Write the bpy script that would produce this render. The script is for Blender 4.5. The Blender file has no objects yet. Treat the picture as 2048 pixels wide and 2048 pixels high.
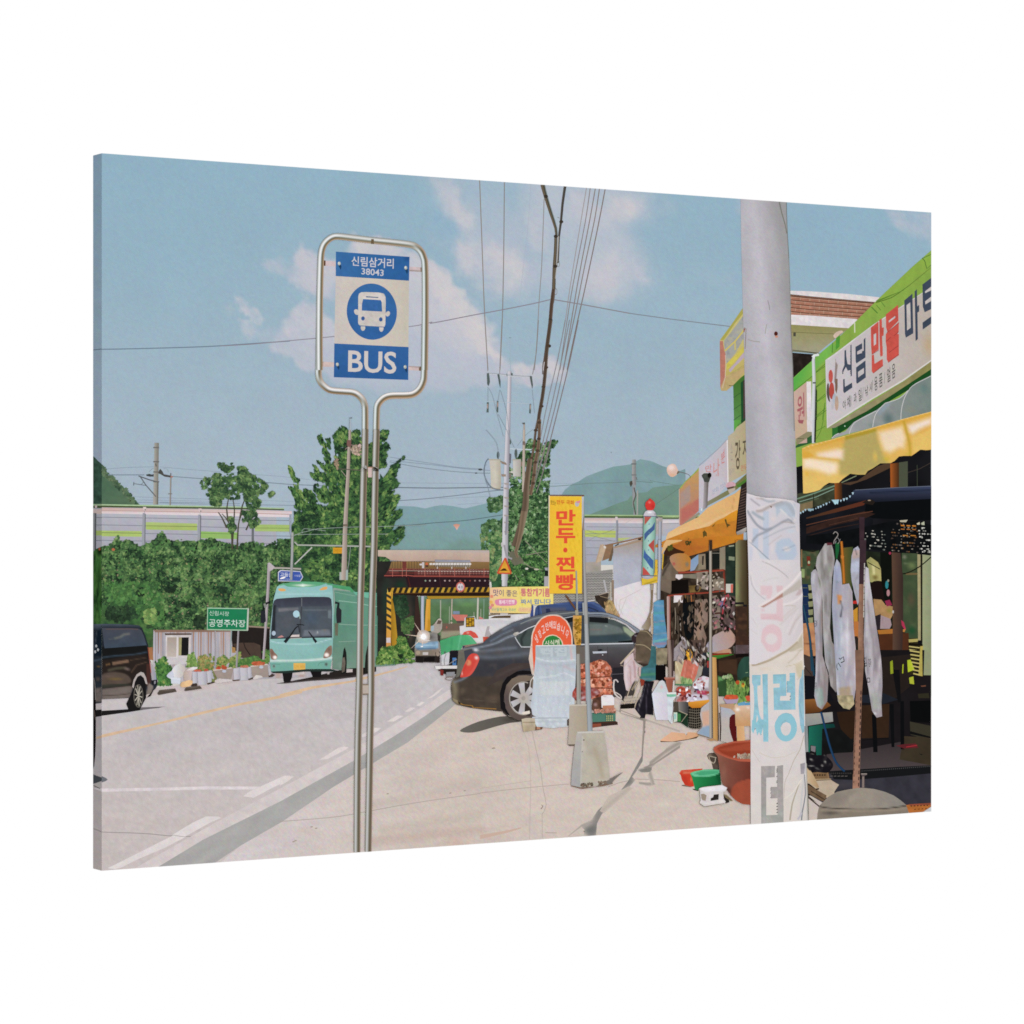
# A stretched canvas print (36 x 24 in) of a roadside bus stop, seen three quarters on against plain white.
# The print is one flat thing: everything below is ink on its front sheet or on its folded left edge,
# given as outlines on the picture and laid down as very thin sheets of coloured ink, back to front.
import bpy,math,random
import numpy as np
from mathutils import Vector
rnd=random.Random(7)
C=bpy.context.scene.collection
# ---------------------------------------------------------------- the canvas and the camera's geometry
H=0.6096;W=1.5*H;DEPTH=0.0180
TH=math.radians(32.02);CS,SN=math.cos(TH),math.sin(TH)
FP=5763.0
XL=-0.5718*H;ZL=FP*H/1435.0
STEP=2.5e-6
def to_canvas(p):
 """outline points (as traced, perspective view) -> metres on the canvas front: u from left, v from centre line"""
 p=np.asarray(p,float)
 x=(p[:,0]-1024.0)/FP;y=(1024.0-p[:,1])/FP
 s=(x*ZL-XL)/(CS-x*SN)
 return np.stack([s,y*(ZL+s*SN)],1)
def to_edge(p):
 """the same for the folded left edge: depth behind the front, v from centre line"""
 p=np.asarray(p,float)
 x=(p[:,0]-1024.0)/FP;y=(1024.0-p[:,1])/FP
 t=(XL-x*ZL)/(SN+x*CS)
 return np.stack([t,y*(ZL+t*CS)],1)
# corners of the front sheet as traced: everything is trimmed to them
QUAD=np.array([[203.5,306.5],[1862.5,425.1],[1862.5,1622.9],[203.5,1741.5]])
QUAD_E=np.array([[186.2,311.3],[203.5,306.5],[203.5,1741.5],[186.2,1736.7]])
def clip_poly(P,Q):
 """trim a polygon to a convex outline (given clockwise on the page)"""
 out=[tuple(a)for a in P]
 n=len(Q)
 for i in range(n):
  if not out:return out
  ax,ay=Q[i];bx,by=Q[(i+1)%n]
  ex,ey=bx-ax,by-ay
  inp,out=out,[]
  d=[ex*(q[1]-ay)-ey*(q[0]-ax)for q in inp]
  m=len(inp)
  for k in range(m):
   a,b=inp[k],inp[(k+1)%m];da,db=d[k],d[(k+1)%m]
   if da>=-1e-9:out.append(a)
   if(da>1e-9 and db<-1e-9)or(da<-1e-9 and db>1e-9):
    t=da/(da-db);out.append((a[0]+(b[0]-a[0])*t,a[1]+(b[1]-a[1])*t))
 return out
def all_in(P,Q):
 for i in range(len(Q)):
  a=Q[i];b=Q[(i+1)%len(Q)]
  if np.any((b[0]-a[0])*(P[:,1]-a[1])-(b[1]-a[1])*(P[:,0]-a[0])<0):return False
 return True
# ---------------------------------------------------------------- colour
def lin(c):
 if isinstance(c,str):
  c=c.lstrip('#')
  c=[int(c[i:i+2],16)/255 for i in(0,2,4)]
 c=np.asarray(c,float)
 return np.where(c<=0.04045,c/12.92,((c+0.055)/1.055)**2.4)
def hx(c):
 if isinstance(c,str):
  c=c.lstrip('#');return np.array([int(c[i:i+2],16)/255 for i in(0,2,4)])
 return np.asarray(c,float)
# ---------------------------------------------------------------- noise
_r=np.random.RandomState(3);_tab=_r.rand(256,256)
def vnoise(x,y,scale=10.0,seed=0):
 x=np.asarray(x,float)/scale+seed*17.3;y=np.asarray(y,float)/scale+seed*9.1
 xi=np.floor(x).astype(int);yi=np.floor(y).astype(int);fx=x-xi;fy=y-yi
 fx=fx*fx*(3-2*fx);fy=fy*fy*(3-2*fy)
 g=lambda a,b:_tab[a&255,b&255]
 return(g(xi,yi)*(1-fx)+g(xi+1,yi)*fx)*(1-fy)+(g(xi,yi+1)*(1-fx)+g(xi+1,yi+1)*fx)*fy
def fbm(x,y,scale=40.0,seed=0,o=4):
 a,t,s=0.0,0.0,1.0
 for k in range(o):
  a=a+s*vnoise(x,y,scale/2**k,seed+k);t+=s;s*=0.5
 return a/t*2-1
# ---------------------------------------------------------------- tracing frame: points are written as measured on an enlarged window
FX,FY,FS=0.0,0.0,1.0
def fr(x0=0,y0=0,size=1932.0,side=1932.0):
 global FX,FY,FS
 FX,FY,FS=x0,y0,size/side
def X(s):
 if isinstance(s,str):a=np.array([float(t)for t in s.replace(',',' ').split()])
 else:a=np.asarray(s,float).ravel()
 a=a.reshape(-1,2)
 return a*FS+(FX,FY)
def smooth(P,n=4,closed=True):
 P=np.asarray(P,float);m=len(P);out=[]
 rng=range(m)if closed else range(m-1)
 for i in rng:
  if closed:a,b,c,d=P[i-1],P[i],P[(i+1)%m],P[(i+2)%m]
  else:a,b,c,d=P[max(i-1,0)],P[i],P[i+1],P[min(i+2,m-1)]
  for k in range(n):
   t=k/n
   out.append(0.5*((2*b)+(-a+c)*t+(2*a-5*b+4*c-d)*t*t+(-a+3*b-3*c+d)*t**3))
 if not closed:out.append(P[-1])
 return np.array(out)
# ---------------------------------------------------------------- parts of the print
class Part:
 def __init__(s,name,parent,label):
  s.name,s.parent,s.label=name,parent,label
  s.v,s.c,s.f,s.n=[],[],[],0
PARTS=[];CUR=None;TOP=None
def part(name,label=None):
 global CUR,TOP
 CUR=Part(name,None,label);TOP=CUR;PARTS.append(CUR)
def sub(name,label=None):
 global CUR
 CUR=Part(name,TOP,label);PARTS.append(CUR)
def back():
 global CUR
 CUR=TOP
EDGE=False
CELL=4
LEV=np.zeros((2048//CELL+2,2048//CELL+2),np.int32)
LEVE=np.zeros_like(LEV)
def add(P,faces,cols,jitter=None):
 """P (n,2) traced points, faces lists of indices, cols (n,3) sRGB: one layer of ink above all it covers"""
 if len(faces)==0:return
 L=LEVE if EDGE else LEV
 g=(P/CELL).astype(int).clip(0,L.shape[0]-2)
 if len(faces)>150:
  lvl=int(L[g[:,1],g[:,0]].max())+1
  for dx in(0,1):
   for dy in(0,1):
    L[g[:,1]+dy,g[:,0]+dx]=np.maximum(L[g[:,1]+dy,g[:,0]+dx],lvl)
    if g[:,1].min()>0:L[g[:,1]-dy,g[:,0]-dx]=np.maximum(L[g[:,1]-dy,g[:,0]-dx],lvl)
 else:
  bb=[]
  lvl=0
  for f in faces:
   q=g[f];a=q.min(0);b=q.max(0)+1;bb.append((a,b))
   lvl=max(lvl,int(L[a[1]:b[1],a[0]:b[0]].max()))
  lvl+=1
  for a,b in bb:L[a[1]:b[1],a[0]:b[0]]=np.maximum(L[a[1]:b[1],a[0]:b[0]],lvl)
 z=np.full(len(P),lvl*STEP)
 if jitter is not None:z=z+jitter
 if EDGE:
  q=to_edge(P);w=np.stack([-W/2-z,q[:,0],q[:,1]],1)
 else:
  q=to_canvas(P);w=np.stack([q[:,0]-W/2,-z,q[:,1]],1)
 CUR.v.append(w);CUR.c.append(np.broadcast_to(cols,(len(P),3)))
 n=CUR.n
 CUR.f.extend([[i+n for i in f]for f in faces]);CUR.n+=len(P)
def p(s,col,sm=0):
 """flat polygon"""
 P=X(s)
 if sm:P=smooth(P,sm)
 raw(P,col)
def raw(P,col):
 Q=QUAD_E if EDGE else QUAD
 if not all_in(P,Q):
  P=clip_poly(P,Q)
  if len(P)<3:return
  P=np.array(P)
 ar=abs(np.sum(P[:,0]*np.roll(P[:,1],-1)-np.roll(P[:,0],-1)*P[:,1]))/2
 if ar>36:f(P,col,('n',0.07,5.0,77,None,3,1.0,1.0,0.0),('n',0.05,22.0,78,None,2,1.0,1.0,0.0),sp=3.0)
 else:add(P,[list(range(len(P)))],hx(col))
def strip(P,wd,cols,cols2=None,wf=None):
 """band along P, wd full width (scalar or per point), cols: one colour or several across from left to right"""
 m=len(P);wd=np.broadcast_to(wd,(m,)).astype(float)
 d=np.zeros_like(P);d[1:-1]=P[2:]-P[:-2];d[0]=P[1]-P[0];d[-1]=P[-1]-P[-2]
 d/=np.maximum(np.hypot(d[:,0],d[:,1])[:,None],1e-9)
 nrm=np.stack([-d[:,1],d[:,0]],1)
 if isinstance(cols,(list,tuple)):K=len(cols);cc=np.array([hx(c)for c in cols])
 else:K=2;cc=np.array([hx(cols)]*2)
 ts=np.linspace(-0.5,0.5,K)
 V=(P[:,None,:]-nrm[:,None,:]*(ts[None,:,None]*wd[:,None,None])).reshape(-1,2)
 Cc=np.tile(cc,(m,1))
 if cols2:
  g=np.repeat(np.clip(wf(d),0,1),K)[:,None];Cc=Cc*(1-g)+np.tile(np.array([hx(c)for c in cols2]),(m,1))*g
 Q=QUAD_E if EDGE else QUAD
 ok=all_in(V,Q)
 F=[]
 for i in range(m-1):
  for k in range(K-1):
   F.append([i*K+k,i*K+k+1,(i+1)*K+k+1,(i+1)*K+k])
 if ok:add(V,F,Cc,np.repeat(np.linspace(0,0.9*STEP,m),K));return
 NV,NC,NF,NZ=[],[],[],[]
 for f in F:
  poly=clip_poly(V[f],Q)
  if len(poly)<3:continue
  b=len(NV);NZ+=[0.9*STEP*f[0]/len(V)]*len(poly)
  for q in poly:
   NV.append(q);dd=((V[f]-q)**2).sum(1);w=1/(dd+1e-3);NC.append((Cc[f]*w[:,None]).sum(0)/w.sum())
  NF.append(list(range(b,len(NV))))
 if NF:add(np.array(NV),NF,np.array(NC),np.array(NZ))
def ln(s,w,col,sm=0,w2=None):
 P=X(s)
 if sm:P=smooth(P,sm,False)
 Q=[P[0]]
 for a,b in zip(P[:-1],P[1:]):
  n=max(1,int(np.hypot(*(b-a))/30))
  for k in range(1,n+1):Q.append(a+(b-a)*k/n)
 P=np.array(Q)
 wd=np.linspace(w,w if w2 is None else w2,len(P))*FS
 strip(P,wd,col)
def el(x,y,rx,ry,col,ang=0,n=20):
 t=np.linspace(0,2*math.pi,n,endpoint=False);a=math.radians(ang)
 q=np.stack([np.cos(t)*rx,np.sin(t)*ry],1)@np.array([[math.cos(a),math.sin(a)],[-math.sin(a),math.cos(a)]])
 raw((q+(x,y))*FS+(FX,FY),col)
def ring(x,y,rx,ry,w,col,a0=0,a1=360,n=28):
 t=np.radians(np.linspace(a0,a1,n));q=np.stack([x+np.cos(t)*rx,y+np.sin(t)*ry],1)
 strip(q*FS+(FX,FY),w*FS,col)
# ---------------------------------------------------------------- soft painting: a fine mesh whose vertices take colour from strokes
def inside(P,x,y):
 r=np.zeros(x.shape,bool);n=len(P);j=n-1
 for i in range(n):
  xi,yi=P[i];xj,yj=P[j]
  if yi!=yj:
   c=((yi>y)!=(yj>y))&(x<(xj-xi)*(y-yi)/(yj-yi)+xi);r^=c
  j=i
 return r
def seg_dist(P,x,y,closed):
 d=np.full(x.shape,1e9);tt=np.zeros(x.shape);n=len(P)
 L=np.concatenate([[0],np.cumsum(np.hypot(*(np.diff(np.vstack([P,P[:1]]),axis=0).T)))])
 for i in range(n if closed else n-1):
  a=P[i];b=P[(i+1)%n];e=b-a;ll=max(e@e,1e-9)
  t=np.clip(((x-a[0])*e[0]+(y-a[1])*e[1])/ll,0,1)
  q=np.hypot(x-a[0]-t*e[0],y-a[1]-t*e[1])
  m=q<d;d=np.where(m,q,d);tt=np.where(m,L[i]+t*math.sqrt(ll),tt)
 return d,tt/max(L[n if closed else n-1],1e-9)
def sst(t):t=np.clip(t,0,1);return t*t*(3-2*t)
# strokes (built in the current tracing frame)
def B(x,y,rx,ry,col,a=1.0,ang=0,hard=0.0):
 return('b',x*FS+FX,y*FS+FY,rx*FS,ry*FS,math.radians(ang),hx(col),a,hard)
def Ls(s,w,soft,col,a=1.0,sm=0,taper=0):
 P=X(s);P=smooth(P,sm,False)if sm else P
 return('l',P,w*FS/2,max(soft*FS,0.3),hx(col),a,taper)
def Ps(s,soft,col,a=1.0,sm=0,warp=0,ws=30,tex=0,seed=0):
 P=X(s);P=smooth(P,sm)if sm else P
 return('p',P,max(soft*FS,0.3),hx(col),a,warp,ws,tex,seed)
def G(x0,y0,x1,y1,c0,c1,a=1.0,cm=None):
 q=X([x0,y0,x1,y1]);return('g',q[0],q[1],hx(c0),hx(c1),a,None if cm is None else hx(cm))
def N(amp,scale,seed=0,col=None,o=3,sx=1.0,sy=1.0,ang=0):
 return('n',amp,scale,seed,None if col is None else hx(col),o,sx,sy,math.radians(ang))
def colour_at(x,y,base,strokes):
 c=np.tile(hx(base),(len(x),1)).astype(float)
 for s in strokes:
  k=s[0]
  if k=='b':
   _,bx,by,rx,ry,an,col,a,hard=s
   u=((x-bx)*math.cos(an)+(y-by)*math.sin(an))/rx;v=(-(x-bx)*math.sin(an)+(y-by)*math.cos(an))/ry
   r=np.sqrt(u*u+v*v);al=a*sst((1-r)/(1-hard))
  elif k=='l':
   _,P,hw,soft,col,a,taper=s
   d,t=seg_dist(P,x,y,False)
   w=hw*(1-taper*t)if taper>=0 else hw*(1+taper*(1-t))
   al=a*sst((w+soft-d)/(2*soft))
  elif k=='p':
   _,P,soft,col,a,warp,ws,tex,seed=s
   xx,yy=x,y
   if warp:
    xx=x+warp*fbm(x,y,ws,11+seed,5);yy=y+warp*fbm(x,y,ws,23+seed,5)
   d,_t=seg_dist(P,xx,yy,True);d=np.where(inside(P,xx,yy),d,-d)
   al=a*sst((d+soft)/(2*soft))
   if tex:al=al*np.clip(1-tex+tex*(1.8*fbm(x,y,ws*1.3,5+seed,5)+0.6),0,1)
  elif k=='g':
   _,q0,q1,c0,c1,a,cm=s
   e=q1-q0;t=np.clip(((x-q0[0])*e[0]+(y-q0[1])*e[1])/(e@e),0,1)[:,None]
   g=c0+(c1-c0)*t if cm is None else np.where(t<0.5,c0+(cm-c0)*t*2,cm+(c1-cm)*(t*2-1))
   c=c+(g-c)*a;continue
  elif k=='n':
   _,amp,sc,seed,col,o,sx,sy,an=s
   u=(x*math.cos(an)+y*math.sin(an))/sx;v=(-x*math.sin(an)+y*math.cos(an))/sy
   nn=fbm(u,v,sc,31+seed,o)
   if col is None:c=c*(1+amp*nn)[:,None];continue
   al=np.clip(nn,0,1)*amp
  c=c+(col-c)*al[:,None]
 return np.clip(c,0,1)
def f(s,base,*strokes,sp=3.0,sm=0,grain=0.028):
 """soft painted area: outline s, base colour, strokes; sp is the mesh spacing"""
 P=X(s)if not isinstance(s,np.ndarray)else s
 if sm:P=smooth(P,sm)
 Q=QUAD_E if EDGE else QUAD
 if not all_in(P,Q):
  P=clip_poly(P,Q)
  if len(P)<3:return
  P=np.array(P)
 a=P.min(0);b=P.max(0)
 nx=max(1,int(math.ceil((b[0]-a[0])/sp)));ny=max(1,int(math.ceil((b[1]-a[1])/sp)))
 gx=a[0]+np.arange(nx+1)*sp;gy=a[1]+np.arange(ny+1)*sp
 mark=np.zeros((ny,nx),bool)
 for i in range(len(P)):
  u,v=P[i],P[(i+1)%len(P)];m=int(np.hypot(*(v-u))/(sp*0.2))+2
  t=np.linspace(0,1,m)[:,None];q=(u+(v-u)*t-a)/sp
  qx=np.floor(q[:,0]).astype(int);qy=np.floor(q[:,1]).astype(int)
  for e in(-1e-4,1e-4):
   mark[np.floor(q[:,1]+e).astype(int).clip(0,ny-1),np.floor(q[:,0]+e).astype(int).clip(0,nx-1)]=True
 cx,cy=np.meshgrid(gx[:-1]+sp/2,gy[:-1]+sp/2)
 ins=inside(P,cx,cy)&~mark
 VX,VY=np.meshgrid(gx,gy)
 idx=-np.ones((ny+1,nx+1),int)
 J,I=np.nonzero(ins)
 use=np.zeros_like(idx,bool)
 for dj,di in((0,0),(0,1),(1,1),(1,0)):use[J+dj,I+di]=True
 idx[use]=np.arange(use.sum())
 V=np.stack([VX[use],VY[use]],1)
 faces=np.stack([idx[J,I],idx[J,I+1],idx[J+1,I+1],idx[J+1,I]],1).tolist()
 extra=[];n0=len(V)
 for j,i in zip(*np.nonzero(mark)):
  x0,y0,x1,y1=gx[i],gy[j],gx[i+1],gy[j+1]
  q=clip_poly(P,[(x0,y0),(x1,y0),(x1,y1),(x0,y1)])
  r=[]
  for t in q:
   if not r or abs(t[0]-r[-1][0])+abs(t[1]-r[-1][1])>1e-5:r.append(t)
  if len(r)>2 and abs(r[0][0]-r[-1][0])+abs(r[0][1]-r[-1][1])<1e-5:r.pop()
  if len(r)<3:continue
  ar=sum(r[k][0]*r[(k+1)%len(r)][1]-r[(k+1)%len(r)][0]*r[k][1]for k in range(len(r)))
  if abs(ar)<1e-4:continue
  faces.append(list(range(n0+len(extra),n0+len(extra)+len(r))));extra.extend(r)
 if extra:V=np.vstack([V,np.array(extra)])if len(V)else np.array(extra)
 if not faces:return
 col=colour_at(V[:,0],V[:,1],base,strokes)
 if grain:col=np.clip(col*(1+grain*(_r.rand(len(V),3)-0.5)*2),0,1)
 add(V,faces,col)
# ---------------------------------------------------------------- foliage: many leaf sized dabs
def lv(s,n,size,pal,seed=1,asp=1.6,ang=None,clump=18.0,fr_=0.0,sm=0,spread=0.35):
 """n leaves of about size px inside outline s; pal dark..light; clumps decide which"""
 n=int(n*3.4);size=size*0.56
 P=X(s)if not isinstance(s,np.ndarray)else s
 if sm:P=smooth(P,sm)
 R=np.random.RandomState(seed*13+5)
 a=P.min(0);b=P.max(0);pts=[]
 got=0
 while got<n:
  q=a+R.rand(max(64,n*2),2)*(b-a)
  q=q[inside(P,q[:,0]+fr_*fbm(q[:,0],q[:,1],clump,seed),q[:,1]+fr_*fbm(q[:,0],q[:,1],clump,seed+4))]
  pts.append(q);got+=len(q)
  if len(q)==0 and got==0:return
 q=np.vstack(pts)[:n]
 q=q[inside(QUAD,q[:,0],q[:,1])]if not EDGE else q
 q=q[fbm(q[:,0],q[:,1],8.0,seed+50,2)>-0.34]
 n=len(q)
 sz=size*(0.6+0.8*R.rand(n));th=R.rand(n)*math.pi*2 if ang is None else np.radians(ang)+(R.rand(n)-0.5)*1.2
 tone=np.clip(0.44+0.62*fbm(q[:,0],q[:,1],clump*0.8,seed+9,2)+0.3*fbm(q[:,0],q[:,1],5.0,seed+3,2)+(R.rand(n)-0.5)*spread*1.7,0,0.999)
 pc=np.array([hx(c)for c in pal]);k=tone*(len(pal)-1);i0=k.astype(int);fr0=(k-i0)[:,None]
 col=pc[i0]*(1-fr0)+pc[np.minimum(i0+1,len(pal)-1)]*fr0
 g_=col.mean(1,keepdims=True)
 if col[:,1].mean()>col[:,0].mean():col=(col+(g_-col)*0.08)*0.97+np.array([0.008,0.0,-0.004])
 col=np.clip(col*(0.88+0.24*R.rand(n,1))*(0.96+0.08*R.rand(n,3)),0,1)
 ux=np.stack([np.cos(th),np.sin(th)],1);uy=np.stack([-ux[:,1],ux[:,0]],1)
 L=(sz*asp/2)[:,None];Wd=(sz/2)[:,None]
 V=np.stack([q-ux*L,q+uy*Wd*0.9-ux*L*0.2,q+ux*L*0.5+uy*Wd*0.55,q+ux*L,q-uy*Wd],1)
 Qd=QUAD_E if EDGE else QUAD
 z=R.rand(n)*12*STEP
 V2=V.reshape(-1,2)
 lo=to_canvas(QUAD[[0]])
 uv=V2
 for k in range(len(Qd)):
  a0=Qd[k];b0=Qd[(k+1)%4];e=(b0-a0)/np.hypot(*(b0-a0));nn=np.array([-e[1],e[0]])
  d=(uv-a0)@nn;uv=uv+np.where(d<0,-d,0)[:,None]*nn
 add(uv,[[5*i+j for j in range(5)]for i in range(n)],np.repeat(col,5,0),np.repeat(z,5))
 g=(uv/CELL).astype(int).clip(0,LEV.shape[0]-2)
 Lm=LEVE if EDGE else LEV
 cells=np.unique(g[:,1]*10000+g[:,0]);jj,ii=cells//10000,cells%10000
 m=Lm[jj,ii].max()+12;Lm[jj,ii]=m
# ---------------------------------------------------------------- lettering
_txc={}
def glyphs(t,bold):
 k=(t,bold)
 if k in _txc:return _txc[k]
 cu=bpy.data.curves.new('t','FONT');cu.body=t;cu.size=1;cu.offset=bold;cu.resolution_u=3;cu.fill_mode='FRONT'
 o=bpy.data.objects.new('t',cu);C.objects.link(o)
 dg=bpy.context.evaluated_depsgraph_get();dg.update()
 me=o.evaluated_get(dg).to_mesh()
 V=np.array([v.co[:2]for v in me.vertices]).reshape(-1,2);F=[list(q.vertices)for q in me.polygons]
 o.evaluated_get(dg).to_mesh_clear();bpy.data.objects.remove(o);bpy.data.curves.remove(cu)
 if len(V):
  a=V.min(0);b=V.max(0);V=(V-a)/np.maximum(b-a,1e-6)
 _txc[k]=(V,F);return _txc[k]
def tx(t,quad,col,bold=0.0):
 """lettering stretched over quad: top left, top right, bottom right, bottom left"""
 V,F=glyphs(t,bold)
 if not len(V):return
 q=X(quad);u=V[:,:1];v=1-V[:,1:]
 P=(q[0]*(1-u)+q[1]*u)*(1-v)+(q[3]*(1-u)+q[2]*u)*v
 Q=QUAD_E if EDGE else QUAD
 if all_in(P,Q):
  NV=np.vstack([P[g]for g in F]);NF=[];b=0
  for g in F:NF.append(list(range(b,b+len(g))));b+=len(g)
  add(NV,NF,hx(col),np.repeat(_r.rand(len(F))*STEP*0.9,[len(g)for g in F]));return
 NV,NF=[],[]
 for g in F:
  r=clip_poly(P[g],Q)
  if len(r)>2:NF.append(list(range(len(NV),len(NV)+len(r))));NV.extend(r)
 if NF:add(np.array(NV),NF,hx(col))
# ================================================================ sky
part('printed_sky')
fr()
lil,pnk,wht='#bcc2d0','#c9c5d2','#d2c9d0'
b1,b2,b3='#bac0cb','#c5c4cc','#cfcacc'
def cl(s_,soft,col,a,warp=9,ws=26,tex=0.3,seed=1):return Ps(s_,soft*1.15,col,a,warp=warp*1.9,ws=ws*1.15,tex=min(tex*1.25,.6),seed=seed)
f([[203,300],[1863,420],[1863,1130],[203,1130]],'#97b3c6',G(0,320,0,960,'#91b1c3','#a6b6c3',cm='#9ab3c2'),B(1700,480,420,260,'#8fafc3',0.5),B(330,470,330,260,'#92b2c3',0.5),N(0.012,70,2,None,2),cl('848 335 1000 345 1160 355 1292 378 1296 430 1262 430 1256 470 1284 500 1296 556 1262 596 1215 616 1170 600 1100 612 1040 600 985 596 950 560 930 500 900 470 880 410',
34,'#b1bbc9',0.85,18,60,.35,1),cl('1050 350 1290 375 1290 420 1262 425 1250 470 1275 500 1286 550 1255 590 1215 605 1150 590 1100 560 1060 480',22,b1,.75,14,40,.4,41),cl('870 355 900 362 920 400 950 440 945 470 925 465 900 430 880 400',
12,b2,.9,9,24,.3,2),cl('905 470 960 480 1010 500 1050 520 1060 560 1040 585 985 588 955 560 925 540 905 500',16,b2,.9,12,26,.4,3),cl('1000 500 1045 512 1058 550 1020 575 985 550',9,b3,.6,8,18,.4,4),cl('1060 430 1095 440 1100 500 1070 505 1050 470',
12,b2,.7,9,22,.4,5),cl('1130 380 1200 375 1275 395 1285 425 1230 450 1180 450 1130 420',16,b2,.7,12,26,.45,6),cl('1180 490 1230 500 1250 530 1235 560 1222 600 1190 600 1160 585 1165 530',12,b2,.85,10,22,.4,7),cl('1225 400 1285 400 1270 440 1230 430',
10,b3,.6,8,18,.4,8),cl('1265 530 1285 535 1300 560 1290 572 1270 560',7,b1,.9,6,16,.4,9),cl('1300 400 1360 405 1350 430 1315 440',14,'#a7b7c6',.6,10,24,.5,10),cl('1775 425 1870 420 1870 485 1840 480 1815 462 1795 450',10,
'#bcbfca',.9,9,22,.4,11),cl('1478 395 1505 400 1500 425 1475 420',8,'#adbac8',.7,6,20,.3,12),cl('1390 540 1470 550 1470 570 1400 565',14,'#a0b5c3',.5,8,26,.4,13),cl('862 405 890 430 915 452 925 475 905 492 880 475 860 460',
12,'#8fb0c4',.85,8,24,.2,14),cl('545 690 552 662 575 640 585 612 604 600 640 608 655 632 675 650 690 640 680 600 640 600 600 585 582 552 590 520 598 495 618 500 650 520 690 512 700 490 690 476 740 474 790 482 815 500 835 506 860 522 893 551 908 572 928 584 937 605 959 632 988 652 984 670 1003 698 1018 730 1020 762 900 790 760 790 690 765 635 745 590 728',
7,'#bcbfcb',.96,10,26,.12,15),cl('822 506 860 524 892 553 906 574 926 586 935 607 957 634 984 655 980 672 998 700 1008 728 975 715 940 690 905 650 880 610 850 560',7,b3,.95,9,20,.25,16),cl('800 510 850 530 880 590 920 650 950 690 940 720 880 700 830 640 800 580',
18,b2,.8,12,26,.35,17),cl('700 484 760 478 795 496 785 530 720 524',7,b3,.85,7,18,.3,18),cl('588 612 606 602 640 612 658 640 680 655 690 690 660 720 610 716 586 690 578 650',9,b2,.85,10,20,.4,19),cl('596 498 620 506 650 524 690 520 690 560 640 585 606 580 590 552',
8,b2,.8,9,18,.4,20),cl('600 680 700 660 800 650 900 690 960 720 940 770 800 780 650 760',26,'#b4bcca',.7,14,40,.35,21),cl('668 565 700 578 695 636 668 640 655 605',8,'#9cb4c4',.8,6,16,.2,22),cl('560 770 1030 778 1040 860 560 870',
36,'#a2b5c3',.85,10,40,.1,23),cl('470 592 486 596 505 612 528 636 522 652 502 642 486 622',4,b2,.9,6,14,.35,24),cl('480 640 500 642 514 664 502 680 484 664',6,b1,.9,6,14,.35,25),cl('446 612 465 610 472 628 455 634',7,'#abb8c5',
.7,5,14,.4,26),cl('500 650 540 660 590 680 580 700 530 690',10,'#aebac8',.6,8,18,.5,27),cl('526 528 550 518 575 526 598 520 604 548 575 550 545 546',7,'#b2bbc8',.8,7,16,.45,28),cl('590 505 608 488 626 512 660 520',5,b2,.7,
6,14,.3,29),cl('1020 726 1032 720 1047 722 1060 734 1076 728 1086 714 1098 708 1118 722 1136 744 1128 764 1080 772 1030 774',4,'#c0c0ca',.92,5,14,.25,30),cl('1024 730 1046 726 1062 738 1050 752 1028 750',5,b3,.8,4,12,.3,31),
cl('1090 718 1112 724 1126 744 1104 754 1088 742',5,b3,.8,4,12,.3,32),N(0.010,4,4,None,2),sp=3.6,grain=0.02)
# ================================================================ hills
part('printed_hill','hazy blue green far ridge across the centre')
f([[700,1013],[792,1013],[800,1012],[830,1013],[850,1017],[870,1012],[885,1010],[905,1012],[930,1017],[950,1012],[975,1006],[1010,1010],[1060,1030],[1060,1110],[700,1110]],'#7f9ea3',Ps('780 1100 800 1065 840 1056 875 1060 900 1072 930 1080 970 1078 1000 1110 780 1110',
8,'#7c9c94',0.8,warp=4,ws=20),Ps('880 1110 900 1088 930 1076 960 1082 975 1110',6,'#6f8c78',0.8,warp=4,ws=14),N(0.035,26,5),G(0,1000,0,1040,'#86a4ab','#7f9ea3',0.5),sp=4)
part('printed_hill','hazy green mountain on the right')
fr(1060,880,242)
f('500 880 560 790 680 700 780 660 900 580 1060 520 1200 470 1330 425 1500 405 1600 390 1700 335 1760 305 1900 330 1960 345 2100 410 2220 450 2380 500 2480 460 2500 1300 500 1300','#7f9fa2',G(0,300,0,1200,'#7f9da0','#7f9aa0'),
N(0.06,30,6),B(1500,500,500,200,'#7b9c9a',0.5),sp=4)
f('900 1210 1180 1100 1400 1010 1560 960 1600 900 1700 850 1870 830 1960 760 2100 740 2500 700 2500 1260 900 1260','#6f8c80',N(0.08,18,7),N(0.5,14,8,'#7f8f7a'),G(0,800,0,1250,'#74938a','#6b8878',0.4),sp=3)
part('printed_hill','dark wooded hillside on the far left')
fr(180,860,300)
f('110 440 190 500 200 560 270 600 340 640 380 700 460 760 540 860 640 960 640 1010 110 1010','#4d6a54',N(0.16,12,9),N(0.5,10,10,'#6c7f66'),G(150,700,600,900,'#4d6a54','#66785f',0.5),sp=3)
lv('130 430 200 480 210 550 290 590 350 630 400 720 480 760 560 870 620 960 560 960 380 780 240 640 130 560',170,6,['#35533f','#5b7658','#6a8060'],3)
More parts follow.
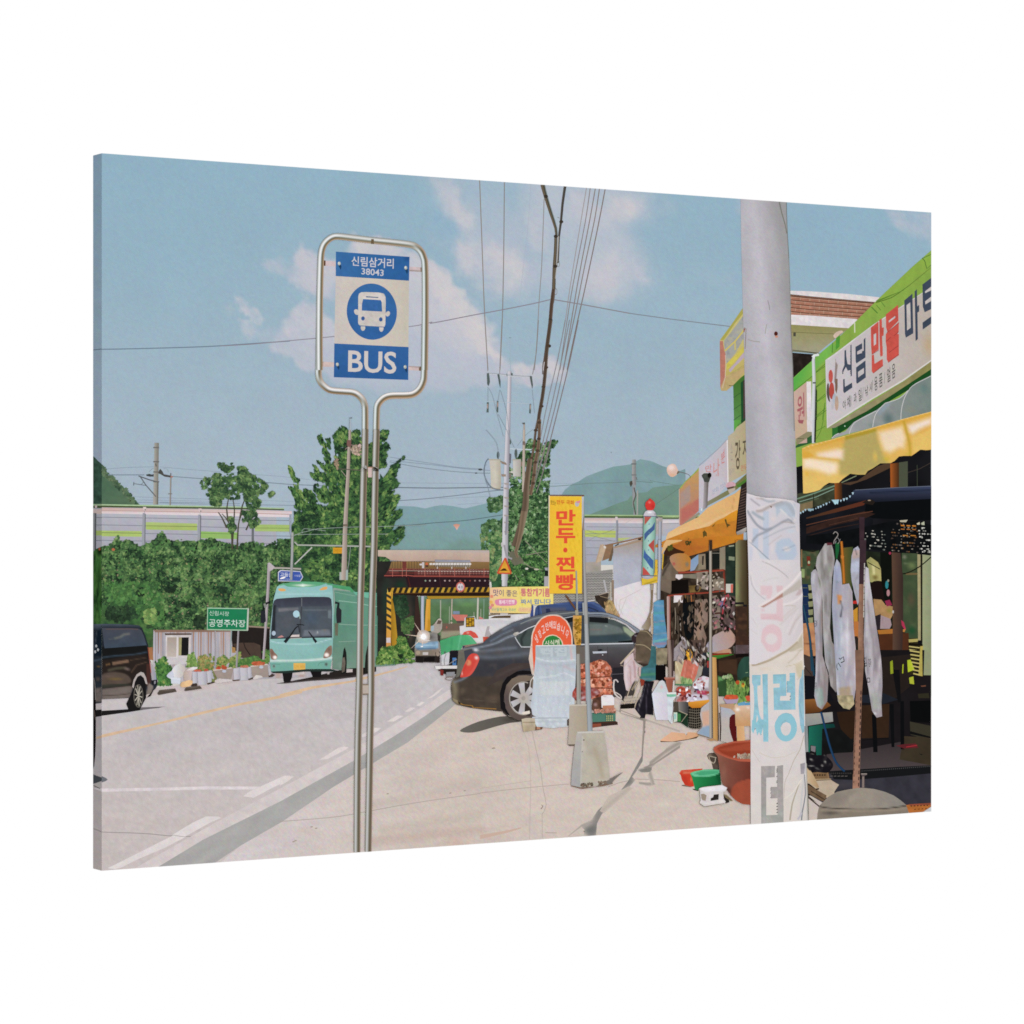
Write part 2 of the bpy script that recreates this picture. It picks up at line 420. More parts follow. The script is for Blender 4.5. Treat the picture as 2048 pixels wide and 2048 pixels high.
# ================================================================ railway noise barrier
part('printed_noise_barrier','pale slatted railway noise barrier behind the hedge')
fr(180,860,300)
def barrier_l():
 f('140 955 1932 985 2400 1005 2400 1640 140 1600','#aeb0bb',G(0,1000,0,1500,'#b3b4be','#a8a7b2'),sp=6)
 f('140 1000 1932 1030 2600 1045 2600 1125 140 1075','#cdb9b8',G(0,1000,0,1080,'#c6a79f','#ddd1d4'),sp=4)
 ln('140 1035 1932 1066 2600 1088',10,'#b89a94')
 for y in(1122,1222,1322,1420,1515):ln([140,y,670,y+10,1400,y+24,2000,y+38,2600,y+45],7,'#767884')
 f('150 1295 665 1302 665 1375 150 1368','#abc070',N(0.06,30),sp=5);f('720 1185 1380 1205 1380 1295 720 1282','#a8bb6c',N(0.06,30),G(0,1185,0,1240,'#b5c48a','#a8bb6c',0.6),sp=5)
 f('1425 1305 1900 1320 1900 1405 1425 1395','#93b86a',sp=5);ln('150 1322 665 1330',7,'#6f7f52');ln('720 1234 1380 1244',7,'#6f7f52');ln('1425 1328 1900 1342',6,'#5f8a44')
 p('150 955 1932 985 2500 1005 2500 1020 1932 1002 150 972','#a9c39a');p('150 972 1932 1001 2500 1018 2500 1035 1932 1022 150 996','#4b5838')
barrier_l()
for x,y in((700,1010),(1415,1030)):
 sub('barrier_post');f([x-22,y+60,x+8,y+60,x+4,y+500,x-34,y+490],'#9a9ca4',sp=5);ln([x+12,y+70,x+6,y+500],9,'#57585e');ln([x+4,y+20,x+2,y+70],5,'#8d8f96')
 p([x-18,y-20,x+22,y-20,x+26,y+22,x+8,y+34,x-14,y+20],'#d3c3c0');p([x+2,y+8,x+22,y+10,x+10,y+30],'#5a4a48');back()
fr(480,860,300)
sub('barrier_panel');f('190 1215 830 1225 830 1310 190 1300','#a6bf72',N(0.05,30),sp=5);ln('190 1262 850 1268',6,'#72834f');ln('190 1305 650 1312',5,'#aab08e')
sub('barrier_post');p('150 1200 180 1200 180 1560 148 1560','#6a6d70');p('635 1080 665 1085 662 1340 636 1340','#a9aeb8');back()
part('printed_noise_barrier','right stretch of the noise barrier beside the yellow banner')
fr(1060,880,242)
f('870 1240 1932 1250 3300 1255 3300 1500 1900 1540 1300 1660 1080 1900 1060 1960 860 1960','#a8abb7',G(0,1300,0,1900,'#b0b1bb','#a3a4b0'),sp=5)
f('870 1250 3300 1262 3300 1345 870 1320','#d0bfc0',G(0,1250,0,1330,'#c7aca6','#dcd2d6'),sp=4);p('870 1190 3300 1208 3300 1228 870 1212','#9db688');p('870 1211 3300 1227 3300 1252 870 1242','#4e6038')
f('870 1440 1370 1450 1365 1560 870 1545','#b6c46c',N(0.05,30),sp=5);f('1400 1565 1640 1555 1410 1625','#b3bd7a',sp=5)
for y in(1385,1495,1607,1720,1832):ln([900,y,1800,y+10],9,'#868890')
sub('barrier_post');p('1375 1280 1408 1280 1405 1640 1372 1640','#8f9098');p('1360 1225 1398 1225 1398 1270 1362 1270','#cfc4c4');ln('1404 1330 1402 1640',8,'#6a6a70');back()
ln('900 1440 1120 1500 1350 1420',7,'#8a9468',3);ln('880 1500 1350 1620',7,'#8a8c78');ln('930 1610 1120 1500',5,'#8e8f80');ln('1470 1360 1640 1260',5,'#b8acae')
fr(1300,840,242)
f('200 1545 460 1545 460 1700 200 1760','#b6b2b8',sp=6);f('200 1600 460 1600 460 1640 200 1650','#d6ccd0',sp=6);p('200 1540 460 1540 460 1555 200 1555','#a3bb86');p('200 1556 460 1556 460 1580 200 1580','#4c6136');ln('200 1655 460 1652',
7,'#86868c')
p('95 1600 200 1600 200 1830 90 1820','#b3a9a6')
# ================================================================ railway masts and their wires
part('printed_wires','faint contact wires over the railway')
fr(180,860,300)
for s_,w_,c_ in(('230 500 500 482 840 474',6,'#8f9eae'),('900 474 1300 510 1932 555',6,'#8c9aa8'),('230 578 700 578',11,'#7b8a98'),('1060 598 1450 628 1932 660 2300 685',10,'#76848f'),('560 860 1932 905',5,'#8d9bab'),('600 930 1932 972',
6,'#8593a3'),('900 930 1932 948',7,'#7f8f9f'),('600 900 1932 925',5,'#93a1b0')):ln(s_,w_,c_,3)
fr(480,860,300)
for s_,w_,c_ in(('150 570 500 595 900 640',5,'#8d9aa8'),('260 670 640 700 1200 725',10,'#78868f'),('270 905 700 925',5,'#8f9cab'),('270 965 700 972',8,'#8592a0')):ln(s_,w_,c_)
part('printed_catenary_mast','grey concrete railway mast with brackets on the left')
fr(180,860,300)
f('830 165 888 165 885 300 875 960 812 960 822 600','#a39f97',G(820,0,885,0,'#aba79f','#7c7870'),sp=3)
for y in(225,408,540,665):p([815,y-8,892,y-6,890,y+10,815,y+8],'#6c6a66')
ln('875 660 870 960',16,'#6d6a64');ln('845 430 852 470',14,'#57534d');sub('bracket_arm');ln('625 592 760 640 850 665',14,'#5e6266');ln('650 605 720 710 850 860',12,'#5e6266');ln('560 690 660 705 720 715',8,'#6d7176');ln('565 670 560 715',
9,'#60646a')
ln('660 705 695 660',5,'#6d7176');p('720 575 760 565 800 575 820 565 820 600 770 600 730 592','#45494a');p('890 520 905 500 935 535 950 570 1030 585 1050 600 1040 612 960 600 900 565 880 560','#4b4a47');ln('760 540 800 500 820 495',
4,'#7f8891',3);ln('940 495 990 500 1010 540',4,'#7f8891',3);back()
part('printed_catenary_mast','thin grey mast with an orange cap')
ln('1040 610 1032 970',19,['#aaa49c','#6e6a66']);ln('1040 555 1040 600',12,'#6c645e');el(1052,603,16,12,'#a8776e');ln('1005 822 1058 822',9,'#75716d')
part('printed_catenary_mast','mast in front of the right mountain')
fr(1060,880,242)
f('1632 312 1688 312 1690 700 1650 1200 1690 1200 1640 900 1625 560','#95979a',sp=3);f('1632 312 1690 312 1694 720 1632 720','#9a9a9a',G(1632,0,1690,0,'#a5a4a2','#7f7f80'),sp=3)
p('1615 372 1700 372 1698 392 1618 392','#6b6f72');p('1618 548 1700 545 1700 568 1620 568','#77797a');p('1590 660 1632 650 1640 700 1610 750 1588 705','#4d4b42');ln('1660 760 1690 880 1650 1000 1665 1080 1685 1190',18,'#59544e');ln('1640 700 1640 1080',
12,'#8d9090')
ln('1718 805 1714 1200',24,['#b2b0aa','#8a8a86']);ln('1695 590 1708 640',14,'#6c6c68')
part('printed_wires','service wires crossing the right mountain')
ln('100 742 400 738 700 715 1000 690 1300 682 1600 668',9,'#6d8480');ln('1700 660 1960 680',10,'#6b8280');ln('100 690 700 695',4,'#8f9fae');ln('1300 640 1932 640',4,'#7a9494')
fr(1300,840,242);ln('0 970 460 1045',8,'#70877f');ln('100 1340 470 1090',6,'#5f7568')
# ================================================================ wires and poles in the middle distance
part('printed_wires','low wires running left of the transformer pole')
fr(760,860,300)
for s_,w_,c_ in(('130 350 600 420 1000 480 1300 500',7,'#7f8c9c'),('130 395 600 440 1100 500 1420 520',7,'#7f8c9c'),('120 410 500 480 900 530 1230 553 1420 556',8,'#78858f'),('200 740 700 748 1100 744 1620 738',13,'#6b7680'),
('100 680 1600 690',5,'#8f9cab'),('200 912 600 885 1100 830 1400 790 1600 770',10,'#75808c'),('760 885 1500 850',5,'#8f9bab'),('0 1240 400 1225 700 1195 1000 1175 1250 1145 1600 1090',9,'#56696e'),('1000 960 1330 940',5,'#92a0b0')):ln(s_,
w_,c_,3)
p('1265 500 1300 495 1325 508 1300 522 1270 520','#454a4c');p('1212 553 1240 545 1262 555 1235 565','#4c5152')
part('printed_kite','small orange warning kite hanging from the wire')
f('940 1222 985 1208 1032 1220 1010 1255 990 1290 965 1250','#d9a592',G(0,1210,0,1290,'#c98d76','#e4b9ae'),sp=3)
# ================================================================ trees and the hedge
pal_h=['#22382a','#345538','#486e42','#5c844e','#7a9a60']
part('printed_hedge','dense green bank of shrubs under the barrier')
fr(180,860,300)
f('140 1500 300 1480 330 1370 380 1440 480 1430 640 1500 800 1440 900 1340 940 1320 980 1420 1100 1450 1250 1420 1400 1440 1560 1400 1700 1460 1932 1500 2100 1480 2300 1500 2400 1480 2500 1400 3000 1400 3000 2900 140 2900',
'#47703f',G(0,1400,0,2500,'#4f7a44','#44693c'),N(0.2,20,11),N(1.5,13,12,'#26412d'),N(0.7,7,13,'#7a9a5e'),N(0.6,24,14,'#6c6a4a'),N(0.9,6,15,'#2b4630'),B(1550,1700,130,100,'#5a5a40',0.5),B(1100,1750,200,90,'#647246',0.4),B(160,
1750,60,300,'#2c4630',0.5),B(520,2280,330,130,'#2a3c30',0.9),B(1260,2300,150,120,'#263a2d',0.8),sp=2.6,grain=0.04)
lv('150 1520 300 1470 360 1340 400 1440 480 1420 640 1500 760 1470 840 1410 930 1300 970 1400 1100 1440 1170 1400 1240 1430 1400 1430 1560 1400 1750 1470 1932 1500 1932 1700 150 1700',1500,7,pal_h,5,clump=14,spread=0.5,fr_=5)
lv('150 1650 2500 1650 2500 2560 1900 2620 1350 2620 1270 2620 830 2600 700 2280 150 2260',3000,7.5,pal_h,6,clump=18,spread=0.5)
lv('150 1650 2500 1650 2500 2560 1900 2620 1350 2620 700 2280 150 2260',60,5,['#7a7456','#80905c','#908a70','#7f7560'],8,clump=9)
lv('1700 1450 1850 1490 2100 1440 2300 1480 2440 1400 2560 1420 2560 1800 1700 1800',700,7,pal_h,7,clump=14,spread=0.5)
lv('200 2150 700 2150 720 2450 200 2450',140,7,['#243a2c','#2f4a34','#395a3c'],9)
for x,y in((120,1520),(300,1540)):el(x,y,22,18,'#b0694a')
fr(180,1140,242)
for k,(x_,y_,a_,b_)in enumerate(((440,710,210,140),(730,510,120,60),(1100,740,110,120),(950,870,60,50),(470,240,90,60),(820,370,80,60),(1500,560,120,50),(1300,300,110,50),(1750,820,90,110))):
 lv([c for t in np.linspace(0,2*math.pi,14,endpoint=False)for c in(x_+a_*math.cos(t),y_+b_*math.sin(t))],int(a_*b_/240),8,['#1c2c22','#24382a','#2e4632','#3c5a3a'],200+k,clump=9,fr_=5)
ln('880 860 900 820 990 815 1060 880',10,'#8fa25e',3)
lv('240 200 1100 200 1200 900 860 860 700 560 240 560',420,8,['#38603a','#4c7c44','#5f8f4e'],21,clump=14)
lv('860 640 1040 620 1060 830 880 860',70,9,['#5a8447','#83a35c','#93ab66'],22)
part('printed_tree','small airy tree with a forked trunk in front of the barrier')
fr(180,860,300)
sub('trunk')
for s_ in('1830 1540 1825 1350 1780 1180 1700 1080','1830 1500 1850 1200 1860 1020 1840 900','1895 1540 1905 1300 1925 1150 1980 1040','1760 1260 1700 1130 1650 1060','2010 1290 2060 1180 2150 1060','1780 1180 1760 1020 1790 860',
'1930 1140 1960 980 2010 860'):ln(s_,22,'#4d4a3c',2,9)
back();sub('crown')
pal_t=['#2a4432','#3f6140','#577a4a','#7c9a60']
for k,(s_,n_)in enumerate((('1640 440 1700 425 1830 440 1860 470 1830 530 1760 555 1690 520 1660 480',90),('1425 680 1480 620 1560 640 1620 570 1720 560 1830 580 1930 580 1930 700 1932 860 1840 900 1740 850 1680 905 1590 870 1510 830 1490 760 1440 750',
420),('1540 880 1640 860 1690 940 1640 1010 1560 970',70),('1900 480 1990 470 2060 560 2200 640 2300 720 2240 800 2130 860 2200 900 2200 1000 2080 1040 1990 960 1990 820 1900 800',330),('2260 820 2350 800 2390 830 2330 870 2270 860',
36),('2060 1010 2130 1050 2200 1180 2100 1260 2030 1180',80),('1780 1120 1850 1150 1880 1290 1820 1330 1770 1250',90),('1900 1060 1990 1030 2060 1100 1990 1180',60))):lv(s_,int(n_*1.5),6.5,pal_t,30+k,clump=10,fr_=6,spread=0.45)
back()
part('printed_tree','tall feathery green tree behind the sign posts')
fr(480,860,300)
sub('trunk');ln('1225 120 1235 400 1240 700 1250 1000 1258 1300 1262 1700',16,'#41503c',2,26);ln('1480 700 1490 1000 1470 1250',22,'#2c3c34',2);back()
sub('crown')
pal_g=['#1f362a','#2f5034','#436c3e','#5f8648','#86a35c']
f('1210 900 1300 500 1420 520 1560 400 1760 520 1800 900 1900 1050 1880 1500 1800 1900 1800 2100 560 2100 700 1500 760 1280 980 1100','#35593a',N(0.3,12,15),N(0.9,12,16,'#24402f'),N(0.5,9,17,'#4d7840'),B(1500,1800,350,300,
'#27412f',0.7),sp=3,grain=0.05)
br=[('1000 70 1050 60 1110 200 1190 420 1230 640 1200 720 1130 560 1060 260',150),('1100 110 1150 110 1160 240 1120 240',20),('1200 60 1270 30 1330 -40 1380 0 1400 120 1400 400 1380 700 1230 700 1230 300',560),('1420 60 1520 0 1560 60 1560 700 1400 700 1400 300',
420),('1640 200 1760 150 1780 700 1640 700',240),('1790 100 1880 10 1920 30 1850 150 1790 200',50),('1790 240 1880 160 1930 230 1860 290 1900 330 1850 480 1790 490',110),('990 390 1060 420 1130 500 1220 620 1200 720 1100 560',
80),('910 560 1000 540 1110 580 1230 720 1200 800 1090 680 960 640',140),('935 460 1000 520 1060 620 980 560',30),('615 460 680 510 700 600 760 640 740 760 830 830 830 960 800 990 760 900 700 700 640 560',130),('610 735 700 760 770 860 830 980 740 980 700 860',
60),('820 760 900 760 1000 900 1000 1050 840 1000',120),('950 700 1100 740 1200 860 1200 1000 1000 880 960 790',140),('700 960 900 960 1200 1000 1200 1160 860 1100 760 1020',190),('700 1060 760 1060 900 1100 860 1240 700 1220',
90),('1790 700 1932 640 1932 800 1860 860 1932 900 1932 1100 1790 1100',160),('660 1200 800 1180 900 1280 780 1340 660 1300',70)]
for k,(s_,n_)in enumerate(br):lv(s_,int(n_*1.35),6.5,pal_g,50+k,asp=1.9,ang=70,clump=11,fr_=5,spread=0.4)
lv('1190 420 1420 400 1560 380 1780 520 1880 1100 1100 1140',1500,7,pal_g,81,clump=12,ang=70)
lv('760 1100 1932 1000 1932 1560 1800 1900 1750 2050 1000 2060 640 1500 720 1200',3000,7,pal_g,80,clump=14)
fr(760,860,300)
f('0 560 90 700 170 1000 130 1100 170 1400 100 1500 60 1600 110 1650 20 1800 0 1900','#2e4f38',N(0.4,10,18),sp=3)
for k,(s_,n_)in enumerate((('0 0 60 10 110 20 70 90 0 200',60),('0 200 80 160 130 240 60 270 90 340 60 480 0 490',90),('290 340 310 350 240 460 220 560 180 620 230 690 200 740 60 800 0 780 0 690 60 600 110 560 160 450',260),
('0 780 190 790 150 860 260 850 210 980 200 1060 0 1100',260),('0 1060 280 1030 270 1080 200 1170 150 1280 0 1300',220),('100 1340 240 1250 310 1240 310 1300 270 1420 220 1480 0 1520 0 1300',320),('0 1500 110 1480 90 1600 130 1620 60 1800 0 1860',
160))):lv(s_,n_,6.5,pal_g,90+k,asp=1.9,ang=-40,clump=11,fr_=4,spread=0.4)
back()
part('printed_tree','broad leafy tree behind the yellow banner')
fr(760,860,300)
sub('crown')
f('1640 800 1760 720 1900 760 2200 900 2200 2100 1450 2100 1400 1700 1560 1500 1520 1200 1660 1000','#35573a',N(0.35,10,19),N(0.8,9,20,'#243f2d'),N(0.6,8,21,'#67925a'),sp=2.6,grain=0.05)
for k,(s_,n_)in enumerate((('1380 890 1480 870 1560 850 1600 880 1600 1020 1480 1060 1400 1040 1390 960',160),('1300 1220 1400 1180 1480 1150 1580 1200 1600 1500 1500 1480 1330 1420 1300 1340',300),('1380 1480 1600 1480 1560 1700 1450 1660',
90),('1640 780 1780 690 1850 760 1900 900 1850 1400 1700 1400 1650 1000',320))):lv(s_,n_,6.5,['#264430','#3d6240','#557c4c','#86a67c'],110+k,clump=9,fr_=5,spread=0.45)
fr(960,880,242)
lv('440 400 560 340 720 100 800 -40 1000 60 1180 0 1250 20 1110 200 1100 1500 1050 2250 560 2350 430 2300 480 1600 380 1200 500 800',3000,6,['#203828','#335636','#4a7344','#66905a','#93b088'],120,clump=9,spread=0.5)
fr(960,1060,242)
lv('0 60 350 0 360 500 240 800 100 820 60 500',420,6.5,['#355c3c','#4f7c48','#7fa06a','#8d9460'],121,clump=9)
lv('460 500 1060 300 1080 900 460 900',600,6,['#1f3626','#365c36','#4f8044','#7aa860'],122,clump=8,spread=0.5)
sub('branch');fr(960,1060,242)
for s_ in('480 180 560 350 640 450 700 560','450 330 520 430 560 580','720 170 900 360 1080 540','640 480 800 590 1000 640','730 400 1080 340','560 720 600 800'):ln(s_,14,'#8d8a78',2,7)
p('500 330 640 420 700 520 640 540 540 560 470 440','#6b6a58',2);el(745,618,26,16,'#d9d2c8');el(900,628,40,12,'#bfb4a6');back()
# ================================================================ road and pavement
part('printed_road','pale sunlit two lane road with a yellow centre line')
fr(180,1330,300)
f(np.array([[195,1340],[290,1385],[420,1355],[520,1338],[760,1320],[880,1315],[925,1330],[912,1395],[900,1430],[620,1620],[500,1700],[420,1750],[195,1750]]),'#c1babb',G(100,200,100,2000,'#c2bcbe','#c6bcba'),B(900,900,700,
420,'#b9b4b6',0.6,-12),B(500,600,350,80,'#b7b7bc',0.7,-8),B(1900,800,700,300,'#bdb5b6',0.6),N(0.022,30,24,None,4,3.0,1.0,-14),N(0.04,5,23,None,2),N(0.02,8,25,None,3,2,1,-14),Ls('100 200 900 380 1400 330 1932 215 2400 150',
60,40,'#cdc2c0',0.6),sp=4,grain=0.02)
sub('verge');f('560 330 860 290 1180 255 1932 190 1932 215 1430 330 1130 350 860 385 700 425','#c9bcba',N(0.06,16,26),sp=3);back()
sub('yellow_line');fr(180,1330,300)
f('150 910 160 895 900 735 1400 610 1932 490 1932 520 1400 645 900 762 160 935','#d5b899',N(0.06,12,27),sp=3)
fr(560,1320,400);f('0 330 300 255 720 195 728 180 900 145 1080 100 1230 60 1230 68 1090 112 900 165 720 212 300 282 0 362','#d6b796',N(0.06,12,28),sp=3)
fr(480,1330,300);f('0 490 500 395 800 330 800 362 500 432 0 522','#d5b899',N(0.06,12,27),sp=3);back()
sub('stop_line');fr(180,1460,400);p('60 562 113 566 600 558 1100 545 1500 545 1640 548 1580 575 1100 575 700 585 113 597 60 585','#d9d0d2',0);back()
sub('crack');ln('35 945 113 985 350 992 600 1005 760 1022 1100 1030 1500 1020',8,'#9c9492',2);back()
part('printed_gutter','grey drain strip between road and pavement')
fr(560,1320,400)
# pale apron of the gutter
f(np.array([[255,1745],[330,1702],[440,1640],[560,1577],[700,1502],[860,1405],[900,1378],[912,1395],[600,1600],[330,1735],[300,1750],[255,1750]]),'#d2c8c7',N(0.05,14,31),sp=4)
f(np.array([[311,1737],[405,1680],[560,1603],[708,1521],[792,1470],[850,1432],[903,1394],[912,1392],[916,1402],[905,1414],[860,1450],[815,1485],[735,1533],[665,1575],[565,1643],[480,1692],[428,1727],[420,1742],[311,1748]]),
'#a8a6a4',N(0.06,16,32,None,3,3,1,-30),N(0.3,12,33,'#9c9d98'),sp=3)
part('printed_pavement','pale sandy concrete pavement')
f(np.array([[428,1745],[420,1742],[480,1692],[565,1643],[665,1575],[735,1533],[815,1485],[860,1450],[905,1414],[916,1402],[925,1330],[1100,1330],[1500,1330],[1870,1330],[1870,1760],[428,1760]]),'#cfc3c0',G(-400,1200,1500,
1500,'#cfc6c7','#cdbfb6'),N(0.035,60,34,None,4,2,1,-10),N(0.03,10,35,None,3,3,1,-10),N(0.35,26,36,'#c0b4a8',3,4,1,-12),Ls('900 1400 1400 1300 1932 1200',60,40,'#c3b4ac',0.6),Ls('1000 1640 1932 1500',70,50,'#bcb0a4',0.5),Ls('900 1750 1932 1640',
90,40,'#c0aea2',0.7),B(250,1650,140,60,'#c3b4a8',0.5),B(1700,1760,200,60,'#cfa898',0.4),sp=3.2,grain=0.04)
ln('0 1560 450 1525 700 1490 1100 1415 1500 1350 1932 1290',6,'#aa9f96',2)
for x,y in((1645,1285),(1785,1262),(1040,1292),(305,1612),(350,1625),(150,1745),(130,1000+755)):el(x,y,14,6,'#a5988c',-12,8)
fr(960,1320,400)
sub('joint');ln('505 690 540 860 585 1050 605 1220 640 1400 600 1490',6,'#b0a399',2);ln('430 700 470 850 490 1100 485 1400 478 1730',5,'#bcaea5',2);ln('600 1490 602 1720',5,'#b3a69b');ln('0 1285 300 1250 600 1220 860 1198',
6,'#b0a298',2);ln('0 1240 500 1165',4,'#b8aaa0');ln('1240 1225 1500 1150 1932 1175',6,'#a99d93',2)
ln('595 1400 608 1412 590 1440',8,'#857a6e');ln('630 1668 740 1670',6,'#a6988c');ln('0 1710 250 1660 400 1620',40,'#c9ae9f',2,10);el(130,852,18,8,'#a39588',-10)
back()
sub('wire_shadow')
f('1300 480 1340 490 1500 545 1580 560 1700 605 1932 680 1932 700 1700 625 1600 590 1590 700 1580 820 1570 980 1520 1060 1470 1130 1500 1160 1440 1230 1380 1300 1250 1400 1170 1500 1130 1580 1120 1700 1000 1705 1010 1640 980 1610 860 1700 840 1710 980 1590 1080 1540 1140 1450 1230 1370 1360 1260 1430 1170 1500 1040 1560 930 1570 700 1575 590 1500 560',
'#c9bcb4',Ls('1310 480 1500 540 1590 585 1590 700 1570 850 1565 980',38,18,'#867e76',0.9),Ls('1590 570 1932 690',16,10,'#9d938a',0.7),Ls('1560 940 1500 1060 1420 1170 1330 1290 1160 1460 1130 1560 1080 1680',84,34,'#7d7a77',
0.85),B(1060,1640,120,80,'#6a6c6a',0.85),B(1440,1180,90,60,'#74736f',0.7),B(1340,1290,90,60,'#74736f',0.6),Ls('1140 1540 980 1600 860 1700',18,16,'#8f8a84',0.7),sp=2.5)
f('1620 1020 1932 790 1932 850 1700 1000 1660 1040 1660 1080 1560 1090 1510 1060','#c6bab2',Ls('1600 1040 1720 970 1932 830',40,18,'#8c847c',0.85),Ps('1520 1060 1660 1035 1660 1085 1560 1085',6,'#77756f',0.85),sp=2.5)
f('1530 1180 1660 1180 1700 1200 1640 1220 1540 1200','#c0b4ac',Ls('1540 1185 1620 1200 1690 1190',18,10,'#8d8880',0.8),sp=2.5);back()
fr(1100,1440,400)
sub('wire_shadow');f('1180 210 1300 215 1200 280 1000 420 960 430 960 400 1100 300','#c8bcb4',Ls('970 420 1100 310 1250 220',36,18,'#92897f',0.8),sp=2.5);f('940 540 980 480 1010 600 990 640','#c3b7ae',Ls('960 500 1000 620',
22,14,'#918a82',0.7),sp=2.5)
f('560 740 760 640 800 660 520 900 480 880','#c3b6ac',Ls('500 880 640 760 760 660',16,20,'#a69c92',0.6),sp=3);back()
part('printed_lane_marking','row of white dashes along the road edge')
fr(180,1460,400)
for s_ in('1480 640 1530 600 1700 520 1880 440 1932 440 1932 475 1750 565 1580 655','800 1010 1000 890 1120 835 1240 835 1268 850 1150 900 920 1030 850 1020','170 1335 420 1210 760 1040 800 1020 920 1035 720 1140 480 1240 300 1330 240 1345'):
 sub('dash');f(s_,'#ddd5d4',N(0.04,14,29),sp=3);back()
fr(560,1320,400)
for s_ in('0 1150 50 1120 140 1125 90 1160 0 1215','375 965 460 915 560 850 620 835 665 845 590 890 460 955','790 750 790 720 850 690 850 730','900 655 980 655 940 690 905 705','1030 595 1130 535 1190 540 1100 595','1205 498 1260 458 1310 462 1250 498',
'1315 440 1365 402 1398 408 1350 445','1415 378 1480 335 1520 300 1580 262 1530 320 1470 362'):
 sub('dash');f(s_,'#dcd2d0',N(0.04,14,30),sp=3);back()
# ================================================================ shed, planters and rubbish on the far verge
part('printed_shed','rusty corrugated iron shed with a small window')
fr(180,1140,242)
f('1010 955 1932 955 3560 955 3560 1700 2300 1760 1000 1800','#b5b0b6',N(0.1,10,40,None,3,1,8),N(1.0,9,41,'#a98e84',3,1.5,7),N(0.9,10,42,'#9aa3b5',3,1.4,10),N(0.9,16,43,'#b58b76',2,1,2.5),G(0,950,0,1040,'#a58a7c','#b5b0b6',
0.3),sp=2.2)
for k in range(0,30):
 ln([1040+k*40,990,1044+k*40,1560],12,('#8a8690','#9aa0b0','#b8b4bc')[k%3])
 if k in(1,2,15,17,18,21,22,26,27):ln([1052+k*40,990,1050+k*40,1300+37*(k%5)],22,('#a8826c','#9a7868','#b08f80')[k%3],0,10)
p('1010 955 1932 955 2240 952 2240 985 1900 990 1040 995','#8b6f60');p('1190 1010 1620 1010 1620 1035 1200 1040','#5c4b42')
sub('window');p('1205 1040 1610 1040 1605 1390 1540 1500 1230 1500 1200 1390','#cfc6c6');f('1230 1075 1385 1075 1380 1385 1228 1385','#b3a69c',G(0,1075,0,1385,'#a89a90','#bfb4ac'),sp=3);p('1415 1075 1465 1075 1460 1365 1410 1365',
'#a09870');p('1462 1075 1575 1075 1568 1365 1455 1365','#1f1d1f');ln('1390 1060 1382 1400',14,'#dcd6d6')
f('1230 1400 1550 1400 1540 1500 1240 1510','#cac4c6',N(0.06,8,44),sp=3);back()
part('printed_shed','dark open lean to shed beside the bus')
fr(400,1100,242)
p('740 1215 1040 1230 1110 1240 1110 1780 980 1760 640 1700 600 1620 520 1600 490 1280 760 1270','#272220');f('520 1500 640 1480 860 1480 960 1520 980 1760 640 1720 600 1620','#4d3f37',N(0.1,12,45),sp=3)
p('760 1205 1040 1225 1110 1235 1110 1252 1030 1248 770 1232','#8f7f70');ln('500 1290 490 1500 480 1700',18,'#8fa0a0');ln('640 1290 720 1560 800 1680',16,'#2a2320')
p('505 1540 560 1560 570 1640 510 1640','#a58050')
part('printed_verge_plants','row of low green and red leaved plants on the verge')
fr(180,1140,242)
f('1040 1500 1140 1420 1200 1400 1230 1520 1300 1560 1290 1700 1280 1830 1100 1850 1070 1700','#4a7d40',N(0.3,9,46),sp=3)
lv('1030 1480 1140 1400 1210 1390 1240 1500 1310 1560 1310 1700 1290 1840 1080 1840 1060 1650',260,6.5,['#2f5a34','#4a7d40','#64964a','#8a9a58'],130,clump=8)
fr(280,1280,300)
f('600 340 620 200 690 160 720 230 740 340 760 390 700 400','#7d9457',N(0.2,8,47),sp=3)
lv('600 350 615 200 690 160 715 230 735 350',70,6,['#55803f','#7fa057','#98b06a'],131,clump=7)
lv('740 400 750 210 840 190 880 240 900 180 950 200 960 340 930 400',170,6,['#5a8044','#84914f','#b0905c','#8fa862'],132,clump=6)
lv('980 350 1000 230 1080 190 1120 250 1230 200 1250 150 1290 160 1290 340 1180 360',210,6,['#4c7a3f','#7a9450','#a09a5a','#93ab68'],133,clump=6)
lv('1250 340 1270 250 1400 230 1490 200 1560 260 1640 240 1570 160 1600 130 1660 130 1680 260 1640 300 1440 320 1400 350',230,6,['#3f6b3a','#5c8844','#7f9c55'],134,clump=6)
lv('930 400 1000 400 980 520 920 560',26,6,['#7a7f4c','#8c9458','#6a7a42'],135,clump=6)
p('100 100 160 90 170 260 120 250','#a0704c');ln('970 120 965 360',15,'#9a9aa2')
part('printed_planter_row','pale round planters with red flowers')
for x0,x1,y0,y1,fl in((670,740,405,555,1),(740,860,400,575,1),(860,925,390,545,1),(1200,1290,360,510,0),(1285,1395,350,515,1),(1385,1435,345,495,0)):
 sub('planter');f([x0,y0+5,x1,y0,x1-6,y1,x0+8,y1+5],'#bcb9c2',G(x0,0,x1,0,'#c5c2ca','#a7a5b0',cm='#c2bfc7'),sp=3);back()
for s_ in('940 390 1180 355 1200 370 1170 500 1000 495 970 450','1420 335 1640 310 1655 480 1450 480'):
 sub('trough');f(s_,'#9e9088',N(0.05,10,48),sp=3);back()
sub('nameplate');el(1082,402,26,18,'#b9c1cf');el(1560,350,26,18,'#b9c1cf');back()
ln('940 390 1180 358',16,'#cfc2b8');ln('1420 340 1640 312',16,'#cfc2b8')
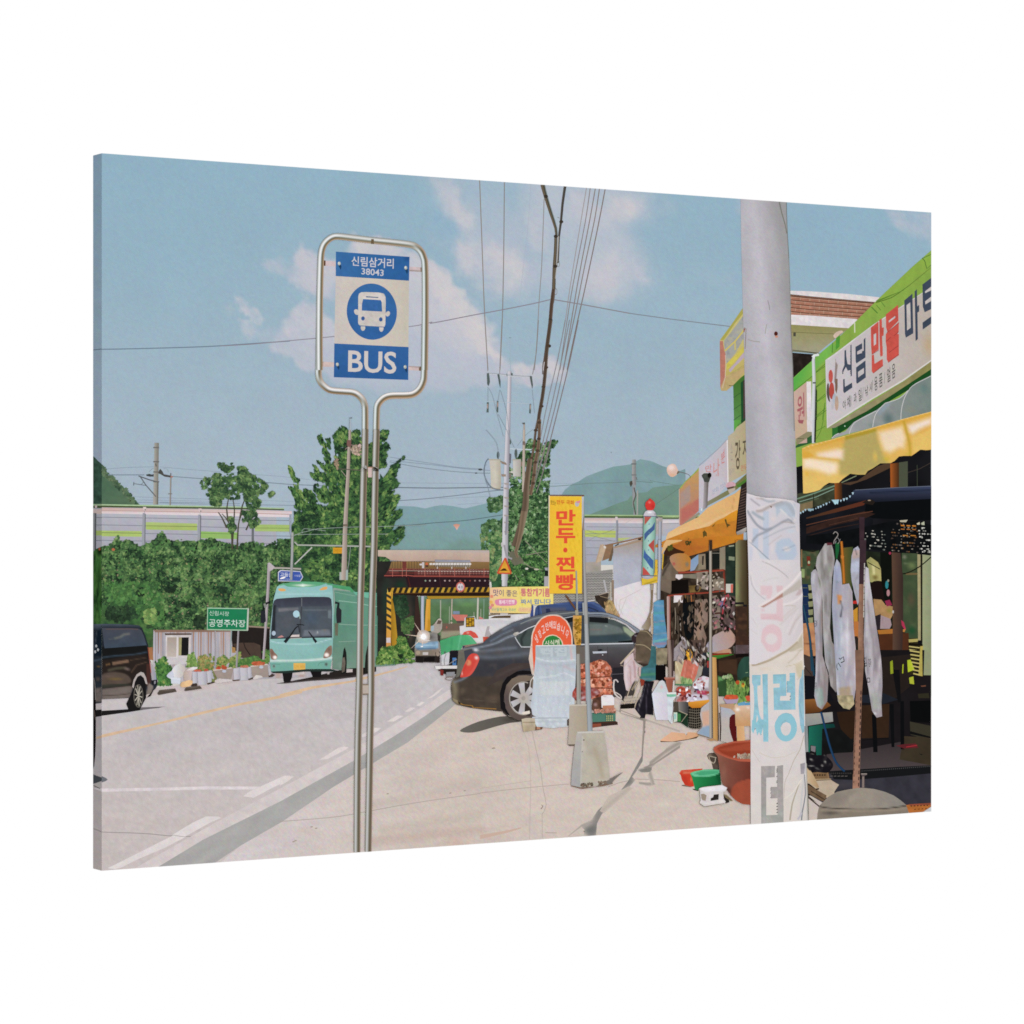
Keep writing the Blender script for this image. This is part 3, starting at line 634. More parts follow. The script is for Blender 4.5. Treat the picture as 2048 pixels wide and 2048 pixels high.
sub('flowers');lv('985 370 1000 345 1060 330 1110 350 1100 370',50,5,['#a8492f','#c0593c','#8a4a30'],136);lv('1440 325 1450 290 1540 280 1600 290 1600 315',60,5,['#b0553a','#c9684a','#7a7a45'],137);lv('690 405 700 385 870 375 880 395',
30,4,['#c46a52','#b85a44'],138);lv('1290 355 1300 335 1390 330 1390 350',22,4,['#c07a60','#a8604a'],139);back()
p('650 570 730 555 740 590 660 600','#3d332d');p('860 560 940 535 960 550 870 575','#453a32');p('1190 515 1280 505 1280 522 1200 530','#5a4a40');p('1390 500 1450 480 1460 500 1400 518','#4a4038');p('1650 455 1690 430 1740 450 1700 478 1655 480',
'#453a34')
p('960 520 1020 495 1180 510 1185 530 1000 555 965 545','#cfc6c4');p('1450 500 1490 450 1560 460 1580 480 1470 510','#d3cac8');p('1640 310 1670 330 1690 440 1660 460','#b9b6bc')
part('printed_rubbish_pile','heap of white sacks, boxes and yellow bags by the road')
sub('sack');f('410 400 440 340 500 305 560 330 590 390 560 450 500 490 440 480','#d8d6da',G(410,0,590,0,'#e2e2e8','#c2b6ae'),sp=2.5,sm=3);back()
sub('sack');p('340 460 400 400 430 430 420 500 380 495','#c8cad8',2);back();sub('box');f('395 470 520 490 515 565 400 560','#cfd4de',sp=3);ln('395 495 520 505',8,'#e4e8ee');back()
sub('box');f('590 380 640 350 730 345 740 365 670 400 650 540 560 520 560 430','#cbb9b4',G(560,0,670,0,'#b9a79c','#cdbab8'),sp=3);p('600 390 680 345 740 350 730 370 650 390','#e0dcde');back()
sub('yellow_bag');f('515 580 540 540 580 530 640 515 675 530 665 570 620 600 540 608','#dfb98c',N(0.12,8,49),sp=2.5,sm=3);back()
part('printed_wheel_stop','dark rubber wheel stop nearest the van');f('220 690 250 645 450 625 472 665 240 708','#4f463f',Ls('250 652 450 632',14,8,'#6f645a',1),sp=3)
part('printed_wheel_stop','dark rubber wheel stop beyond the first');f('568 650 590 610 770 590 795 625 580 658','#51483f',Ls('590 616 770 597',12,8,'#6f645a',1),sp=3)
# ================================================================ road signs on the left
part('printed_sign_post','grey gantry pole with a long arm behind the bus')
fr(480,860,300)
ln('672 1320 668 1600 655 1932',34,['#8f9294','#b0b0ae','#7b7e80']);ln('650 1090 650 1340',14,'#9aa5b2');sub('arm');ln('700 1440 740 1480 1300 1490 1690 1500',20,['#b9bbb4','#8d9088'],1);ln('925 1510 700 1730',16,'#b9b8b4');back()
sub('orange_plate');f('1195 1515 1375 1515 1375 1590 1195 1590','#d39a2e',sp=3);tx('어린이보호','1210 1530 1360 1530 1360 1578 1210 1578','#b07a1c',0.01);back()
part('printed_utility_pole','tall concrete pole in front of the feathery tree')
ln('1412 0 1412 120 1400 260 1390 540 1370 900 1350 1300 1335 1932',30,['#c0b2a8','#a89a90','#8d7f78'],0,70)
ln('1418 -145 1416 0',14,'#a6b0ba',0,22);p('1400 -150 1440 -165 1440 -150','#5a6068');ln('1260 500 1560 520',12,'#5f5a50');ln('1300 520 1370 610',9,'#9a9482');ln('1350 250 1420 190 1560 220',12,'#8c7c74');p('1375 130 1430 130 1425 230 1370 200',
'#7a5a54')
sub('insulators');lv('1430 210 1550 190 1560 330 1440 300',46,6,['#b9a492','#8f7a6c','#c9b8aa','#6a5c50'],140);lv('1215 360 1260 380 1265 510 1215 500',26,5,['#a89078','#7a6a58'],141);back()
sub('transformer_box');f('1645 480 1700 480 1700 610 1645 610','#cfb8b4',sp=3);p('1645 475 1700 475 1700 486 1645 486','#b08a70');back()
sub('cross_bands');p('1325 1215 1385 1210 1385 1240 1325 1240','#7a6a60');ln('1290 1830 1290 1932',24,'#a8b0aa');ln('1375 1800 1372 1932',28,'#9fb0ac');ln('1420 1500 1400 1700 1380 1810',8,'#8d9290',2);back()
part('printed_wires','pale wires across the feathery tree')
for s_ in('650 1380 1000 1270 1932 1240 2400 1220','700 1345 1900 1340','800 1330 820 1270 1100 1300'):ln(s_,6,'#9aa6a0',2)
part('printed_direction_sign','blue arrow direction sign on a white pole')
fr(400,1100,242)
sub('pole');ln('1100 210 1085 600 1065 900 1035 1400 1010 1750',48,['#bdb4b8','#a9a0a4','#8d8488'],0,36);ln('1150 285 1300 285 1610 300',28,['#c3bcb8','#8f8880'],0);p('1085 200 1110 200 1190 270 1150 320 1100 350','#b5adb0');back()
p('1240 350 1280 318 1600 335 1645 430 1600 505 1240 500','#c3c4d2');sub('plate');f('1255 365 1290 335 1590 350 1628 430 1590 495 1255 485','#3f58a4',N(0.04,12,50),sp=3)
tx('고등길','1275 355 1470 365 1470 435 1275 425','#d0d4e4',0.02);tx('Godeung-gil','1270 445 1450 450 1450 480 1270 475','#b9c2dc');tx('115길','1510 390 1600 395 1600 430 1510 425','#c3cade',0.01);back()
fr(480,860,300);ln('664 1740 655 1932',34,['#8f9294','#a5a5a3','#7b7e80'])
part('printed_parking_sign','green parking sign with two lines of white lettering')
fr(400,1100,242)
sub('post');ln('610 1290 595 1600 580 1870',28,['#aaa4a8','#857f84'],0);ln('240 1290 248 1600 236 1880',20,'#a09ca0');back()
p('112 918 775 930 755 1290 105 1278','#a6c4a8');sub('plate');f('125 935 752 945 738 1272 118 1262','#237a52',N(0.03,14,51),B(650,1000,120,60,'#2f7d5c',0.6),sp=4)
tx('신림시장','145 965 462 985 460 1055 145 1045','#c0d4c8',0.003);tx('공영주차장','140 1100 722 1118 720 1232 138 1225','#cfdcd4',0.006);back();p('752 930 778 932 765 1288 745 1285','#b9bdb4')
# ================================================================ coach
part('printed_bus','mint green coach driving towards the viewer with headlights on')
fr(510,1130,242)
sub('shadow');f('330 1895 600 1850 900 1790 1300 1690 1800 1600 1932 1560 1932 1700 1600 1790 1300 1825 900 1850 500 1890','#2a2523',Ls('400 1895 900 1850 1500 1800 1932 1715',20,16,'#7a7070',0.6),sp=3);p('600 1760 790 1745 780 1700 600 1730',
'#c3b9b8');p('1425 1665 1555 1660 1555 1710 1425 1720','#c4b8b6');p('1150 1700 1190 1700 1185 1745 1150 1745','#b7adac');back()
sub('tyre');f('430 1690 600 1700 590 1790 560 1870 460 1875 440 1760','#1d1b1c',sp=3);p('880 1700 1060 1700 1050 1790 920 1790','#1a1819');back()
sub('rear_wheels');p('1630 1600 1932 1560 1932 1700 1700 1740 1630 1700','#1c1a1b');back()
sub('side_panel')
f('1235 300 1500 350 1560 400 1600 430 1700 430 2250 470 2250 1600 1720 1640 1480 1650 1370 1680 1235 1660','#5f8f7c',G(1235,0,1900,0,'#62907e','#6c9a88'),G(0,1000,0,1650,'#5f8c79','#75877a',0.7),N(0.05,20,52),B(1400,1600,
150,90,'#86a292',0.6),B(1500,700,120,200,'#558870',0.6),sp=3)
p('1240 320 1510 345 1560 400 1570 440 1240 350','#4f9a6a');p('1260 365 1520 410 1520 425 1260 400','#8fa094');ln('1330 570 1640 605 1830 650 2100 690',14,'#8fb3a2');ln('1340 945 1640 960 1832 960 2100 965',12,'#8aa898');ln('1280 435 1600 495',
8,'#88aa9a');ln('1330 1225 1600 1215',10,'#8aa394');p('1570 430 1930 440 1930 560 1600 480','#6fb39a')
sub('front_panel')
f('230 1200 250 900 290 560 345 350 400 310 560 280 760 265 980 270 1130 285 1230 320 1245 520 1240 1180 1230 1480 1200 1660 800 1660 500 1690 250 1700 235 1560','#93bdba',G(0,280,0,560,'#8fc0c0','#a0c4c6'),Ps('230 1180 1240 1150 1235 1700 230 1720',
20,'#86b4ae',1),G(230,0,1240,0,'#93bdba','#86b4ae',0.3),B(700,1330,420,140,'#8fbcba',0.7),Ls('240 1210 420 1250 900 1255 1200 1180',12,14,'#c3dde0',0.9,3),Ls('240 1530 700 1530 1000 1510 1220 1480',30,18,'#dfe6e2',0.95,3),
Ls('350 470 640 465 1000 460 1200 450',8,16,'#b9d6dc',0.8),Ps('230 1550 1230 1530 1210 1700 250 1720',16,'#6fa596',0.8),N(0.025,12,53),sp=2.5)
f('440 310 560 275 760 262 980 268 1130 285 1120 300 1030 330 900 350 700 355 520 345','#5fa57c',B(760,325,260,30,'#e8ece0',1),B(760,325,60,40,'#f0f2ea',0.9),sp=2.5,sm=0)
p('370 320 460 285 450 320 400 330','#68ac84');p('1120 290 1240 300 1245 330 1160 320','#5a9f78')
sub('marker_lamp');f('370 375 460 378 490 405 450 420 385 415','#dba868',sp=2.5,sm=2);f('1030 390 1080 355 1145 345 1145 385 1090 400 1030 402','#dba868',sp=2.5,sm=2)
sub('windscreen')
f('240 1180 262 900 285 620 300 570 340 540 500 525 800 508 1100 508 1180 515 1215 545 1228 700 1228 1160 800 1165','#50555f',G(0,510,0,680,'#3a3a46','#464b57'),Ps('330 680 1215 650 1215 1140 330 1150',10,'#50575f',1),B(900,
850,220,200,'#4a5868',0.8),B(520,900,200,160,'#56585f',0.7),Ps('780 1040 1190 1030 1200 1120 760 1140',16,'#777c86',0.8),Ps('370 690 690 680 680 720 370 745',8,'#76757a',0.9),Ls('770 715 1140 715',8,8,'#767c82',0.9),Ps('1160 720 1215 720 1215 860 1165 850',
8,'#6f7a80',0.9),Ps('290 640 330 640 310 1150 260 1160',6,'#26292c',0.9),N(0.08,8,54),B(1110,1040,60,30,'#7a746c',0.8),B(990,1080,14,40,'#d0d2d4',0.9,15),sp=2.2)
ln('742 525 740 660 722 900 725 1160',22,'#44464c');ln('742 525 742 660',8,'#7c8086');p('350 1155 420 1120 460 1150 380 1162','#c08a86');p('545 1130 600 1115 705 1110 705 1145 560 1150','#d3c3c0');ln('240 1175 700 1162 1228 1145',
14,'#2b2a2a');ln('560 1172 740 1162',8,'#bfa89c')
sub('emblem');el(655,782,52,58,'#a9ccd6');ln('705 780 715 860',14,'#9ab0a8');el(295,1090,32,38,'#a9b9c8')
sub('wiper');ln('700 960 640 1010 560 1130 480 1230',14,'#1f2022',0,30);ln('780 960 720 950 660 950',14,'#1c1d1f');ln('850 1060 900 1130 970 1220',14,'#1f2022',0,30);p('450 1220 520 1140 560 1160 490 1250','#22252a');p('900 1120 950 1170 990 1220 960 1250 920 1190',
'#22252a');ln('690 960 710 1080',20,'#33363c')
sub('headlight');f('235 1345 270 1340 310 1400 350 1440 350 1490 320 1510 260 1505 240 1440','#8a6c5e',B(315,1475,48,42,'#fff6f0',1,0,.3),B(270,1400,30,50,'#6a4e44',0.7),sp=2,sm=2)
sub('headlight');f('1085 1480 1110 1380 1160 1310 1220 1285 1225 1400 1205 1450 1150 1485','#8a7062',B(1140,1435,55,48,'#fff4ee',1,0,.3),B(1180,1350,40,50,'#6e564c',0.7),sp=2,sm=2)
sub('number_plate');f('610 1565 800 1565 798 1670 612 1675','#dcb25e',sp=3);tx('12바 3456','625 1590 790 1590 790 1650 625 1652','#c8953a',0.0)
sub('fog_lamp');el(298,1615,28,34,'#7d9890');el(298,1615,14,18,'#5c6f68');el(1132,1585,30,34,'#6f8d84');el(1132,1585,15,19,'#4f625c')
ln('260 1590 300 1580 400 1590',8,'#5f9080',2);ln('1000 1610 1030 1560 1110 1548',8,'#5c8c7e',2)
p('250 1700 500 1690 800 1665 1200 1660 1320 1690 1250 1700 800 1700 500 1730 280 1725','#24312d')
sub('wheel_arch');p('1430 1310 1455 1400 1462 1560 1455 1720 1380 1740 1375 1650 1395 1450 1410 1350','#1f211f',0);f('1395 1480 1430 1470 1440 1560 1425 1700 1385 1720 1378 1640','#6a6258',N(0.2,5,55),sp=2);p('1790 1290 1830 1330 1830 1660 1740 1740 1760 1450',
'#24241f')
sub('mirror');p('90 740 160 720 170 900 130 930 85 920','#2a2c33',0);ln('240 600 180 610 140 690 120 730',34,'#1c1e22',2,24);p('130 620 160 610 190 660 150 690','#8b9088')
sub('mirror');f('1295 690 1340 680 1378 720 1372 920 1300 930 1290 800','#2c2b30',sp=3);ln('1265 600 1330 610 1320 690',40,'#23262a',1);p('1270 930 1325 930 1318 1130 1275 1125','#6a6a58');ln('1250 370 1265 600 1250 800',
14,'#9aa6a0')
ln('1240 520 1246 800 1240 1170',14,'#8fb6ae');back()
# ================================================================ dark van
part('printed_van','dark glossy minivan leaving on the left with spoked wheel')
fr(180,1140,242)
sub('shadow');fr(180,1330,300);f('150 590 480 570 700 555 960 535 900 550 700 575 480 610 150 655','#1f1d1e',sp=3);p('660 545 980 535 700 575 640 575','#6f6a6c');back()
fr(180,1140,242)
f('185 860 400 862 600 868 780 885 830 930 880 1050 930 1210 950 1420 975 1480 1010 1560 1050 1660 1075 1770 1070 1850 1040 1900 1000 1932 980 1960 880 2000 700 2040 185 2065','#26231f',G(0,860,0,930,'#4c5562','#262b33'),
Ps('185 1230 900 1200 950 1350 940 1420 185 1500',20,'#1a1b1b',1),Ls('185 1400 400 1370 700 1350 900 1310',20,16,'#3f5060',0.9,2),Ps('185 1440 640 1370 900 1340 960 1500 930 1850 640 1900 185 1900',20,'#2a2320',1),Ps('350 1470 610 1430 620 1475 360 1520',
10,'#7f6552',0.9),Ps('250 1500 320 1485 320 1515 250 1530',8,'#775a3c',0.8),Ls('300 1600 420 1570 560 1560',40,20,'#5c5a48',0.7),B(590,1580,80,40,'#7c6a66',0.9,15),Ls('640 1440 760 1420 890 1400',10,10,'#5c4a3c',0.8),Ls('660 1630 740 1520 900 1470',
14,12,'#6a5344',0.8),Ps('185 1680 330 1630 500 1640 620 1700 640 1800 400 1850 185 1860',16,'#5b4e46',0.95,3),B(400,1740,200,35,'#7a6438',0.7),B(300,1700,150,30,'#6f5c52',0.6),Ps('185 1830 620 1810 640 1840 185 1890',8,'#32362f',
0.8),Ps('185 1900 640 1850 680 1870 640 2040 185 2080',14,'#766b65',0.95),Ls('185 2010 500 1990 640 1970',14,8,'#4a403a',0.9),Ps('900 1500 960 1500 975 1800 900 1850',10,'#4d2f2a',0.8),Ps('930 1800 1010 1850 980 1980 890 2010',
10,'#8a7d74',0.9),N(0.08,14,56),sp=2.2)
sub('window');f('190 925 640 930 770 935 815 960 860 1060 905 1200 600 1225 230 1250','#3d444f',G(0,930,0,1220,'#464852','#3f4a58'),Ls('400 1090 480 1070 540 1030 620 1020',30,18,'#70706a',0.9),Ls('300 1105 370 1095',14,12,
'#5c5f60',0.8),N(0.08,14,57),sp=2.5);ln('250 945 640 940 770 948',16,'#5a4f4f');back()
sub('tail_lamp');f('945 1460 975 1480 1010 1560 1050 1660 1060 1750 985 1760 965 1600','#a5abb6',G(945,0,1060,0,'#b8a8a8','#8f99a8'),sp=3);ln('950 1440 968 1600 972 1640',12,'#a85c50');ln('925 1230 945 1440',12,'#8a4a3c');back()
p('980 1765 1072 1755 1065 1830 990 1840','#1c1c20');p('1020 1775 1050 1765 1045 1815 1020 1825','#8a8890')
sub('wheel_arch');fr(180,1330,300)
f('540 280 560 190 600 120 650 88 690 100 720 160 740 250 715 240 690 170 650 130 610 150 575 220 560 300','#b3aaa6',sp=2.5);f('560 300 575 220 610 150 650 130 690 165 715 240 722 420 700 460 640 575 500 590 465 500','#1b1a1b',
sp=3)
sub('wheel');f('620 250 660 300 680 390 665 480 625 545 590 500 572 400 585 310','#2c2a29',sp=3,sm=3)
for k in range(5):
 a=math.radians(-90+72*k+8);x,y=622+50*math.cos(a),396+140*math.sin(a);b_=a+0.32;c_=a-0.32
 ln([622,396,622+50*math.cos(b_),396+135*math.sin(b_)],12,'#b9b4a6');ln([622,396,622+50*math.cos(c_),396+135*math.sin(c_)],12,'#a39d90')
ring(622,398,58,145,8,'#6f6a62');el(622,396,12,20,'#a8a298');back()
p('730 420 780 360 820 300 810 340 780 400 745 415','#262120')
# ================================================================ railway bridge over the road
part('printed_bridge','railway bridge with a red railing and hazard striped beam')
fr(740,1100,242)
sub('view_under');f('690 740 1900 740 1900 1500 700 1500','#56724f',N(0.25,14,60),N(0.6,16,61,'#7f9a72'),G(0,740,0,900,'#7a9a90','#56724f',0.6),B(1100,1000,150,100,'#4a6a44',0.6),B(1550,870,200,70,'#6f9a5e',0.6),Ps('1150 1170 1500 1170 1500 1320 1150 1320',
10,'#6f5a50',0.9),Ps('1130 1300 1450 1290 1450 1400 1130 1420',10,'#a89c88',0.8),sp=2.5)
for s_,w_,c_ in(('1128 800 1125 1160',16,'#a9a79a'),('1310 770 1300 1120',20,'#b3a599'),('1725 760 1715 1130',26,'#c3bdb4'),('1270 900 1265 1180',12,'#9aa08f'),('1770 940 1768 1100',10,'#a8a89c'),('1820 780 1815 1100',10,
'#8aa095'),('1660 990 1660 1080',10,'#a0a090')):ln(s_,w_,c_)
p('1305 1030 1560 1035 1530 1130 1380 1130 1330 1080','#c8756a');p('1740 1060 1810 1090 1800 1110 1740 1110','#c8807a');p('1380 1130 1500 1130 1490 1170 1390 1165','#5a4a48');p('1325 975 1430 975 1430 1025 1325 1025','#7a88a0');el(1225,
1235,12,20,'#a85a50');el(1300,1160,16,16,'#b9a89a')
sub('abutment');f('105 180 380 180 320 260 240 400 600 440 1000 700 740 730 770 900 800 1350 700 1560 760 1700 105 1760','#2b2b28',N(0.25,18,62),B(250,800,120,500,'#263a30',0.8),B(480,560,130,110,'#20392b',0.9),B(450,900,
130,150,'#25382b',0.8),B(620,1000,90,300,'#4a3f36',0.7),B(560,1150,80,120,'#2f4a34',0.8),B(640,1350,60,200,'#5c4c42',0.6),sp=3)
lv('320 760 560 720 620 1000 500 1100 380 950',120,7,['#1f3527','#2d4a33','#3a5a3e'],150);lv('490 1120 680 1060 700 1200 600 1400 500 1280',110,6,['#2a4a30','#446a3c','#5c7a48'],151)
f('720 740 760 740 800 1100 805 1380 730 1400 700 1200','#3a2a26',sp=3)
sub('parapet');f('120 0 600 0 1000 0 1900 5 1900 190 860 175 560 180 330 165 240 110 120 100','#c0a898',G(0,0,0,190,'#c4b0a2','#b89e90'),N(0.04,30,63,None,3,.5,3),Ls('600 8 1900 20',18,8,'#aaa8ac',0.7),sp=3)
sub('girder');f('340 180 1900 190 1900 320 1600 310 300 300','#84683f',N(0.1,12,64,None,3,.6,3),G(0,180,0,320,'#8f7048','#755c3c'),sp=3)
f('230 400 300 300 700 310 1900 320 1900 640 900 640 600 600 560 440 240 440','#2c1d22',G(0,320,0,440,'#6b3a36','#2c1d22'),N(0.12,14,65),sp=3)
for x in range(350,860,44):ln([x,180,x,300],9,'#5c4a34')
p('510 185 575 185 575 320 515 320','#6f3a34');p('450 335 590 320 700 340 700 390 460 395','#33201f')
sub('railing')
for y in(300,330,365,400):ln([300 if y<400 else 700,y,1900,y+8],9,'#86443c' if y!=330 else '#a89488')
for y in(345,378):
 for x in range(760,1900,46):ln([x,y,x+26,y+1],12,'#b8a098' if y==345 else '#8f6a62')
ln('220 410 600 405 700 418 1900 430',16,'#9c4f46')
for x in(355,510,575,870,1108,1345,1583,1815):ln([x,290,x,425],9,'#b06a5e')
p('780 220 820 215 830 245 790 245','#cfc8c8');p('825 195 860 195 860 290 825 290','#c8c2c4');el(900,225,22,26,'#c0694a');p('880 240 925 240 925 270 880 270','#4a3430')
sub('nameboard');p('1030 150 1595 160 1595 275 1030 265','#8e8478');p('1030 155 1595 165 1595 195 1030 188','#8f90a0')
for x in range(945,1580,48):p([x,208,x+40,206,x+40,238,x,240],'#d8d2ce')
for x in(1070,1300,1525):p([x-8,265,x+8,265,x+8,300,x-8,300],'#c3bab6')
for x in range(1020,1590,30):p([x,245,x+14,245,x+14,265,x,265],'#4a4038')
sub('rivets')
for x,c_ in((880,'#8fa08c'),(950,'#a8a59c'),(1035,'#c0bab4'),(1190,'#b09a98'),(1265,'#a89490'),(1350,'#8a6460'),(1435,'#8f5c56'),(1512,'#8a605c'),(1590,'#7a3f3a'),(1670,'#8f807c'),(1745,'#a08f8c'),(1830,'#9c8c88'),(1905,'#8a7a76')):el(x,
490,14,13,c_)
ln('600 430 640 600',12,'#4d2420');ln('1100 440 1125 590',8,'#4a2c30')
sub('hazard_beam');p('270 600 1900 590 1900 672 270 690','#2a2620')
for k in range(18):
 x=345+k*90.5;p([x,600-k*.5,x+38,600-k*.5,x+8,686-k*.8,x-36,686-k*.8],'#b08a32' if k%3 else '#c09a3c')
ln('270 602 1900 592',5,'#4a3a2a');p('270 690 1900 672 1900 735 950 735 720 730 400 700','#2a1c16');ln('270 692 1400 682 1900 672',8,'#6a4a2a');f('900 735 1900 735 1900 755 1300 775 960 780 920 780','#a8842e',sp=3)
sub('restriction_sign');el(1438,590,72,82,'#c66a62');el(1438,590,52,60,'#d0c8cc');tx('4.0','1400 570 1478 570 1478 615 1400 615','#6f7684',0.01);p('1430 525 1448 525 1439 550','#5a4a4c');p('1430 655 1448 655 1439 630','#5a4a4c')
sub('hazard_post');f('330 700 370 860 400 1050 430 1380 420 1560 340 1580 330 1200','#b5882a',G(330,0,430,0,'#9a7224','#b98f30'),sp=3);f('262 680 335 670 330 1300 325 1700 250 1690 260 1100','#d3a13e',G(250,0,330,0,'#cf9c3c',
'#dba848'),G(0,1200,0,1500,'#d3a13e','#c98a5c',0.7),sp=3)
for y in(700,790,905,1010,1110,1200):p([262,y,332,y+40,331,y+88,260,y+42],'#3d382e')
p('254 1570 322 1600 322 1650 252 1615','#3d382e');p('256 1400 320 1400 322 1480 256 1480','#cfc6c6');p('340 670 360 670 352 780 340 780','#d0a23c');p('270 610 288 690 270 690','#d8c060')
sub('yellow_post');f('895 780 960 785 955 1100 965 1290 900 1300 865 1330 880 1000','#cf9a36',Ps('925 1100 960 1120 965 1290 900 1300',6,'#b8862c',0.9),Ps('895 780 940 780 920 1000 900 1310 865 1330 880 1000',6,'#dba14a',
0.9),sp=2.5)
ln('835 735 830 1000 835 1320',48,['#a3a8ba','#b8bccb','#9aa0b2']);back()
part('printed_roadside_bush','bright green bushes at the foot of the hazard post')
lv('100 1740 180 1560 330 1540 420 1520 440 1380 560 1400 600 1540 690 1660 700 1790 400 1810 200 1815 95 1820',760,6.5,['#38602f','#54803f','#7ea052','#a0b56a'],152,clump=9,spread=0.45)
lv('440 1660 520 1680 500 1790 450 1780',30,6,['#1f3322','#2a4030'],153)
part('printed_green_rod','thin green rod by the bush');ln('110 1050 105 1700',8,'#5f8f7c')
# ================================================================ oncoming small truck
part('printed_truck','small blue truck with a glaring headlight and a covered load')
sub('load');f('960 1240 1020 1180 1080 1100 1120 1095 1145 1140 1140 1260 1080 1330 980 1320','#a39a90',N(0.15,10,70),sp=2.5,sm=2);ln('1050 1160 1080 1110 1130 1100',10,'#c3b8ac');p('1080 1120 1140 1130 1120 1180 1060 1180',
'#5f5048');f('965 1210 1020 1210 1010 1290 965 1300','#9fb0b8',sp=3)
sub('cab');f('735 1380 770 1330 870 1310 1060 1320 1090 1400 1110 1500 1110 1780 1060 1800 720 1790 705 1600 715 1480','#8a8680',Ps('760 1340 1050 1330 1060 1450 750 1460',8,'#85827f',1),B(960,1390,80,50,'#57534e',0.8),Ps('715 1480 1090 1460 1080 1560 960 1620 820 1620 715 1560',
8,'#7fa0b8',1),Ls('740 1530 1080 1510',14,10,'#b0c8d8',0.9),Ls('750 1580 1040 1570',26,10,'#4c6a86',0.8),Ps('710 1600 1100 1580 1110 1680 710 1690',10,'#87796c',1),Ps('720 1690 1110 1690 1100 1800 720 1790',6,'#2a2624',1),
N(0.1,8,71),sp=2.2)
p('835 1630 925 1630 920 1675 835 1675','#bfb8b6');p('720 1700 850 1700 840 1800 730 1795','#1f1b1a');p('1035 1640 1110 1620 1110 1800 1060 1800','#2a2220');p('860 1720 1030 1700 1020 1780 850 1780','#171414');el(1075,1660,
30,36,'#9a8a7c');el(760,1640,36,36,'#a39280')
p('1070 1340 1120 1370 1110 1480 1075 1440','#3a3632')
sub('headlight_glare');f('740 1385 770 1300 845 1275 930 1310 950 1385 920 1470 845 1495 770 1465','#bdb0a6',B(845,1385,100,100,'#ffffff',1,0,.15),sp=1.6,sm=3)
for s_ in('845 1385 700 1160','845 1385 560 1350','845 1385 650 1570','845 1385 940 1330','845 1385 825 1540'):ln(s_,20,'#dcc6b4',0,3)
el(845,1385,45,45,'#ffffff');el(822,1540,22,10,'#f2f0ee');el(900,1445,60,8,'#d8d0cc');back()
# ================================================================ white lorry, green tarpaulin cart
part('printed_lorry','white lorry with a red arc and a yellow dot matrix panel')
f('1430 1215 1500 1205 1510 1090 1670 1055 1690 1110 2400 1085 2400 1040 2500 1040 2960 1040 2960 1600 1640 1500 1440 1370','#d6d2d4',G(0,1050,0,1500,'#d0ccd0','#dcd8d8'),Ps('1700 1110 2450 1090 2300 1180 1700 1220',20,'#c5c3c8',
0.7),sp=4)
p('1515 1075 1672 1060 1680 1230 1520 1240','#cfcacb');sub('dot_panel');p('1528 1075 1668 1070 1668 1228 1530 1232','#2c2418')
for i in range(3):
 for j in range(5):p([1538+i*44,1085+j*28,1538+i*44+36,1084+j*28,1538+i*44+36,1084+j*28+23,1538+i*44,1085+j*28+23],'#c79a2e' if(i+j)%3 else '#8f6a20')
back();sub('red_arc');p('1470 1360 1500 1310 1560 1290 1610 1285 1680 1320 1720 1370 1732 1405 1650 1405 1600 1360 1560 1355','#d0574a');el(1562,1322,22,20,'#dc8a80')
p('1800 1385 1930 1385 1940 1400 1900 1430 1870 1450 1810 1480','#cf5a48');p('1830 1380 1850 1290 1870 1220 1910 1215 1900 1290 1950 1370 1990 1400 1900 1390','#b0a8aa');back()
fr(880,1140,242)
p('775 715 960 712 1140 720 1130 770 780 775','#6a5238');p('780 735 960 705 1400 700 1440 720 1440 780 1350 830 780 790','#d8d5d6');p('790 770 870 735 1130 725 1125 765','#5c4a34');p('1140 770 1170 710 1440 705 1440 800 1320 800 1140 780',
'#dcd9da')
p('800 690 960 690 960 715 800 710','#7a6448');p('1080 690 1400 685 1400 700 1080 712','#6f5a40');el(1370,795,50,26,'#8a705c');p('960 690 1085 690 1085 715 960 718','#d0c8c4')
part('printed_tarpaulin_cart','cart under a bright green tarpaulin')
fr(740,1100,242)
f('1110 1450 1300 1380 1450 1355 1560 1355 1610 1380 1700 1490 1600 1520 1470 1540 1440 1600 1290 1600 1240 1640 1130 1680 1120 1560','#4aa06c',G(1110,0,1700,0,'#4a9c6a','#55ab78'),Ls('1300 1420 1290 1590',18,18,'#3a8c5c',
0.8),Ls('1440 1380 1400 1590',16,18,'#7cc096',0.8),Ls('1560 1360 1660 1500',40,30,'#66b585',0.7),N(0.06,12,72),sp=2.2)
sub('chassis');p('1130 1680 1250 1630 1270 1660 1250 1840 1135 1840','#c9c8cc');f('1270 1610 1400 1600 1400 1840 1250 1840','#1f1d22',sp=4);p('1310 1720 1370 1720 1370 1840 1310 1840','#4c7ab0');p('1330 1770 1360 1760 1360 1800 1335 1805',
'#1c3a5c');ln('1210 1660 1180 1740 1185 1830 1220 1840 1380 1740',12,'#8c8a88',2)
p('1030 1850 1400 1845 1400 1900 1040 1900','#dad6d6');p('1085 1910 1400 1900 1400 1932 1085 1932','#4a2a26');p('1180 1620 1205 1620 1195 1660 1180 1660','#555555')
fr(880,1300,300);p('0 240 230 240 230 310 60 310 0 300','#28221f');p('0 250 40 260 38 330 0 325','#7a2f2a');p('75 285 185 280 180 340 75 345','#8d8d90');ring(120,368,52,20,7,'#7a6a60')
ln('60 385 75 345 185 340',5,'#7a6a60');back()
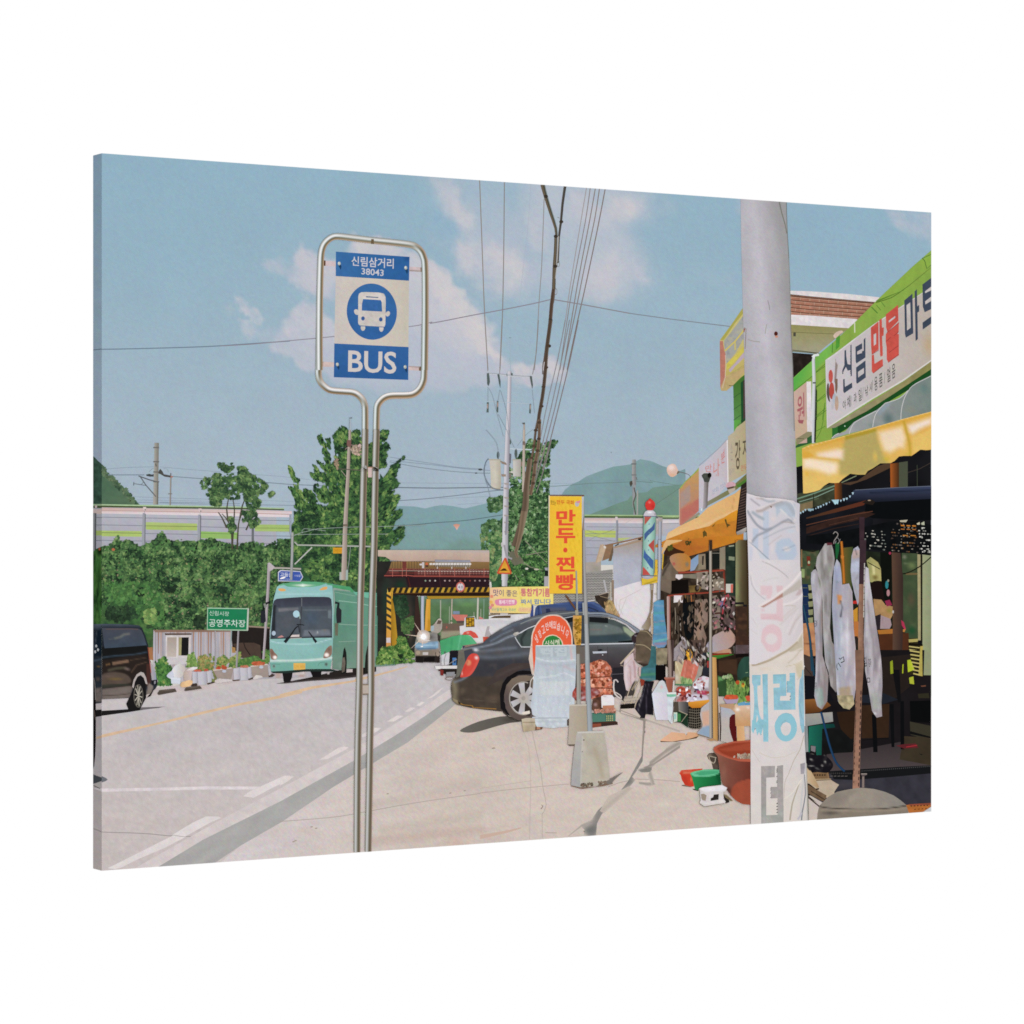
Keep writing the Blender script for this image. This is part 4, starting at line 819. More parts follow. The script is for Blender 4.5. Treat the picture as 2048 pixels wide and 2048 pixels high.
# ================================================================ roofs and walls behind the car
part('printed_tiled_house','grey tiled roof behind the yellow banner')
fr(960,1060,242)
f('1170 560 1330 540 1932 500 1932 700 1700 700 1680 740 1170 900','#a59c94',N(0.1,12,200),N(0.6,12,201,'#7f8f62'),sp=3)
sub('tiles');fr(1040,1160,242)
f('520 -60 1480 -170 1480 600 1100 600 500 440','#97948f',N(0.14,7,202),G(500,0,1480,0,'#a09d98','#8d8a86',0.5),sp=2.4)
for k in range(17):
 y=-150+k*40;pts=[]
 for j in range(0,21):
  x=520+j*48;pts+=[x,y+60-j*1.0,x+24,y+78-j*1.0]
 ln(pts,10,'#6f6c6a',0)
 if k%2:ln([a+(0 if i%2==0 else 12)for i,a in enumerate(pts)],5,'#b9b6b0')
back();fr(1060,880,242);ln('1060 1960 1110 1780 1140 1670',34,'#b39c84');p('1150 1660 1230 1690 1190 1800 1140 1932 1060 1960','#bda78f');p('1220 1690 1330 1650 1330 1720 1290 1880 1150 1932','#8a6d54');p('1320 1700 1340 1750 1300 1932 1250 1932',
'#6a5846')
part('printed_white_house','white rendered house wall under a sloping brown roof')
fr(1060,880,242)
f('1330 1740 1500 1640 1790 1560 2000 1560 2000 3400 1860 3200 1250 2800 1330 2400','#ddd6d9',sp=5)
f('1330 1700 1800 1560 2000 1500 2000 2200 1660 2280 1330 2380','#b5afb3',G(0,1560,0,1900,'#a08f80','#b0b2bf'),N(0.06,18,203),sp=3)
ln('1180 1690 1340 1655 1560 1610 1780 1555 2000 1500',22,'#8c6a50');p('1350 1690 1420 1645 1415 1670 1360 1700','#3c2e28');p('1720 1575 1780 1565 1770 1600 1730 1600','#3a2c26');ln('1340 1720 1800 1600',20,'#a38a72');ln('1180 1690 1205 1730',
30,'#d8cfc8')
fr(1040,1160,242);ln('1340 0 1380 200',30,'#b0aeb0');ln('1450 40 1440 560',22,'#b3ada2');p('1460 0 1500 0 1500 600 1440 620 1470 300','#8a7868')
f('1190 250 1260 240 1330 210 1410 210 1400 400 1370 470 1320 440 1210 330','#3c332c',N(0.4,7,204),sp=2.5);lv('1360 380 1460 340 1500 420 1560 520 1590 600 1400 570',90,6,['#a58a62','#c4a878','#8a7250'],160,ang=80,asp=3);ln('1260 240 1420 190',
10,'#b8a898');ln('1280 260 1400 290 1440 180',9,'#a08c72')
for s_ in('1530 300 1540 420 1560 560','1600 300 1580 500','1700 280 1620 480 1600 560','1932 150 1600 320','1560 380 1640 560'):ln(s_,5,'#c9b9b4')
part('printed_blue_truck','blue covered truck behind the dark car')
f('160 400 195 385 215 420 215 600 165 620','#3f4f86',sp=3);f('225 600 245 450 290 395 600 370 900 340 1190 350 1280 400 1380 520 1300 560 900 560','#3e4f78',N(0.06,12,205),Ps('320 440 740 440 730 520 330 560',10,'#55586a',
0.9),Ls('300 400 900 360 1180 360',16,10,'#5a6da0',0.8),Ps('940 380 1180 380 1300 540 1000 540',14,'#35456f',0.8),Ls('1150 370 1280 430 1370 520',14,8,'#5a7096',0.7),sp=2.5)
ln('290 400 300 600',10,'#2c3a60');ln('320 410 345 560',14,'#4a6298');p('410 460 470 455 500 530 420 540','#2c3350');ln('1080 340 1190 322',16,'#c9c4c2');ln('930 470 1100 440 1250 500',18,'#2a3246',2)
# ================================================================ transformer pole and the overhead cables
part('printed_cable','thin overhead wires running up to the top edge')
fr(860,340,400)
for s_,w_,c_ in(('479 90 500 650 527 1380 560 1932',9,'#8b8178'),('719 110 712 800 700 1400 676 1932',9,'#85807c'),('975 130 950 500 905 900 860 1300 820 1560',3,'#a9aebd'),('1102 280 1080 900 1053 1280 1030 1700 1008 1932',
8,'#8f8a88'),('1512 170 1440 600 1350 1150 1300 1500 1210 1932',7,'#9b8e8c'),('1548 172 1500 500 1400 1010 1340 1350 1255 1932',8,'#857a76'),('1597 178 1540 500 1420 1130 1290 1932',9,'#84766f'),('1637 180 1590 480 1500 900 1400 1400 1285 1932',
9,'#84766f'),('1692 184 1620 560 1500 1130 1430 1440 1325 1932',10,'#7d706a')):ln(s_,w_,c_,3)
ln('0 1482 150 1455 400 1405 700 1350 1000 1290 1160 1252',9,'#87808a',3);ln('1195 1252 1330 1275 1500 1305 1932 1385',9,'#867f84',3)
fr(920,640,300)
for s_,w_,c_ in(('322 0 340 300 358 660',10,'#8b8480'),('541 0 525 350 510 690',10,'#8b8480'),('1010 0 985 400 935 700',10,'#857f7c'),('1355 0 1260 500 1150 960 1040 1500 980 1932',9,'#8a8488'),('1410 0 1310 500 1180 1100 1060 1600 985 1932',
9,'#867c7c'),('1466 0 1360 500 1230 1100 1090 1640 1010 1932',10,'#85797a'),('1524 0 1420 500 1300 1000 1150 1600 1060 1932',11,'#7f7270')):ln(s_,w_,c_,2)
fr(1060,880,242)
for s_ in('340 0 260 330 150 700 100 840','272 0 180 350 80 680 60 760','215 0 140 300 90 600'):ln(s_,13,'#857c7e',1)
fr();ln([1258,626.5,1340,638,1420,648,1490,656.5],1.6,'#7d8188')
part('printed_cable','long wire crossing the sky behind the bus sign')
fr(180,300,400);ln('35 1918 113 1925 500 1918 1100 1900 1500 1875 1932 1845',10,'#6f8090',3)
fr(440,440,400);ln('0 1217 300 1200 600 1172 900 1145 1100 1125 1400 1090 1830 1030 1932 1014 2050 985',8,'#8b8590',3)
part('printed_transformer_pole','white utility pole carrying crossarms and transformers')
fr(920,640,300)
sub('pole');ln('650 240 648 680',10,'#9fb1bd');ln('622 480 620 680',5,'#aebac4');ln('630 228 660 228',8,'#77828c')
ln('640 660 632 1000 615 1500 600 1932',46,['#c9c6cd','#cfcad0','#b4b0ba','#938f9a'],1,66)
fr(760,860,300);ln('1645 0 1635 300 1625 700 1615 1200 1605 1932',56,['#cfccd2','#c9c6cc','#a8a5ae','#8f8c95'],1,84)
fr(960,1060,242);ln('400 0 398 400 390 900',86,['#c9c9ce','#cfcdd0','#b0aeb4','#a09ea4'])
fr(920,640,300);back();sub('crossarm');ln('345 690 500 700 700 722 930 735',18,['#d5d8de','#8a9096']);back();sub('crossarm');ln('350 1050 600 1060 900 1080',9,'#b3c0cc');back();sub('crossarm');ln('640 1660 920 1670',14,'#c3cdd6');back()
sub('insulators')
for s_ in('345 690 370 680 380 740 385 800 370 850 350 830','480 700 505 695 522 790 520 880 505 830','895 720 925 725 940 840 930 890 910 800','600 680 612 720 600 720','655 680 680 690 675 720 655 712','345 1060 370 1060 368 1190 340 1190 348 1120',
'475 1040 495 1045 492 1190 468 1190','895 1080 915 1080 912 1205 890 1200','640 1540 660 1545 655 1600 640 1600','640 1740 660 1750 655 1800 640 1800'):p(s_,'#55605e')
for x,y in((355,1090),(485,1070),(905,1100)):el(x,y+20,8,34,'#a8938c')
el(490,1740,18,50,'#4f5a5c');el(720,1720,18,60,'#55605f');p('1940 1700 1950 1700 1950 1720','#444444');back()
sub('jumper_wires')
for s_ in('370 880 420 980 480 1220 560 1500','520 900 600 1180 640 1500 700 1640','930 900 960 1200','490 1210 600 1420 640 1530','350 1860 320 1880 320 1932','340 1410 400 1480 470 1570 495 1680','740 1620 850 1480 940 1410',
'360 860 360 1040','510 900 490 1040'):ln(s_,6,'#8b98a3',3)
back();sub('transformer');f('375 1790 520 1790 525 1932 530 2120 520 2180 400 2180 392 1932','#c2bcae',G(380,0,530,0,'#c9c3b6','#aea695',cm='#c8c2b4'),N(0.05,12,210),sp=2.5);ln('372 1800 525 1800',14,'#b0a998');ln('520 1820 600 1860',
16,'#8c7c6c');ln('400 2170 520 2175',14,'#a89f8e');back()
fr(760,860,300);sub('transformer');f('1712 375 1815 378 1812 600 1712 600','#c0bdb8',G(1712,0,1815,0,'#cac8c4','#a5a097'),sp=2.5);ln('1705 385 1815 385',16,'#b0aba0');ln('1680 540 1715 545',24,'#c9c4be');back()
sub('clamps');p('1560 400 1620 420 1620 450 1565 430','#8f7d70');p('1560 570 1620 570 1620 600 1570 600','#97867a');p('1665 300 1690 310 1685 430 1665 430','#6a6a74');p('1660 560 1692 560 1685 620 1660 610','#756f66');p('1815 400 1840 420 1838 460 1815 470',
'#8a7668')
ring(1400,540,55,170,7,'#7f8c98',90,270);ln('1400 370 1360 420 1340 560 1400 700 1480 760 1590 775',12,'#6c7884',3);ln('1350 600 1380 700 1420 860',7,'#8996a2');ln('1530 380 1500 180 1400 40 1360 0',6,'#838f9b',3)
for y in(680,740,860,970,1090,1180,1300):p([1598,y,1660,y+6,1650,y+30,1600,y+20],'#a39a94')
p('1560 1450 1590 1450 1590 1510 1560 1500','#c0bcbc');ln('1635 1110 1618 1350',22,'#8f8c96');ln('1600 1480 1630 1620 1700 1660',24,'#9a979c',2);back()
part('printed_pale_pole','slim beige concrete pole beside the transformers')
fr(920,640,300);ln('827 1330 824 1600 820 1932',18,['#b8aca2','#9a8e84'],0,32);p('795 1325 835 1320 835 1345 815 1345','#5c5c58');p('805 1570 842 1570 842 1620 805 1615','#8f7a70')
fr(760,860,300);ln('1855 0 1850 400 1848 800',30,['#c4b7ac','#a4978c'],0,36);
p('1838 140 1870 150 1868 200 1838 190','#7f6f68')
part('printed_cable_bundle','thick twisted bundle of black cables')
fr(860,340,400)
ln('1088 140 1120 260 1170 420 1215 560 1222 650',44,['#5c4a3a','#6b6250','#3c362c','#8a9a98'],2,24);ln('1305 155 1280 330 1265 500 1245 650 1240 800 1235 900',26,['#54504a','#3d3833'],2,16)
ln('1215 650 1210 800 1200 950 1195 1150 1180 1280',28,['#4a4234','#6e6250','#3c352c'],2,36);ln('1240 640 1230 850 1210 1050',12,'#a8a49c',2,6);ln('1195 1150 1175 1300 1160 1480 1130 1700 1100 1932',36,['#5c4a3e','#4a3a30',
'#6e5c50'],2,34)
for x,y in((1120,255),(1268,500),(1215,640),(1210,930),(1165,1450),(1150,1700)):el(x,y,20,16,'#3c342c')
ring(1240,905,12,30,4,'#7a746c');ring(1215,1175,12,30,4,'#7a746c');ln('1230 455 1250 465',4,'#6a645c')
fr(920,640,300)
ln('1170 0 1140 220 1115 420 1100 640 1085 800 1060 1000 1020 1220 1000 1400',44,['#5e4e42','#44382f','#6f6054'],2,44);ln('1110 400 1070 560 1065 700',12,'#5a4a40',2);ln('1085 540 1070 650',10,'#c8c4c8')
ln('1005 1290 975 1420 955 1600 930 1750 905 1932',30,['#6d5c50','#4f4036'],2,26);ln('1025 1280 1020 1480 1000 1650 970 1800 950 1932',40,['#7a6555','#5c4a3e','#8a7564'],2,32)
for x,y in((1130,330),(1110,610),(1075,860),(1050,1110),(1020,1320),(975,1420),(1015,1530),(1000,1680),(920,1780),(965,1840)):el(x,y,26,18,'#4a3c32')
fr(1060,880,242)
ln('70 0 55 150 20 320 0 460',34,['#7a6656','#57463a'],1);ln('145 0 125 180 85 360 60 560 35 740 0 880',44,['#7f6a58','#5f4c3e','#8c7562'],1,56)
for x,y in((60,95),(120,170),(20,290),(85,355),(60,560),(50,690)):el(x,y,30,24,'#4f3f34')
fr(760,860,300);ln('1930 370 1900 600 1880 800 1870 1000 1800 1300 1740 1500',60,['#6a5a4c','#5a4a3c','#8a7a68'],2,100)
fr(960,1060,242);ln('700 -300 660 0 620 180 570 350 600 440',90,['#87735e','#6e5c4a','#8f7f6a'],1,40)
part('printed_hump_sign','triangular orange speed hump warning sign')
fr(960,1060,242);p('393 440 420 450 505 680 495 705 280 700 268 680','#c8553a');p('393 475 482 680 300 680','#dba03a');p('325 645 350 625 375 612 405 615 430 645','#3c2a18');ln('315 648 440 650',6,'#3c2a18')
# ================================================================ banners
part('printed_oil_banner','pale yellow banner advertising pressed sesame oil')
sub('sheet');f('150 920 400 908 1100 900 1165 980 1165 1180 900 1200 820 1180 800 1330 500 1325 150 1320','#ecd986',G(150,0,700,0,'#eac58a','#ecd97e'),Ps('150 920 330 940 300 1060 150 1100',20,'#e8c0a0',0.8),Ls('610 920 700 1320',
10,6,'#d8c24e',0.9),Ls('1165 900 1168 1180',14,8,'#e2c860',0.8),Ps('620 1230 830 1240 830 1320 620 1310',12,'#e6ba9c',0.7),sp=2.5)
for x,y,c_ in((180,1060,'#e08c70'),(190,1200,'#d88a78'),(160,1240,'#cf8a9c'),(170,1150,'#e5b060')):el(x,y,26,26,c_)
back();sub('lettering')
tx('맛이 좋은','205 945 590 965 590 1065 205 1055','#6c6078',0.012);tx('통참깨기름','640 930 1115 930 1115 1068 645 1058','#c8607a',0.025)
f('230 1130 300 1100 500 1098 575 1120 570 1195 400 1210 260 1200','#d888a8',sp=3,sm=2);tx('통배기찐빵','295 1120 550 1110 550 1180 295 1185','#f0e0e0',0.02)
tx('짜서 팝니다','640 1105 1130 1100 1130 1185 645 1185','#5a7ab0',0.02);tx('국산들깨고소 국내산','175 1240 570 1245 570 1300 175 1300','#6fa88c',0.012);tx('신선한 것','600 1250 830 1250 800 1300 600 1300','#d89a8a',0.0);back()
fr(880,1140,242)
for x,y in((795,265),):el(x,y,12,20,'#cfc4bc')
sub('banner_post');fr(960,1060,242);ln('1050 740 1050 900',64,'#a8a4aa');p('1030 600 1090 600 1090 650 1040 640','#a0a0a8');p('1030 650 1090 650 1090 730 1030 730','#1f2424');back()
part('printed_yellow_banner','tall yellow shop banner with red Korean letters')
fr(1060,880,242)
sub('frame');p('860 880 868 1960 868 2380 820 2380 812 900','#8a7b74');ln('320 882 865 885',14,'#6d3f30');p('290 885 312 885 306 2370 285 2370','#d8cdb8');p('812 905 858 905 855 1200 820 1500','#b9bcc4');back()
fr(960,1060,242);sub('frame');p('1620 0 1640 0 1640 1010 1620 1010','#8f8078');ln('1110 1010 1640 1010',14,'#8a6a3c');back()
fr(1060,880,242)
sub('sheet');f('308 895 820 900 824 1960 822 2450 300 2450 300 1960','#e9bd3e',G(308,0,820,0,'#e9b83c','#eac23c'),Ls('460 900 560 1300 700 1960 760 2300',10,8,'#d8a82c',0.7),Ls('520 900 640 1400 760 1960',9,8,'#d8a82c',0.7),
Ls('590 900 700 1300 800 1700',8,8,'#d0a028',0.7),Ls('330 1100 500 1700',8,10,'#dcae34',0.5),Ls('740 900 800 1100',7,6,'#d8a82c',0.6),sp=3)
back();sub('lettering')
tx('맛있는','325 960 410 975 408 1045 322 1030','#5a4a20',0.01);tx('만두 국화','420 955 700 965 698 1035 420 1025','#c8552c',0.02);el(745,1020,34,44,'#b8b4b8');p('720 990 800 960 790 1010 740 1000','#d88a94')
tx('만','412 1120 722 1110 722 1365 412 1365','#e0533a',0.035);tx('두','408 1405 718 1405 718 1650 408 1650','#e0533a',0.035);el(558,1757,34,40,'#e0533a')
fr(960,1060,242)
tx('찐','1205 420 1508 425 1508 665 1205 665','#e0533a',0.035);tx('빵','1205 705 1520 705 1520 960 1205 960','#e0533a',0.035);back()
for s_ in('1360 1040 1430 1130 1500 1230',):ln(s_,26,'#6f4a30')
back()
# ================================================================ parked dark car
part('printed_car','dark grey dusty saloon car parked nose in, seen from behind')
fr(880,1300,300)
sub('shadow');f('258 1035 330 990 500 920 700 870 860 850 1000 880 1060 920 900 940 700 990 500 1050 370 1065 280 1055','#645f58',B(900,900,160,50,'#3a3530',0.9),G(258,0,900,0,'#6c6a64','#55504a',0.6),sp=2.5,sm=2)
back()
fr(880,1140,242)
body='350 1260 480 1200 680 1160 800 1050 950 950 1150 840 1350 770 1560 720 1800 660 2100 650 2400 690 2700 800 2932 960 3100 1100 3100 2000 2500 2050 1500 2080 1000 2090 980 2260 700 2230 480 2200 260 2150 190 2080 165 1900 175 1800 250 1680 290 1450'
f(body,'#444347',G(0,700,0,2200,'#585c63','#443c36',cm='#424045'),Ps('350 1260 700 1170 850 1080 1150 1000 1230 1230 1450 1250 1450 1500 1000 1500 640 1430 560 1340',30,'#4d5056',0.9),Ls('360 1270 640 1230 880 1170 1060 1080 1180 1040',
20,24,'#a5b0be',0.9,3),Ls('560 1300 700 1290 900 1270 1200 1240',30,40,'#7a8290',0.8,2),B(570,1275,70,36,'#f2f2f4',1),Ls('600 1370 800 1400 1100 1370 1400 1330',40,50,'#6f7683',0.7,2),Ps('620 1450 1450 1400 1480 1620 1200 1640 900 1740 500 1740',
40,'#3a3a40',0.9),Ls('1000 950 1250 850 1500 780 1850 700',40,26,'#7f8c98',0.6,2),Ls('700 1170 900 1060 1150 900 1400 800',24,20,'#4a5262',0.9,2),Ls('800 1140 1000 1020 1160 950',16,16,'#94a2b8',0.6),Ps('250 1700 500 1700 1000 1700 1000 2060 980 2250 480 2200 260 2150 180 2000 170 1820',
20,'#463d35',0.9),G(165,0,520,0,'#6e6555','#51473e',0.0),Ls('200 1780 240 1900 220 2060 260 2140',90,60,'#8a8068',0.8),Ls('230 1790 340 1750 420 1700',30,20,'#7a8594',0.9),B(350,1930,60,90,'#6c5f4e',0.6),B(850,2050,160,110,
'#6a584a',0.6),Ls('540 1715 800 1712 1100 1690',5,5,'#9a8f88',0.8),Ls('350 2060 900 2110',6,10,'#6f6558',0.5),N(0.08,14,220),N(0.4,12,221,'#6a5c50'),sp=2.4,grain=0.03)
fr(880,1300,300);p('165 640 230 690 290 710 400 720 415 745 720 765 720 752 430 735 415 712 300 700','#8f6a38');p('160 620 220 650 230 690 170 660','#8a7c62');p('225 660 260 680 255 700 235 690','#2c2622');back()
fr(880,1140,242)
p('355 1205 620 1170 690 1165 480 1215 360 1240','#8a7468');p('350 1210 400 1215 360 1250','#2a3050')
p('290 1280 380 1270 500 1250 470 1330 330 1640 290 1700 250 1720 270 1500','#6b685e');f('375 1290 500 1260 520 1310 440 1400 400 1500','#45454f',sp=3)
sub('tail_lamp');f('445 1380 500 1335 580 1340 620 1400 610 1460 560 1570 500 1660 440 1700 330 1715 320 1680 370 1540 410 1450','#cf4a40',B(445,1480,60,62,'#d8906a',0.95,-20,.5),B(575,1400,50,50,'#f6e6e8',0.95),B(345,1650,
18,60,'#f0c8c0',0.95,12),Ls('600 1440 540 1580 450 1690',30,20,'#d86a60',0.6),Ls('430 1460 360 1640',16,20,'#b8342e',0.7),sp=2,sm=2)
sub('tyre');fr(880,1300,300)
f('770 660 765 560 800 430 870 330 960 280 1060 262 1180 270 1180 310 1000 320 900 400 830 520 815 640 850 760 900 850 840 820 775 750','#191719',sp=2.5,sm=0);f('820 580 850 450 920 370 1010 330 1100 325 1200 340 1200 890 1100 910 1000 905 900 850 840 750',
'#6b5e58',G(0,330,0,900,'#7a6c5e','#5a4e4a'),B(850,620,60,260,'#54484a',0.7),sp=2.4)
f('760 740 820 790 880 850 960 900 1040 915 1000 920 900 880 820 820','#3a322e',sp=3)
sub('wheel_rim');f('885 640 895 540 940 460 1010 415 1100 405 1170 430 1170 820 1090 835 1000 810 930 750','#39322f',N(0.1,8,222),sp=2.2,sm=3)
cx_,cy_=1070,622
for k,a in enumerate((-98,-50,-5,40,98,152,205)):
 r=math.radians(a);n_=np.array([-math.sin(r),math.cos(r)]);d_=np.array([math.cos(r),math.sin(r)]);c0=np.array([cx_,cy_]);ex=170 if abs(math.cos(r))>.5 else 200
 q=[c0+d_*40-n_*26,c0+d_*ex-n_*40,c0+d_*ex+n_*40,c0+d_*40+n_*26];f(list(np.array(q).ravel()),'#b9b4b6',G(cx_,cy_,cx_+d_[0]*ex,cy_+d_[1]*ex,'#aaa29c','#c0bec4'),sp=2.5)
el(cx_,cy_,62,66,'#b5ada6');el(cx_,cy_,26,28,'#a39a92');ring(1068,622,178,210,14,'#a8a098',60,290);ring(1068,622,168,200,6,'#d8d4d4',70,150);f('1050 800 1150 780 1150 820 1060 830','#e2d8cc',sp=3)
back()
fr(880,1140,242)
f('720 1870 900 1600 1150 1490 1450 1480 1450 1560 1250 1600 1100 1690','#463c3a',Ls('900 1700 1100 1600 1300 1540',20,30,'#564c4a',0.8),sp=3)
f('1460 1250 3000 1250 3000 1640 1460 1640','#484848',sp=4)
fr(1040,1160,242)
sub('window');f('0 860 60 790 200 720 380 650 560 600 780 570 1000 560 1090 565 1100 1010 0 1060 -20 1000','#40454a',N(0.1,16,223),sp=3)
f('1090 600 1300 600 1500 640 1680 720 1830 860 1780 960 1680 1000 1100 1010','#4a5453',Ps('1100 700 1400 700 1600 760 1650 840 1400 870 1100 880',14,'#6a7472',0.9),Ps('1100 900 1400 880 1650 870 1780 940 1600 980 1100 1010',
16,'#35444c',0.9),Ps('1640 740 1700 760 1850 860 1790 930 1650 820',10,'#a0ab90',0.9),Ls('1110 790 1280 790',20,14,'#7c6c68',0.8),B(1365,740,34,14,'#b9bdb8',0.9),N(0.08,12,224),sp=2.4);p('1100 590 1400 605 1400 690 1100 670',
'#1b1c1e');p('720 600 860 590 850 660 720 690','#1b1c1e');p('1560 980 1790 960 1780 1000 1560 1000','#161a1a')
back();sub('roof_line');ln('1080 575 1300 570 1500 600 1700 690 1890 850',24,['#2a2c32','#8f96a0','#33353b'],2);ln('1060 530 1300 530 1480 570 1700 680 1932 840',40,['#7a7f88','#8e97a5','#3a3c42'],2)
ln('0 700 200 620 500 560 820 520 1100 515',16,['#8a8c84','#7c848c'],2);ln('0 1050 60 1072 180 1068',12,'#c5c8cc');ln('960 1030 1200 1022 1800 1010',20,'#c4c6cc');ln('0 850 120 770 230 725',10,'#b8bac0');ln('690 610 840 580',
12,'#b0b6be');back()
f('1100 1030 1800 1025 1850 1100 1750 1500 1600 1800 1480 1600 1450 1400 1280 1270 1120 1320','#4a494d',G(0,1030,0,1400,'#565759','#3c3438'),Ls('1100 1050 1800 1045',20,30,'#6c7076',0.6),B(1300,1200,160,60,'#453a40',0.6),
N(0.05,14,225),sp=3)
ln('1232 1050 1235 1100',6,'#3a3a3c');ln('1385 1060 1400 1300',6,'#3a3a3e');f('950 1060 1040 1060 1050 1320 950 1330','#6a625c',sp=4)
sub('door_handle');p('1230 1110 1290 1100 1320 1120 1240 1150','#1d1d20');p('1150 1142 1380 1135 1380 1165 1160 1175','#b8bcc6');el(1312,1195,10,10,'#c0c0c4');back()
sub('wing_mirror');f('1770 900 1830 850 1900 830 1900 960 1830 1010 1780 980','#33282c',B(1840,890,24,20,'#b9b3b6',0.9),sp=2.5);back()
f('1480 1400 1660 1390 1660 1500 1700 1760 1640 1932 1480 1700 1460 1560','#28262b',N(0.1,14,226),sp=3);ln('1460 1505 1650 1495',5,'#77727a')
sub('quarter_window');fr(880,1140,242);f('1200 1090 1300 1000 1500 900 1520 1220 1290 1225','#46504e',Ls('1300 1190 1290 1100 1360 980',30,16,'#23282a',0.8),B(1400,1100,60,100,'#4a5a58',0.6),sp=2.5)
ln('1190 1050 1300 985 1400 930 1520 885',14,'#c9cbd0');ln('1190 1070 1230 1140 1290 1228 1460 1228',15,'#bfc2c6');f('1155 1030 1180 1000 1240 985 1255 1010 1200 1060','#b0aba4',N(0.2,5,227),sp=2.2);back()
# ================================================================ red ice cream style sign wrapped in plastic
part('printed_round_top_sign','round topped red sign half wrapped in clear plastic sheet')
fr(1040,1160,242)
sub('board');p('170 1000 185 850 240 720 330 610 430 560 530 552 640 570 740 650 800 760 830 900 835 1060 870 1500 180 1500','#d9c4b8',2)
f('188 1000 200 860 255 730 340 625 435 578 530 568 630 585 725 660 785 770 812 900 815 1048 245 1045 240 1250 215 1480 195 1200','#e2603f',sp=3)
p('345 1040 355 980 400 910 455 880 515 870 575 885 635 925 670 980 685 1040','#dccab0');p('360 1040 370 985 410 920 460 895 515 885 570 898 625 935 655 985 668 1040','#2f7f3c')
back();sub('lettering')
for ch,x,y,a in zip('냉장고안에있습니다',(255,310,365,425,485,548,610,675,745),(940,860,790,740,715,715,745,790,860),(-62,-48,-35,-20,-6,6,20,34,50)):
 r=math.radians(a);w_,h_=27,62;ux=np.array([math.cos(r),math.sin(r)])*w_;uy=np.array([-math.sin(r*.35),math.cos(r*.35)])*h_;c0=np.array([x,y])
 tx(ch,np.concatenate([c0-ux-uy,c0+ux-uy,c0+ux+uy,c0-ux+uy]),'#ead2cc',0.015)
tx('시식혜','385 970 620 945 625 1040 385 1042','#d8d4c0',0.02);back()
sub('plastic_wrap')
fr(1040,1160,242)
f('240 1045 890 1035 890 1250 880 1600 860 1932 870 2200 800 2210 560 2240 330 2230 190 2150 165 2000 190 1800 215 1500 240 1250','#bfc4cc',G(0,1040,0,2200,'#b2bcc4','#c6ccd6'),Ps('250 1060 770 1050 770 1220 250 1230',14,
'#a9b4ba',0.8),N(0.5,8,230,'#c9cfd4',3,1,3),Ls('240 1240 400 1290 600 1300 870 1270',12,12,'#e0e2e8',0.9,2),Ls('330 1340 700 1370 870 1330',30,30,'#a8adb9',0.7,2),Ls('300 1560 560 1530 700 1480 860 1560',12,14,'#e2e3e9',0.8,
2),Ls('400 1700 420 1460',20,40,'#b0b4c0',0.4),Ps('300 1620 780 1620 780 1840 300 1830',12,'#cfd2d4',0.7),Ls('700 1380 870 1450',50,30,'#c4aeb4',0.6),B(480,1400,150,60,'#c4bac4',0.6),Ls('800 1060 820 1260',30,16,'#d0a8a4',
0.7),Ls('800 1640 790 2200',8,8,'#a8b6c8',0.7),N(0.05,6,231,None,3,.5,3),sp=2.3,grain=0.03)
tx('떡집','320 1080 740 1070 740 1220 320 1225','#bcc6ca',0.04)
ln('250 1048 880 1038',12,'#e6e2e2');ln('190 1520 220 1500 200 1560 160 1620 150 1780',12,'#d8d0c8',2);ln('205 1550 215 1600',10,'#f0ecea')
for k in range(26):ln([300+(k*97)%520,1650+(k*61)%480,315+(k*97)%520,1652+(k*61)%480],9,'#dfe4ea')
fr(880,1300,300);f('1180 860 1640 860 1640 985 1450 1005 1240 990','#c3cad0',N(0.12,7,232),Ls('1250 920 1640 920',14,14,'#aab2ba',0.7),sp=2.5);p('1180 870 1640 868 1640 880 1180 884','#a8afb8')
back()
part('printed_paving_stone','small stacked stones weighing down the sign');f('1045 890 1100 875 1215 875 1225 985 1220 1030 1070 1055 1055 980','#b0a08a',G(0,880,0,1050,'#c4b8a4','#ad9c80'),Ls('1060 935 1215 930',10,8,'#7c6c50',
0.8),N(0.1,8,233),sp=2.2);p('1220 990 1320 990 1310 1020 1220 1035','#6a4a38');p('1240 985 1290 1000 1280 1020 1240 1020','#b5856c');p('1630 900 1650 890 1650 970 1630 975','#4a3c34')
# ================================================================ poles in concrete feet, onions and crates
part('printed_onion_sacks','stack of orange net sacks full of onions')
fr(1040,1160,242)
f('960 1340 1130 1320 1270 1265 1370 1300 1440 1380 1460 1460 1430 1540 1460 1600 1460 1740 1490 1800 1440 1900 1100 1900 950 1780 970 1600 955 1480','#b86f56',N(0.2,8,250),N(1.3,6,251,'#7d3f2a'),N(0.9,6,252,'#dd9a84'),B(1270,
1290,130,40,'#d49080',0.8),sp=1.8,grain=0.06)
lv('960 1380 1130 1340 1270 1290 1400 1370 1440 1460 1410 1540 1000 1560 960 1500',90,12,['#8a4630','#b8664c','#cc8068','#e0a894'],163,asp=1.15,clump=6,spread=.6)
lv('970 1590 1440 1560 1450 1710 980 1730',70,12,['#7d3f2a','#b8664c','#cc8068','#e0a894'],263,asp=1.15,clump=6,spread=.6)
lv('970 1760 1460 1740 1480 1810 1400 1880 1100 1880',60,12,['#7d3f2a','#b8664c','#cc8068','#dda28c'],264,asp=1.15,clump=6,spread=.6)
ln('960 1572 1150 1556 1300 1548 1430 1540',16,'#6f3422',3);ln('980 1745 1200 1720 1460 1732',14,'#6f3422',3);ln('1100 1560 1090 1740',8,'#84452f')
part('printed_red_bundle','red and white plastic packages in front of the sacks')
